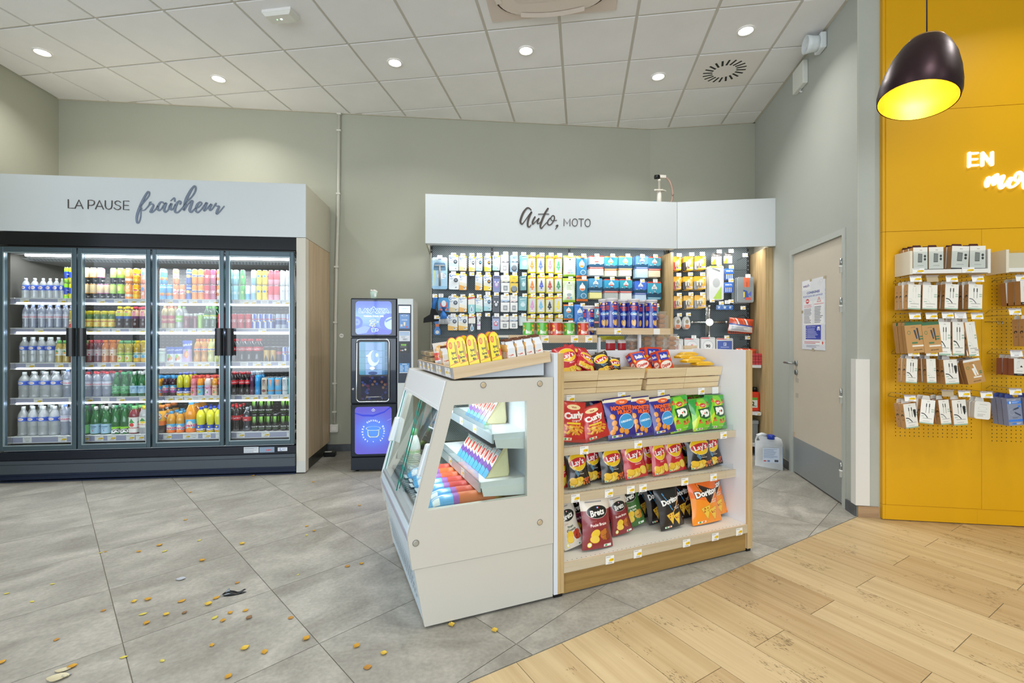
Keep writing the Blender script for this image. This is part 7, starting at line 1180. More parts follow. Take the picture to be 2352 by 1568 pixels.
def bag(key, x0, x1, y0, y1, v, z, label, group, t=.052, tilt=-.2, roll=0, yaw=0, F=FI, sink=0):
    u, zz, w, h = F.box(x0, x1, y0, y1, v); h = max(.1, .965*h/cos(tilt)); v += .012; BAGN[0] += 1
    if z in HMAX: h = min(h, (HMAX[z]-z-.024)/cos(tilt)); u = min(max(u, G1+.009+w/2), G2-.009-w/2)
    o = thing('crisp_bag', label, 'crisp bag', F.w(u-sin(roll)*h/2, v, (zz if z is None else z)+.0035+abs(sin(tilt))*t*.2-sink+abs(sin(roll))*w*.47), 0, group, rot=(tilt, roll, F.a+yaw))
    ob('pouch', bagmesh(w, h, t, BAGN[0], BAGT[key]), o); S_ = mat(SEALC[key], .3)
    for zz_, nm in ((-.001, 'bottom_seal'), (h-.004, 'top_seal')):
        mb = MB(); n = 12; mb.grid([[((i/n-.5)*w*.98, .0015*(1 if i % 2 else -1)+.003*sin(i*.9+BAGN[0]), zz_+k*.011) for i in range(n+1)] for k in range(2)]); mb.ob(nm, S_, o)
    return o
GS = ['crisp bags on the bottom gondola shelf', 'crisp bags on the lower middle gondola shelf', 'crisp bags on the upper middle gondola shelf']
z2, z3, z4 = zL[2], zL[1], zL[0]
HMAX = {z4: z3-.022, z3: z2-.022, z2: z1-.022}
# upper middle shelf
bag('cu', 1290, 1353, 926, 1018, .125, z2, 'red curly peanut puffs bag hard against the left gondola post', GS[2], roll=.12); bag('cu', 1341, 1400, 936, 1012, .125, z2, 'red curly peanut puffs bag leaning left of the blue bags', GS[2], roll=-.2, t=.045)
bag('mm', 1364, 1412, 918, 1004, .29, z2, 'dark blue bag set back behind the front blue bags, far left', GS[2], t=.045); bag('mm', 1398, 1466, 913, 1006, .12, z2, 'leftmost blue ghost corn snack bag of the front three', GS[2], roll=-.07); bag('mm', 1450, 1506, 909, 998, .125, z2, 'middle blue ghost corn snack bag of the front three', GS[2], roll=-.05); bag('mm', 1502, 1556, 910, 994, .125, z2, 'right blue ghost corn snack bag beside the green bags', GS[2], roll=-.1, t=.045); bag('mm', 1478, 1520, 912, 985, .295, z2, 'blue bag set back between two front blue bags', GS[2], t=.04)
bag('3d', 1540, 1594, 906, 985, .13, z2, 'leftmost green cone snack bag on the shelf', GS[2], roll=-.12, t=.045); bag('3d', 1568, 1610, 906, 980, .295, z2, 'green cone snack bag in the back between front ones', GS[2], roll=-.08, t=.04); bag('3d', 1594, 1642, 914, 986, .125, z2, 'middle front green cone snack bag with 3D lettering', GS[2], roll=-.05); bag('3d', 1620, 1660, 904, 976, .295, z2, 'half hidden green cone snack bag at the back right', GS[2], t=.04); bag('3d', 1644, 1688, 906, 982, .128, z2, 'rightmost green cone snack bag by the gondola end', GS[2], roll=.04)
# lower middle shelf
bag('lr', 1286, 1308, 1029, 1130, .17, z3, 'narrow strip of a bag behind the left gondola post', GS[1], t=.04); bag('lb', 1305, 1358, 1027, 1126, .135, z3, 'leftmost black barbecue crisps bag at the front', GS[1], roll=-.05); bag('lb', 1344, 1388, 1025, 1112, .20, z3, 'second black barbecue crisps bag, set slightly back', GS[1], roll=-.06, t=.045); bag('lb', 1384, 1438, 1021, 1112, .14, z3, 'third black barbecue crisps bag beside the red ones', GS[1], roll=-.03)
bag('lr', 1436, 1490, 1011, 1102, .15, z3, 'leftmost red plain crisps bag with yellow badge', GS[1], roll=-.06); bag('lr', 1478, 1518, 1009, 1094, .215, z3, 'second red plain crisps bag, half hidden', GS[1], t=.045); bag('lr', 1502, 1540, 1007, 1096, .145, z3, 'third red plain crisps bag standing forward', GS[1], t=.045, roll=-.04); bag('lr', 1534, 1578, 1001, 1082, .17, z3, 'rightmost red plain crisps bag before the black ones', GS[1], roll=-.06, t=.045)
bag('lb', 1566, 1598, 1005, 1076, .27, z3, 'black barbecue crisps bag in the back gap', GS[1], t=.04); bag('lb', 1584, 1642, 989, 1078, .15, z3, 'big black barbecue crisps bag at the right', GS[1], roll=-.02); bag('lb', 1636, 1680, 987, 1068, .17, z3, 'rightmost black barbecue crisps bag by the end', GS[1], roll=-.08, t=.045)
# bottom shelf
bag('bw', 1288, 1336, 1176, 1282, .10, z4, 'cream pepper crisps bag cut by the left gondola post', GS[0], roll=-.22, t=.05); bag('bd', 1284, 1312, 1150, 1250, .20, z4, 'dark truffle crisps bag behind the cream one', GS[0], t=.04); bag('bp', 1308, 1356, 1152, 1254, .19, z4, 'purple chicken crisps bag left behind the front one', GS[0], roll=-.08); bag('bm', 1342, 1412, 1160, 1276, .055, z4, 'big maroon chicken crisps bag at the front', GS[0], t=.06, roll=.03); bag('bm', 1406, 1452, 1172, 1262, .15, z4, 'maroon chicken crisps bag right of the big front one', GS[0], roll=-.12, t=.05)
bag('bg', 1428, 1480, 1142, 1240, .20, z4, 'green cheese crisps bag leaning at an angle', GS[0], roll=-.16, t=.05); bag('bd', 1366, 1406, 1148, 1230, .32, z4, 'dark bag in the back row behind the maroon bags', GS[0], t=.04); bag('bw', 1404, 1436, 1144, 1225, .33, z4, 'pale topped bag in the back row beside the green bag', GS[0], t=.04)
bag('db', 1460, 1504, 1136, 1226, .30, z4, 'black tortilla chip bag in the back left', GS[0], t=.045, roll=-.06); bag('db', 1490, 1530, 1146, 1240, .20, z4, 'leftmost front black tortilla chip bag, turned sideways', GS[0], roll=-.12, t=.05); bag('db', 1518, 1572, 1152, 1244, .105, z4, 'front black tortilla chip bag with yellow chips', GS[0], roll=-.1, t=.05); bag('db', 1546, 1598, 1134, 1224, .20, z4, 'black tortilla chip bag beside the orange ones', GS[0], roll=-.03, t=.05)
bag('do', 1582, 1616, 1128, 1216, .27, z4, 'orange tortilla chip bag hidden behind the front orange one', GS[0], t=.04); bag('do', 1594, 1660, 1118, 1220, .09, z4, 'front orange tortilla chip bag with big lettering', GS[0], roll=-.02, t=.055); bag('do', 1652, 1710, 1108, 1210, .14, z4, 'right orange tortilla chip bag leaning on the end panel', GS[0], roll=-.1, t=.05)
# ---- slatted crates on the top shelf
CRW = wood('crate_pine', '#e6d2ac', '#d3ba8e', 'x', .6, .55); CRY = wood('crate_pine_side', '#e2cda6', '#cfb588', 'y', .6, .55); z1 = zL[3]
def crate(xl, xr, label, vb=.215, vt=.185, dep=.225, h=.128):
    a, b = (G1+.012 if xl is None else FI.u(xl, vb)), min(FI.u(xr, vb), G2-.012); t = thing('slatted_crate', label, 'crate', FI.w(a, vb, z1+.0035), FI.a); w = b-a; sp = .009
    lean = math.atan2(vb-vt, h)
    for k, (za, zb) in enumerate(((.0, .03), (.033, .067), (.073, h))):
        for s in range(2):
            x0, x1 = (-sp*(zb > .09), w/2-.001) if s == 0 else (w/2+.001, w+sp*(zb > .09)); y0, y1 = -tan_(lean)*za, -tan_(lean)*zb
            m = MB(); m.T = None; i = [m.vt(p) for p in ((x0, y0, za), (x1, y0, za), (x1, y0+.009, za), (x0, y0+.009, za), (x0, y1, zb), (x1, y1, zb), (x1, y1+.009, zb), (x0, y1+.009, zb))]
            for f in ((3, 2, 1, 0), (4, 5, 6, 7), (0, 1, 5, 4), (1, 2, 6, 5), (2, 3, 7, 6), (3, 0, 4, 7)): m.face([i[q] for q in f])
            m.ob('front_slat', CRW, t)
    for x in (0, w-.009):
        for za, zb in ((.0, .06), (.066, h)): MB().box(x, x+.009, .0105, dep-.01, za, zb+.0).ob('side_slat', CRY, t)
    for za, zb in ((.0, .06), (.066, h)): MB().box(0, w, dep-.0095, dep, za, zb).ob('back_slat', CRW, t)
    MB().box(.01, w-.01, .0105, dep-.01, .0, .008).ob('crate_floor', CRW, t); MB().box(w/2-.003, w/2+.003, .0105, dep-.01, .008, .06).ob('divider', CRY, t)
    return t, a, w
tan_ = math.tan
c1, ca, cw = crate(None, 1472, 'left slatted pine crate holding red and black crisp bags'); c2, da, dw = crate(1484, 1657, 'right slatted pine crate holding orange cracker boxes and yellow packs')
zc_ = z1+.0035+.0095
GB = 'small crisp bags heaped in the left crate'
bag('lr', 1288, 1340, 800, 866, .26, zc_+.069, 'red crisps bag heaped at the left crate corner', GB, tilt=-.45, roll=-.2, t=.05); bag('lr', 1300, 1352, 788, 846, .33, zc_+.084, 'top red crisps bag at the back of the left crate', GB, tilt=-.3, roll=.2, t=.045); bag('lr', 1334, 1382, 818, 862, .255, zc_+.074, 'red crisps bag by the black bags', GB, tilt=-.6, roll=.5, t=.045); bag('lr', 1338, 1372, 800, 850, .315, zc_+.074, 'red crisps bag leaning at the middle of the crate', GB, tilt=-.5, roll=-.5, t=.04)
bag('lb', 1370, 1412, 818, 862, .25, zc_+.074, 'front left black crisps bag in the crate', GB, tilt=-.5, roll=-.3, t=.045); bag('lb', 1402, 1434, 822, 860, .255, zc_+.074, 'front right black crisps bag in the crate', GB, tilt=-.4, roll=.08, t=.045); bag('lb', 1378, 1420, 804, 842, .315, zc_+.074, 'back black crisps bag in the crate', GB, tilt=-.6, roll=.3, t=.045)
ch = Cv(120, 150, '#d84a2a').rect(.16, .62, .84, .94, '#2c3fb4').text('Belin', .5, .78, .15, '#f4f4f2', .06, 3, wmax=.56).ell(.5, .4, .44, .17, '#f6efe6', 8).text('Chipster', .5, .4, .13, '#c8382a', .04, 8, wmax=.74).chips(4, .55, .9, .06, .2, 7, ['#f2c03a', '#e8a02c'], .12, .06).ell(.1, .6, .07, .06, '#f0c23c').ell(.9, .72, .07, .06, '#f0c23c'); CHT = tex(ch, 'cracker_box', .35); chs = Cv(60, 150, '#c8402a').rect(.1, .66, .9, .92, '#2c3fb4').text('Belin', .5, .79, .1, '#f0f0ee', .04, wmax=.7).ell(.5, .45, .4, .12, '#f2ded2').text('Chipster', .5, .45, .07, '#b83428', .03, 8, wmax=.7); CHS = tex(chs, 'cracker_box_side', .35); CRE = mat('#c23c24', .45)
for i, (x0, x1, y0, y1, v, dz, tl, rl, yw, lb) in enumerate(((1468, 1504, 806, 858, .30, .085, -.55, -.12, .1, 'left orange cracker box leaning in the right crate'), (1518, 1556, 801, 854, .262, .075, -.3, -.08, .25, 'front orange cracker box with cream oval'), (1484, 1528, 792, 840, .35, .10, -.2, .03, .15, 'rear orange cracker box at the top of the heap'), (1497, 1520, 806, 840, .335, .06, -.3, 0, .3, 'small slice of an orange cracker box behind the front one'))):
    u, zz, w, h = FI.box(x0, x1, y0, y1, v); t = thing('cracker_box', lb, 'box', FI.w(u, v, zc_+dz), 0, 'orange cracker boxes', rot=(tl, rl, FI.a+yw)); m = MB(); m.box(-w/2, w/2, 0, .045, 0, h*1.06, 2, 0); m.quad([(-w/2-.0004, .045, 0), (-w/2-.0004, 0, 0), (-w/2-.0004, 0, h*1.06), (-w/2-.0004, .045, h*1.06)], 1); m.ob('carton', [CHT, CHS, CRE], t); MB().box(-w/2+.002, w/2-.002, .002, .043, h*1.06, h*1.06+.002).ob('top_flap', CRE, t)
yb = Cv(110, 60, '#f0bf1a').ell(.5, .55, .2, .26, '#3a55a8').ell(.5, .55, .12, .16, '#f0f0ec').lines(.08, .3, .2, .7, 3, '#d89a14').rect(0, 0, 1, .12, '#e0ac14'); YBT = tex(yb, 'cake_pack', .25, .5, .4); YE = mat('#e6b416', .35)
for i, (x, y, v, dz, lb) in enumerate(((1612, 838, .255, .082, 'front yellow cake pack, upper'), (1588, 832, .265, .06, 'front yellow cake pack, second layer'), (1595, 826, .315, .09, 'middle yellow cake pack'), (1572, 822, .33, .07, 'yellow cake pack beside the cracker boxes'), (1580, 816, .375, .085, 'rear yellow cake pack'))):
    t = thing('cake_pack', lb+' in the right crate', 'cake pack', FI.w(FI.u(x, v), v, FI.z(x, y, v)), 0, 'yellow cake packs', rot=(-.0, 0, FI.a-.05+.04*i)); m = MB()
    m.grid([[((i_/8-.5)*.13, (j_/6-.5)*.06, .012*max(0, 1-(2*i_/8-1)**6)**.5*max(0, 1-(2*j_/6-1)**6)**.5+.012) for i_ in range(9)] for j_ in range(7)]); m.box(-.063, .063, -.029, .029, 0, .014, 1); m.ob('wrapped_cake', [YBT, YE], t); MB().box(.064, .072, -.028, .028, .009, .012).ob('end_seal', YE, t); MB().box(-.072, -.064, -.028, .028, .009, .012).ob('end_seal', YE, t)
# ---- back half of the island with its raised shelves
ib = thing('island_back_unit', 'white back half of the island with raised oak shelves of tubes and tubs', 'shelving', FI.w(0, 0, 0), FI.a)
RU0, RU1, RU2 = FI.u(1170, .40), FI.u(1371.5, .40), FI.u(1540, .40); BT = FI.z(1480, 806, .47)
MB().box(.66, G2+.01, GD+.002, .86, .02, BT).ob('carcass', mat('#e6e8ec', .45), ib); MB().box(FI.u(1590, .5)-.11, FI.u(1590, .5), GD+.001, .475, BT, BT+.034).ob('cap_strip', OAKX, ib)
zA, zAb = FI.z(1300, 769.5, .40), FI.z(1300, 787, .40); zB, zBb = FI.z(1450, 753.5, .40), FI.z(1450, 768, .40)
for a, b, z, zb, nm in ((RU0, RU1, zA, zAb, 'a'), (RU1+.002, RU2, zB, zBb, 'b')):
    s_ = MB().box(a, b, .412, .60, z-.014, z).ob('raised_shelf', mat('#eceae2', .45), ib); MB().box(a, b, .40, .412, zb, z+.001).ob('shelf_lip', OAKX, s_)
    for x in ((1251, 1319, 1352) if nm == 'a' else (1418, 1508)): card(s_, FI.u(x, .40), .3985, zb+.001, .05, abs(z-zb)-.003, 0, CARD if x != 1508 else mat('#eeeeec', .4))
for x in (1240, 1375, 1468): u = FI.u(x, .43); MB().box(u-.008, u+.008, .42, .436, GD-.2 if False else BT-.02, (zA if x < 1380 else zB)-.014).ob('support_post', mat('#e2e5ea', .35), ib)
PT = {}
def tub(x, v, z, key, label, c0, c1, txt):
    if key not in PT: PT[key] = tex(front(Cv(160, 90, c0).rect(0, .93, 1, 1, c1), lambda c, q: c.text(txt, q-.02, .22, .2, '#f4f0ea', .05, 0, wmax=.16).ell(q+.09, .7, .035, .12, '#e8b23a', 20).ell(q+.1, .4, .035, .12, '#f0c45a', -10).rect(q-.12, .1, q-.08, .4, '#e9e9e6')), 'tub_'+key, .3, .5, .3)
    t = thing('crisp_tub', label, 'crisp tub', FI.w(FI.u(x, v), v, z+.001), FI.a+RND.uniform(-.4, .4), 'short crisp tubs on the raised shelf'); MB().lathe([(.034, 0), (.0345, .075)], 18, cap=False).ob('tub_body', PT[key], t); MB().lathe([(.033, 0), (.034, .001)], 18).ob('tub_bottom', LIDM, t); MB().lathe([(.036, .072), (.0365, .079), (.034, .08)], 18).ob('lid', mat('#d6cfc8', .35), t)
for i, (x, k) in enumerate(((1214, 'g'), (1245, 'g'), (1276, 'r'), (1307, 'g'), (1339, 'r'))):
    tub(x, .452, zA, k, '%s crisp tub, %s from the left on the raised shelf' % ({'g': 'green', 'r': 'red'}[k], ORD[i+1]), *{'g': ('#55b035', '#3f9a2c', 'PRINGLES'), 'r': ('#d03a22', '#b82c1c', 'PRINGLES')}[k])
for i, (x, k) in enumerate(((1228, 'r'), (1262, 'o'), (1294, 'o'))): tub(x, .53, zA, k, '%s crisp tub in the second row of the raised shelf, %s one' % ({'o': 'orange', 'r': 'red'}[k], ORD[i+1]), *{'r': ('#d03a22', '#b82c1c', 'PRINGLES'), 'o': ('#c8601c', '#b8501a', 'PRINGLES')}[k])
tb_ = front(Cv(220, 220, '#1d2c96').rect(0, .93, 1, .96, '#e6e2d8').rect(0, .96, 1, 1, '#1a2a8c'), lambda c, q: c.ell(q, .87, .05, .04, '#e4583c').ell(q, .87, .035, .025, '#f2e6d8').text('MONSTER', q, .76, .07, '#e0462c', .06, -3, wmax=.2).text('MUNCH', q+.02, .68, .065, '#e0462c', .06, -3, wmax=.15).ell(q, .52, .1, .06, '#3fa8e6').text('Crazy', q, .52, .085, '#f4f8fa', .05, 5, wmax=.18, line=('#1a5a9a', .008)).ell(q, .42, .07, .025, '#2c58b8').ell(q-.03, .2, .035, .1, '#e0aa5c', 8).ell(q+.03, .19, .04, .12, '#e8b86c', -4).poly([(q-.12, .93), (q-.06, .93), (q-.12, .82)], '#f0cc2c').rect(q+.11, .05, q+.17, .6, '#7a7fb8')); TBT = tex(tb_, 'snack_tube', .25, .5, .3)
for i, (x, v, yw) in enumerate(((1352, .545, .1), (1405, .448, .05), (1455, .448, -.6), (1496, .446, .05), (1388, .53, -.7), (1432, .53, -.6), (1478, .53, .3))):
    t = thing('snack_tube', '%s tall blue snack tube on the raised shelf, %s row' % (ORD[i+1 if i < 4 else i-3], 'front' if i < 4 else 'back'), 'snack tube', FI.w(FI.u(x, v), v, (zB if i else zA)+.001), FI.a+yw, 'tall blue snack tubes'); MB().lathe([(.036, 0), (.036, .178)], 20, cap=False).ob('tube_body', TBT, t); MB().lathe([(.035, 0), (.0355, .001)], 18).ob('tube_bottom', LIDM, t); MB().lathe([(.0385, .172), (.039, .186), (.036, .188)], 20).ob('lid', mat('#d8d4d6', .35), t)
PAS = mat('#b9783c', .75, bump=.6, bscale=60); 
def pastry(x, v, z, h, label, n=3, w=.075, yaw=0, dk=PAS):
    t = thing('pastry_bag', label, 'pastry bag', FI.w(FI.u(x, v), v, z+.001), FI.a+yaw, 'clear pastry bags behind the crates'); 
    for k in range(n): MB().tube([(-w*.38, 0, .016+k*.031), (-w*.2, -.004, .018+k*.031), (w*.2, .004, .018+k*.031), (w*.38, 0, .016+k*.031)], [.010, .0155, .0155, .010], 8).ob('pastry', dk, t)
    mb = MB(); mb.grid([[(a_*w/2*k_, b_*.026*k_, z_) for a_, b_ in ((-1, -1), (1, -1), (1, 1), (-1, 1), (-1, -1))] for z_, k_ in ((.0, .96), (.015, 1), (h*.7, .98), (h*.86, .6), (h, .85))], smooth=False); mb.ob('cellophane_bag', CEL, t)
pastry(1519, .47, zB, .115, 'clear bag of round pastries right of the blue tubes', 3); pastry(1452, .50, BT, .118, 'crumpled clear bag of dark pastries left of the post', 2, .09, .5); pastry(1487, .50, BT, .118, 'clear bag of golden pastries behind the orange boxes', 3, .085); pastry(1514, .53, BT, .118, 'clear bag of golden pastries in the middle', 3, .085); pastry(1543, .50, BT, .112, 'rightmost clear bag of golden pastries', 3, .085)
for i, (x, w_) in enumerate(((1398, .07), (1424, .06))):
    t = thing('red_pouch', '%s red and white pouch lying behind the left crate' % ('left', 'right')[i], 'pouch', FI.w(FI.u(x, .50), .50, BT+.0015), FI.a, 'red and white pouches'); ob('pouch', pmesh('pouch', w_, .075, .04, tex(Cv(60, 60, '#a8202c').rect(0, .7, 1, 1, '#dcd4d0').rect(0, 0, 1, .1, '#5aa03c'), 'red_pouch%d' % i, .3), EDGEW), t)
for i in range(4):
    t = thing('yellow_cloth', 'folded yellow cloth, %s of the stack under the tube shelf' % ('lowest', 'second', 'third', 'topmost')[i], 'cloth', FI.w(FI.u(1404, .66)+.004*(i % 2), .66, FI.z(1404, 780, .66)+i*.0062+.001), FI.a, 'folded yellow cloths'); m = MB(); m.grid([[((q/6-.5)*.15, (p/3-.5)*.09, .0052+.0006*sin(q*2+i)) for q in range(7)] for p in range(4)]); m.box(-.074, .074, -.044, .044, 0, .0046); m.ob('cloth', mat('#d9d83c', .85), t)
zY = FI.z(1404, 780, .66); MB().box(FI.u(1372, .66), FI.u(1505, .66), .60, .72, zY-.012, zY).ob('rear_tray', OAKX, ib)
for x in (1405,): card(ib, FI.u(x, .60), .599, zY-.034, .05, .032)
for x in (1376, 1500): u = FI.u(x, .66); MB().box(u-.006, u+.006, .65, .67, BT, zY-.012).ob('tray_leg', mat('#e2e5ea', .35), ib)
# ================================================================== yellow display wall with phone accessories
YEL = mat('#e2a900', .42, var=.03, vscale=1.5, name='yellow_laminate'); yu0, yu1, yu2, yu3 = FG.u(2035, YV), FG.u(2255, YV), FG.u(2352, YV)+.55, 0
yw = thing('yellow_display_wall', 'tall yellow laminate display wall with perforated panels and lit lettering', 'display wall', FG.w(0, 0, 0), FG.a)
yz = lambda y: FG.z(2036, y, YV); zs1, zs2, zs0 = yz(532), yz(259), yz(1158.5)
def yp(a, b, z0, z1, nm='panel', v=YV): return MB().box(a, b, v, v+.018, z0+.001, z1-.001).ob(nm, YEL, yw, bevel=.0015)
yp(yu0, yu2, zs2, CEIL-.02); yp(yu0, yu2, zs1, zs2); pa = yp(yu0, yu1-.0008, zs0, zs1, 'perforated_panel'); pb = yp(yu1+.0008, yu2, zs0, zs1, 'perforated_panel')
yp(yu0, FG.u(2246, YV), .004, zs0, 'plinth', YV+.004); yp(FG.u(2246, YV)+.001, yu2, .004, zs0, 'plinth', YV+.006)
for z0, z1 in ((.004, zs0), (zs0, zs1), (zs1, zs2), (zs2, CEIL-.02)): MB().box(yu0-.018, yu0-.0005, YV+.006, PV-.003, z0+.001, z1-.001).ob('return_panel', YEL, yw)
def pegholes(x0, x1, y0, y1, par, skip=None):
    a, b = FG.u(x0, YV), FG.u(x1, YV); za, zb = FG.z(x0, y1, YV), FG.z(x0, y0, YV); m = MB(); n = round((b-a)/.0287)
    for i in range(n+1):
        for z in np.arange(za, zb, .0252):
            u = a+(b-a)*i/n; m.face([m.vt((u+.0034*cos(2*pi*k/7), YV-.0006, z+.0034*sin(2*pi*k/7))) for k in range(7)][::1])
    q = m.ob('peg_holes', mat('#1c1608', .8), par); q['kind'] = 'stuff'
pegholes(2057, 2231, 583, 1000, pa); pegholes(2278.5, 2352+60, 585, 1012, pb)
KR = '#b98a55'; SB2 = Cv(10, 10, KR)
kraft_side = Cv(24, 110, KR).ell(.5, .52, .3, .05, '#3a2c1c', 30).ell(.5, .5, .14, .03, KR).text('recycle', .5, .34, .1, '#5a4428', .01, 90, wmax=.3).text('please', .5, .7, .08, '#5a4428', .01, 90, wmax=.3)
KST = tex(kraft_side, 'kraft_side', .7)
def cable(bg, cc, plug=None, arc_=None, grn='#a9c2b0', foot='#9fbca6'):
    c = Cv(90, 130, bg); c.text('RETRAK', .52, .93, .024, '#6a6a66', .02)
    for x in (.4, .62): c.rect(x-.035, .7, x+.035, .84, cc).rect(x-.012, .45, x+.012, .7, cc).rect(x-.022, .84, x+.022, .88, '#d8d8d4')
    if arc_: [c.ell(.1+i*.028, .42-.00045*i*i-(0 if i < 8 else (i-8)*.006), .03, .018, arc_) for i in range(17)]
    c.rect(.78, .58, .97, .625, grn).rect(.78, .5, .97, .545, grn).rect(.1, .3, .3, .325, '#8ab0a0').lines(.2, .9, .2, .25, 1, '#9a9a96').lines(.25, .75, .09, .13, 1, '#b4b4b0').rect(0, 0, 1, .055, foot)
    if plug: c.poly([(.72, .72), (.95, .72), (.92, .52), (.86, .42), (.8, .42), (.76, .52)], '#26282a').ell(.835, .72, .115, .03, '#3c3e40')
    return c
BK = '#26282b'; CT = {'w': ptex('cab_w', cable('#eeece4', '#dddcd6', None, '#e2e0da')), 'k': ptex('cab_k', cable('#efede6', BK, None, BK)), 'b': ptex('cab_b', cable('#efede6', '#2c2c34', None, '#6a6a72')), 'c': ptex('cab_c', cable('#efede6', BK, 1, BK))}
kc = Cv(90, 130, '#c0935c').rect(0, .9, 1, 1, '#3f6f4c').text('just green', .45, .83, .03, '#5a4428', 0, 4).ell(.2, .66, .09, .06, '#4a7a50', 0, .75).poly([(.45, .74), (.55, .74), (.62, .45), (.55, .45)], '#3c4654').poly([(.6, .8), (.7, .8), (.74, .4), (.68, .4)], '#3a4450').rect(.3, .3, .6, .35, '#4a7a54').rect(.74, .5, .92, .54, '#4a7a54').rect(.74, .42, .92, .46, '#4a7a54').rect(.3, .2, .95, .25, '#efe8dc').text('100% Recyclable', .58, .1, .035, '#2c2014', .02, 3, wmax=.75)
kw_ = Cv(90, 130, '#bd9059').rect(0, .9, 1, 1, '#e6e6e2').text('just green', .45, .83, .03, '#5a4428', 0, 4).ell(.2, .66, .09, .06, '#4a7a50', 0, .75).poly([(.4, .62), (.55, .62), (.6, .3), (.5, .3)], '#ecebe6').poly([(.5, .78), (.6, .78), (.72, .32), (.64, .32)], '#ecebe6').rect(.78, .44, .93, .48, '#4a7a54').rect(.78, .37, .93, .41, '#4a7a54').rect(.4, .22, .85, .28, '#efe8dc').text('100% Recyclable', .55, .09, .035, '#2c2014', .02, 3, wmax=.75)
CT['g'] = ptex('cab_g', kc); CT['h'] = ptex('cab_h', kw_)
ad = Cv(110, 130, '#eeece6').text('RETRAK', .5, .95, .022, '#6a6a66', .02).poly([(.2, .78), (.4, .84), (.62, .78), (.62, .55), (.4, .48), (.2, .55)], '#dcdad4').poly([(.4, .72), (.62, .78), (.62, .55), (.4, .48)], '#c9c7c0').ell(.8, .66, .09, .07, '#26282a').ell(.8, .5, .09, .07, '#26282a').lines(.3, .75, .24, .3, 1, '#a9a9a4').rect(0, 0, 1, .11, '#16181a').lines(.1, .6, .03, .08, 1, '#d8d8d4'); CT['a'] = ptex('cab_a', ad)
ph = Cv(110, 110, '#efede8').poly([(.25, .4), (.45, .44), (.52, .88), (.32, .84)], '#c9c9c6').poly([(.28, .44), (.43, .47), (.48, .84), (.34, .81)], '#e9e9e8').poly([(.55, .5), (.66, .62), (.8, .5)], '#1c1e20').lines(.25, .8, .24, .3, 1, '#a9a9a4').rect(0, 0, 1, .12, '#16181a').lines(.3, .75, .04, .08, 1, '#d8d8d4'); CT['p'] = ptex('cab_p', ph)
gb = Cv(100, 120, '#8f97ae').text('CORDINDO', .5, .93, .035, '#e2e6f0', .02, 3).rect(0, .8, 1, .9, '#3f86ee').ell(.22, .85, .07, .045, '#e9eef8').lines(.35, .9, .82, .88, 2, '#e2eaf8').poly([(.35, .6), (.8, .68), (.8, .62), (.4, .55)], '#3c4866').poly([(.45, .52), (.9, .38), (.88, .33), (.45, .46)], '#3c4866').ell(.3, .5, .2, .12, '#aab2c6', 0, .9).rect(.75, .66, .92, .73, '#3f86ee').lines(.3, .8, .26, .32, 2, '#5a6480').rect(0, .14, 1, .22, '#3f86ee').ell(.4, .07, .18, .03, '#3f86ee').lines(.55, .9, .03, .1, 2, '#e2e6f0'); CT['x'] = ptex('cab_x', gb)
rd_ = Cv(90, 90, '#e9e8e2').lines(.3, .8, .8, .85, 1, '#9a9a96').ell(.5, .6, .28, .1, '#c9c8c2', 0, .9).lines(.2, .8, .4, .45, 1, '#a9a8a2').lines(.2, .7, .12, .3, 3, '#b9b8b2'); CT['r'] = ptex('cab_r', rd_)
KE = {'w': KR, 'k': KR, 'b': '#8a5e34', 'c': KR, 'g': '#a87a44', 'h': '#96683c', 'a': '#a8743c', 'p': '#8a4f34', 'x': '#8088a4', 'r': '#dcdad2'}
NM = {'w': 'white cable', 'k': 'black cable', 'b': 'braided cable', 'c': 'car charger', 'g': 'brown kraft cable', 'h': 'kraft white cable', 'a': 'white wall charger', 'p': 'phone holder', 'x': 'grey and blue cable', 'r': 'white rounded earphone'}
def acc(X, Y, k, xa, xb, y0, y1, n, where, roll=0, yaw=0, t=None, sgn=1):
    V = YV-.17; u, z, w, h = FG.box(X(xa), X(xb), Y(y0), Y(y1), V); w *= .95; h = h/max(.9, cos(roll)); t = t or (.034 if k not in 'rx' else .03); em = mat(KE[k], .7)
    for q in range(n-1, -1, -1):
        lb = '%s pack, %s, yellow wall%s' % (NM[k], where, ('', ', second back', ', third back')[q]); o = thing('accessory_pack', lb, 'accessory pack', FG.w(u-.004*q, V+q*(t+.005), z), 0, 'phone accessory packs on the yellow wall', rot=(-.05, roll+RND.uniform(-.05, .05)*(q > 0), FG.a+yaw+RND.uniform(-.06, .06)))
        key = ('acc', k, round(w, 3), round(h, 3))
        if key not in PMESH:
            b = MB()
            if k == 'r': b.prism(rrect(-w/2, w/2, 0, h, w*.16), -t, 0, 1, 0)
            elif k in 'gh': b.prism([(-w/2, 0), (w/2, 0), (w*.5, h*.9), (w*.46, h), (-w*.46, h), (-w*.5, h*.9)], -t, -.004, 1, 0)
            else:
                b.box(-w/2, w/2, -t, 0, 0, h, 1, 0)
                if k in 'wkbc': b.quad([(-w/2-.0004, 0, 0), (-w/2-.0004, -t, 0), (-w/2-.0004, -t, h), (-w/2-.0004, 0, h)], 2)
            PMESH[key] = b.mesh('carton', [CT[k], em, KST])
        ob('carton', PMESH[key], o)
        if k not in 'gh': MB().prism([(-w*.3, h), (w*.3, h), (w*.24, h+.022), (w*.2, h+.026), (-w*.2, h+.026), (-w*.24, h+.022)], -.004, -.002).ob('hang_tab', mat('#dedcd6' if k != 'x' else '#4a5aa0', .5), o)
    return u, z+h, V, t*n
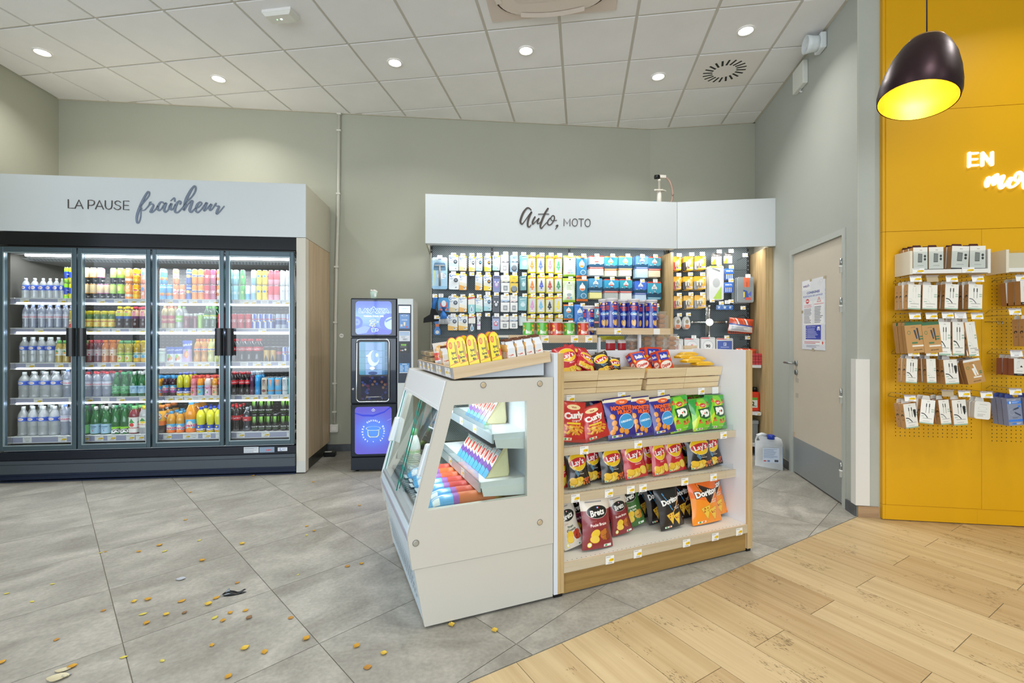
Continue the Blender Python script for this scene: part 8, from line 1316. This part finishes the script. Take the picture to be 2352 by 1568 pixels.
def yhook(X, Y, xc, yc, plain=0, top=None, empty=False):
    V = YV-.20; u = FG.u(X(xc), V); z = FG.z(X(xc), Y(yc), V); m = MB(); zr = top if top else z-.03
    m.tube([(u-.012, YV-.001, zr), (u-.012, V+.02, zr), (u-.012, V+.012, zr+.008)], .0022, 6); m.tube([(u-.012, YV-.001, z+.012), (u-.01, YV-.03, z+.034), (u-.006, V+.01, z+.034)], .0016, 5)
    h = m.ob('hook', ROD, yw); MB().box(u-.030, u+.042, V-.001, V+.006, z+.030, z+.038).ob('card_holder', glassy('card_holder', '#e9e4e6', .3, '#d8d2d6', .1, .06, .6), h)
    card(h, u+.006, V-.002, z-.006, .068, .04, -.2, (CARD, CARD2, mat('#b9a88a', .3))[plain], name='price_card')
Y1 = lambda x: 2020+x/6.03; Y1y = lambda y: 520+y/6.03; Y2 = lambda x: 2020+x/6.271; Y2y = lambda y: 760+y/6.271
for (X, Y, k, xa, xb, y0, y1, n, wh, rl, yw_, hx, hy, pl_) in (
    (Y1, Y1y, 'w', 325, 520, 812, 1155, 3, 'first of the top hook row', .06, .05, 490, 755, 0), (Y1, Y1y, 'w', 540, 750, 818, 1155, 2, 'second of the top hook row', .05, 0, 720, 755, 2), (Y1, Y1y, 'k', 840, 1035, 808, 1155, 3, 'third of the top hook row', .07, .05, 990, 755, 0), (Y1, Y1y, 'b', 1160, 1365, 810, 1155, 3, 'fourth of the top hook row', .06, .05, 1350, 755, 0),
    (Y1, Y1y, 'g', 330, 610, 1325, 1750, 3, 'first of the second hook row', -.08, .05, 480, 1270, 0), (Y1, Y1y, 'g', 570, 830, 1325, 1750, 2, 'second of the second hook row', -.08, .05, 710, 1270, 0), (Y1, Y1y, 'k', 770, 935, 1325, 1785, 1, 'third of the second hook row', .03, 0, 935, 1260, 0), (Y1, Y1y, 'k', 945, 1125, 1325, 1785, 2, 'fourth of the second hook row', .03, .05, 1110, 1260, 1), (Y1, Y1y, 'w', 1165, 1325, 1325, 1795, 2, 'fifth of the second hook row', -.09, .1, 1340, 1270, 0),
    (Y2, Y2y, 'k', 310, 490, 400, 745, 2, 'first of the third hook row', .07, .05, 480, 350, 0), (Y2, Y2y, 'w', 620, 768, 400, 745, 3, 'second of the third hook row', 0, .1, 740, 345, 0), (Y2, Y2y, 'c', 870, 1100, 410, 760, 2, 'third of the third hook row', -.06, .15, 1035, 350, 0), (Y2, Y2y, 'h', 1200, 1480, 405, 745, 3, 'last of the third hook row', -.2, .1, 1330, 345, 0),
    (Y2, Y2y, 'c', 300, 520, 1040, 1385, 2, 'first of the bottom hook row', -.1, .2, 430, 1000, 0), (Y2, Y2y, 'k', 535, 730, 985, 1325, 2, 'second of the bottom hook row', .1, -.1, None, 0, 0), (Y2, Y2y, 'b', 810, 985, 985, 1335, 2, 'third of the bottom hook row', -.08, .15, 970, 930, 2), (Y2, Y2y, 'c', 990, 1225, 985, 1345, 1, 'fourth of the bottom hook row', -.06, .1, 1210, 935, 0), (Y2, Y2y, 'r', 1290, 1545, 1010, 1260, 2, 'last of the bottom hook row', .09, .1, 1530, 950, 0),
    (Y1, Y1y, 'a', 1835, 2120, 770, 1095, 3, 'top hook of the right panel', .03, .2, 1960, 745, 0), (Y1, Y1y, 'k', 1920, 2090, 1285, 1660, 2, 'second hook of the right panel', .02, .2, 1865, 1210, 0), (Y2, Y2y, 'p', 1830, 2035, 400, 640, 3, 'third hook of the right panel', .05, .2, 1960, 355, 1), (Y2, Y2y, 'w', 2050, 2200, 395, 650, 2, 'right edge beside the phone holder', 0, .1, None, 0, 0), (Y2, Y2y, 'x', 1760, 2030, 965, 1350, 3, 'bottom hook of the right panel', -.05, .25, 1945, 905, 0), (Y2, Y2y, 'x', 2055, 2290, 960, 1340, 2, 'bottom right frame edge', -.05, .15, None, 0, 0)):
    u, zt, V, dd = acc(X, Y, k, xa, xb, y0, y1, n, wh, rl, yw_)
    if hx: yhook(X, Y, hx, hy, pl_, zt+(.0275 if k not in 'gh' else .004))
# white acrylic fronted shelf boxes
def shelfbox(xa, xb, y0, y1, label, nm):
    V = YV-.16; a, b = FG.u(xa, V), FG.u(xb, V); z0, z1 = FG.z(xa, y1, V), FG.z(xa, y0, V); t = thing('shelf_box', label, 'shelf', FG.w(a, V, z0), FG.a); w = b-a; h = z1-z0; CW = mat('#e6ddc8', .45); WW = mat('#eceae4', .4)
    MB().box(0, .016, .0, .157, 0, h).ob('side_panel', CW, t); MB().box(w-.016, w, .0, .157, 0, h).ob('side_panel', WW, t); MB().box(.016, w-.016, .006, .157, .012, .022).ob('shelf_base', WW, t); MB().box(.016, w-.016, .0, .006, .004, .03).ob('front_lip', WW, t); MB().box(.016, w-.016, .001, .004, .03, h*.95).ob('acrylic_front', CLEAR, t); MB().box(.016, w-.016, .150, .156, .022, h).ob('shelf_back', mat('#dcd2bc', .5), t)
    return a, z0, w, h, V, t
a, z0, w, h, V, t = shelfbox(2090, 2275.5, 576, 630, 'white shelf box of power bank cartons on the yellow wall', 'l')
for x in (2108.5, 2223): card(t, FG.u(x, V)-a, -.002, .004, .072, .036)
pbx = Cv(90, 120, '#f0ede4').text('RETRAK', .55, .88, .026, '#6a6a66', .02).poly([(.32, .36), (.62, .36), (.64, .72), (.34, .74)], '#6a6a68').poly([(.35, .4), (.6, .4), (.61, .7), (.37, .71)], '#8f8f8c').ell(.82, .62, .075, .055, '#2a2c2e').ell(.82, .49, .075, .055, '#2a2c2e').lines(.3, .75, .2, .24, 1, '#a9a9a4').rect(0, 0, 1, .07, '#1c1e20'); PBT = tex(pbx, 'power_bank_box', .4)
for i, (xa, xb, y0, y1, nb_, rl) in enumerate(((2097, 2131, 564, 618, 3, 0), (2133, 2167.5, 564, 618, 2, 0), (2183.5, 2224, 563, 617, 2, .05), (2226.5, 2264, 561, 616, 2, .01))):
    Vb = V+.010; u, z, w_, h_ = FG.box(xa, xb, y0, y1, Vb)
    for q in range(nb_-1, -1, -1):
        o = thing('power_bank_box', '%s white power bank carton in the shelf box%s' % (ORD[i+1], ('', ', second back', ', third back')[q]), 'carton', FG.w(u-.003*q, Vb+q*.046, z0+.0235+.004*(rl > .04)), 0, 'power bank cartons', rot=(0, rl, FG.a)); MB().box(-w_/2+.0015, w_/2-.0015, 0, .042, 0, h_, 1, 0).ob('carton', [PBT, mat('#b98a52', .7)], o)
        MB().prism([(-w_*.34, h_), (w_*.34, h_), (w_*.26, h_+.02), (-w_*.26, h_+.02)], .036, .038).ob('hang_tab', mat('#4a1f1a', .4), o)
shelfbox(2311, 2460, 573, 626, 'white shelf box at the right picture edge on the yellow wall', 'r')
# empty double prong hook on the right panel
m = MB(); u = FG.u(2296, YV-.1); z = FG.z(2296, 738, YV-.1); e = thing('empty_hook', 'empty double prong hook on the right yellow panel', 'hook', FG.w(u, YV, z), FG.a)
for dx in (-.012, .016): MB().tube([(dx, -.001, 0), (dx, -.10, 0), (dx, -.104, -.02)], .003, 6).ob('prong', ROD, e)
# lit lettering
ELM = mat('#fff2cf', .4, emit=.7, name='lit_acrylic'); sL = 1833/152
EN = [[(290, 640, 76), (295, 270, 76)], [(300, 285, 62), (525, 272, 56)], [(300, 445, 56), (510, 438, 52)], [(300, 612, 60), (530, 604, 56)], [(655, 610, 76), (660, 265, 76)], [(665, 275, 80), (915, 590, 74)], [(925, 590, 76), (925, 255, 76)]]
MOB = [[(830, 955, 96), (775, 1090, 104), (785, 1185, 84), (830, 1130, 50), (920, 970, 56), (1040, 875, 76), (1060, 890, 84), (990, 1030, 92), (970, 1130, 76), (1010, 1120, 52), (1090, 1000, 56), (1200, 915, 80), (1235, 930, 86), (1150, 1120, 104), (1170, 1230, 84), (1240, 1190, 60), (1340, 1080, 62), (1450, 970, 110), (1380, 1110, 96), (1400, 1190, 76), (1480, 1210, 60), (1620, 1110, 66), (1720, 950, 80), (1720, 830, 84), (1650, 800, 66), (1570, 900, 62), (1560, 1000, 54), (1640, 1040, 50), (1790, 1000, 48)], [(1960, 600, 90), (1860, 900, 100), (1810, 1150, 100), (1840, 1230, 80), (1960, 1170, 70), (2040, 1040, 70)]]
letters(FG, YV-.0005, [[(PX(2200, 330, sL, st, 60), False) for st in EN]], .012, ELM, yw, 0, 'lit_capitals'); letters(FG, YV-.0005, [[(PX(2200, 330, sL, st, 60), True) for st in MOB]], .012, ELM, yw, 0, 'lit_script')
# ================================================================== ceiling fittings
def ceil_at(x, y): d = (CEIL-EYE)*FPX/(HYP-y); return ((x-CXP)/FPX*d, d)
RING = mat('#e9e6e0', .4); LENS = mat('#fff8f0', .4, emit=14, name='lit_lens')
DLP = [(ceil_at(97, 117), 'far left by the left wall'), (ceil_at(502, 178), 'above the fridge'), (ceil_at(907, 141), 'above the coffee machine'), (ceil_at(1208, 113), 'in the ceiling centre'), (ceil_at(1512, 173), 'nearest the corner of the door wall'), (ceil_at(1713, 67), 'beside the round air vent')]
hid = [(-3.2, 1.8), (-1.6, 1.2), (.4, 1.6), (2.0, 1.3), (-3.4, -.6), (-1.2, -.9), (1.2, -.8), (3.0, .6), (3.3, 2.4), (3.3, -1.4)]
for i, (p, wh) in enumerate(DLP+[(h_, 'hidden row') for h_ in hid]):
    lp = area('downlight_lamp', (p[0], p[1], CEIL-.022), (0, 0, 0), .10, .1, 6.5, (1, .97, .93), 'DISK', 130)
    if wh == 'hidden row': continue
    t = thing('ceiling_downlight', 'round lit recessed downlight '+wh, 'downlight', (p[0], p[1], CEIL-.009), 0, 'recessed ceiling downlights'); MB().lathe([(.052, -.0015), (.056, -.009), (.066, -.010), (.068, -.0005)][::-1], 24, cap=False).ob('trim_ring', RING, t); MB().lathe([(.053, -.004), (.053, -.002)], 24).ob('lens', LENS, t)
p = ceil_at(1663.5, 161.5); t = thing('air_vent', 'round ceiling air vent with radial black slots', 'air vent', (p[0], p[1], CEIL-.0092), CA.a); MB().box(-.284, .284, -.284, .284, -.0015, -.0002).ob('vent_plate', mat('#e6e1da', .6), t)
for k in range(20): a = 2*pi*k/20; m = MB(); m.T = Matrix.Rotation(a, 4, 'Z'); m.quad([(.105, .012, -.0019), (.185, .045, -.0019), (.178, .062, -.0019), (.098, .029, -.0019)]); m.T = None; m.ob('slot', BLACK, t)
c_ = ceil_at(1273, 0); q = ceil_at(1131, 46); ac = thing('air_conditioner', 'white ceiling cassette air conditioner cut by the top picture edge', 'air conditioner', CA.w(3.674, .491, CEIL-.009), CA.a)
CWH = mat('#d9cbbf', .5); MB().box(0, .96, -.96, 0, -.012, -.0005).ob('cassette_plate', CWH, ac, bevel=.004); m = MB(); m.plate([(x+.48, y-.48) for x, y in rrect(-.40, .40, -.40, .40, .2, 8)], -.034, -.012); m.ob('cassette_body', mat('#dfd2c6', .45), ac, bevel=.006); m = MB(); m.plate([(x+.48, y-.48) for x, y in rrect(-.42, .42, -.42, .42, .21, 8)], -.016, -.012); m.ob('shadow_gap', mat('#4a3a2c', .6), ac)
MB().plate([(x+.48, y-.48) for x, y in rrect(-.27, .27, -.27, .27, .05, 5)], -.0365, -.034).ob('intake_frame', mat('#d6cabf', .5), ac); m = MB(); MB().box(.26, .70, -.70, -.26, -.0372, -.0365).ob('intake_dark', mat('#1c1c1c', .7), ac)
for i in range(30): MB().box(.262+i*.0146, .268+i*.0146, -.70, -.26, -.041, -.0372).ob('louvre', mat('#b9bab8', .5), ac)
for r_ in range(4): m = MB(); m.T = Matrix.Translation((.48, -.48, 0)) @ Matrix.Rotation(pi/2*r_, 4, 'Z'); m.grid([[(-.24+i*.04, .36+j*.02+.03*(1-((-.24+i*.04)/.24)**2), -.038-.004*j) for i in range(13)] for j in range(3)]); m.T = None; m.ob('air_flap', mat('#e0d5ca', .45), ac)
p = ceil_at(645, 28); t = thing('emergency_light', 'small rectangular emergency light with green indicator on the ceiling', 'emergency light', (p[0], p[1], CEIL-.0095), CA.a); m = MB(); m.plate([(-.12, -.06), (.12, -.06), (.12, .06), (-.12, .06)], -.022, 0); m.ob('light_base', mat('#e6e4e0', .4), t); i_ = [m.vt(0) for _ in ()] if False else 0
m = MB(); A8 = [(-.118, -.058, -.022), (.118, -.058, -.022), (.118, .058, -.022), (-.118, .058, -.022)]; B8 = [(-.10, -.046, -.045), (.10, -.046, -.045), (.10, .046, -.045), (-.10, .046, -.045)]; ix = [m.vt(q) for q in A8+B8]; [m.face(f) for f in ((ix[7], ix[6], ix[5], ix[4]), (ix[0], ix[1], ix[5], ix[4])[::-1], (ix[1], ix[2], ix[6], ix[5])[::-1], (ix[2], ix[3], ix[7], ix[6])[::-1], (ix[3], ix[0], ix[4], ix[7])[::-1])]; m.ob('diffuser', mat('#dad9cf', .3), t)
MB().lathe([(.008, -.0462), (.008, -.0452)], 10, 0, .005, 0).ob('led', mat('#e6fff4', .3, emit=5), t); MB().lathe([(.005, -.0462), (.005, -.0452)], 8, 0, -.03, .0).ob('green_indicator', mat('#7af08a', .3, emit=3), t)
# ================================================================== pendant lamp in front of the yellow wall
LD = 2.5; lx = (2128-CXP)/FPX*LD; zt_ = EYE+(HYP-100)*LD/FPX; pl_ = thing('pendant_lamp', 'tilted dark bronze dome pendant lamp with golden inside', 'pendant lamp', (lx, LD, zt_), 0, None, rot=(rad(-6), rad(14), 0))
pr = [(.170, -.335), (.1755, -.30), (.172, -.25), (.160, -.18), (.138, -.10), (.108, -.035), (.082, -.0)]
BRZ = bpy.data.materials.new('scratched_bronze'); BRZ.use_nodes = True; nt = BRZ.node_tree; b = nt.nodes['Principled BSDF']; b.inputs['Metallic'].default_value = .75; b.inputs['Base Color'].default_value = col('#3a2a30'); tc = nt.nodes.new('ShaderNodeTexCoord'); n_ = nt.nodes.new('ShaderNodeTexNoise'); n_.inputs['Scale'].default_value = 30; n_.inputs['Detail'].default_value = 8; mr = nt.nodes.new('ShaderNodeMapRange'); mr.inputs['To Min'].default_value = .28; mr.inputs['To Max'].default_value = .5; nt.links.new(tc.outputs['Object'], n_.inputs[0]); nt.links.new(n_.outputs[0], mr.inputs[0]); nt.links.new(mr.outputs[0], b.inputs['Roughness'])
MB().lathe(pr, 40, cap=False).ob('shade', BRZ, pl_); GLD = mat('#e6b63a', .32, .85, var=.12, vscale=26, name='gold_leaf'); MB().lathe([(a-.004, z+.001) for a, z in pr], 40, cap=False).ob('shade_lining', GLD, pl_)
MB().lathe([(.082, -.004), (.084, .004), (.06, .012), (.02, .016)], 24).ob('top_plate', mat('#a8875a', .4, .4), pl_); MB().tube([(.055, 0, .012), (.03, 0, .026), (-.02, .01, .03), (-.06, .01, .018)], .006, 6).ob('top_clip', mat('#cdb48a', .4, .3), pl_)
MB().lathe([(.045, -.16), (.062, -.12), (.055, -.075), (.025, -.045), (.02, -.02)], 20).ob('bulb', mat('#ffe9b0', .3, emit=4, name='lamp_bulb'), pl_)
cb2 = MB().tube([(0, 0, .014), (-(CEIL-zt_-.02)*math.tan(rad(14)), -(CEIL-zt_-.02)*math.tan(rad(6)), CEIL-zt_-.02)], .0035, 6).ob('cord', mat('#241a30', .5), pl_); cb2.rotation_euler = (0, 0, 0)
l = bpy.data.lights.new('pendant_light', 'POINT'); l.energy = 4; l.color = (1, .84, .5); l.shadow_soft_size = .05; lo = bpy.data.objects.new('pendant_light', l); COL.objects.link(lo); lo.location = (lx-.04, LD-.02, zt_-.235)
# ================================================================== litter on the floor
def fl(x, y): d = EYE*FPX/(y-HYP); return ((x-CXP)/FPX*d, d)
Z5 = lambda x, y: (x/2.6133, 1080+y/2.6133)
LV = {k: mat(k, .7) for k in ('#c99a34', '#b8863a', '#d8b84a', '#cfc25a', '#8a6a4a')}
def leafmesh(seed, mt):
    r = random.Random(seed); m = MB(); n = 6; cu = r.uniform(.3, 1.1); w = r.uniform(.3, .5)
    m.grid([[((i/n-.5), (j/2-1)*w*sin(pi*min(max(i/n, .03), .97))**.8, cu*.35*((j/2-1)**2)*w+.22*(i/n-.5)**2*cu+.03*r.random()) for i in range(n+1)] for j in range(5)]); return m.mesh('leaf', mt)
LM = [leafmesh(i, LV[k]) for i, k in enumerate(('#c99a34', '#b8863a', '#d8b84a', '#c99a34', '#cfc25a', '#8a6a4a', '#c99a34'))]
r = random.Random(8)
for i, (x, y) in enumerate(((1113, 298), (957, 452), (988, 487), (833, 488), (1196, 422), (1213, 543), (1453, 443), (1841, 336), (1885, 364), (1841, 390), (2158, 212), (1881, 70), (2085, 577), (2170, 562), (1424, 676), (1297, 768), (1250, 806), (1090, 787), (887, 778), (803, 790), (858, 865), (997, 868), (880, 919), (1288, 887), (1337, 905), (1381, 858), (1473, 843), (1745, 887), (1838, 1013), (1470, 1072), (1587, 1092), (1271, 1051), (974, 1145), (742, 1124), (432, 1182), (315, 684), (193, 790), (40, 741), (338, 1018), (2141, 1058), (2303, 1102), (2206, 1185), (602, 496), (632, 489), (1788, 628), (620, 843), (1107, 857), (1495, 887), (1520, 34), (1142, 132), (8, 1157), (1370, 1242))):
    p = fl(*Z5(x, y)); s = r.uniform(.022, .034)*(.7 if i in (42, 43, 44, 45, 8) else 1); o = ob('dry_leaf', LM[5] if i in (46, 47) else LM[r.randrange(5)], None, (p[0], p[1], .001), rot=(0, 0, r.uniform(0, 6))); o.scale = (s, s, s*1.1); tag(o, 'small dark dry leaf among the yellow ones on the grey tiles' if i in (46, 47) else 'small dry yellow leaf lying on the grey floor tiles', 'leaf', 'dark dry leaves on the floor' if i in (46, 47) else 'dry leaves scattered on the grey floor')
for x, y in ((1037, 1436), (1136, 1449)):
    p = fl(x, y); o = ob('dry_leaf', LM[2], None, (p[0], p[1], .001), rot=(0, 0, 2)); o.scale = (.03,)*3; tag(o, 'dry leaf %s the white chilled display' % ('touching the foot of' if x < 1100 else 'on a tile joint in front of'), 'leaf', 'dry leaves scattered on the grey floor')
p = fl(538, 1364); t = thing('torn_wrapper', 'torn black foil wrapper lying on the grey floor', 'wrapper', (p[0], p[1], .001), .35); m = MB(); m.grid([[((i/8-.5)*.11*(1-.2*abs(j-1)), (j-1)*.016*(1-(2*i/8-1)**2*.5), .008+.008*sin(i*.9)+.012*(j == 1)*(1-abs(2*i/8-1))) for i in range(9)] for j in range(3)]); m.grid([[((i/8-.5)*.11*(1-.2*abs(j-1)), (j-1)*.016*(1-(2*i/8-1)**2*.5), .0) for i in range(9)] for j in range(3)][::-1]); m.ob('foil', mat('#15171b', .3, .3), t); MB().prism([(-.045, .004), (-.015, .006), (-.022, .03), (-.03, .026), (-.04, .014)], -.004, .008).ob('torn_flap', mat('#aeb9c4', .25, .6), t); MB().box(-.062, -.045, -.008, .008, .0, .004).ob('clear_end', CEL, t)
for (x, y), lb, sz in ((Z5(375, 1203), 'crumpled pale yellow leaf near the lower left frame edge', .05), (Z5(345, 1252), 'long pale dry leaf fragment at the lower left', .07), (Z5(400, 1233), 'small grey paper scrap beside the pale leaf fragment', .03), (Z5(1085, 655), 'thin pale twig like leaf on the grey tiles', .045)):
    p = fl(x, y); o = ob('leaf_fragment', leafmesh(hash(lb) % 7+20, mat('#cfc7a8' if 'grey' not in lb else '#b4b9c2', .7)), None, (p[0], p[1], .001), rot=(0, 0, .3)); o.scale = (sz, sz*.8, sz*.6); tag(o, lb, 'leaf' if 'paper' not in lb else 'paper scrap')
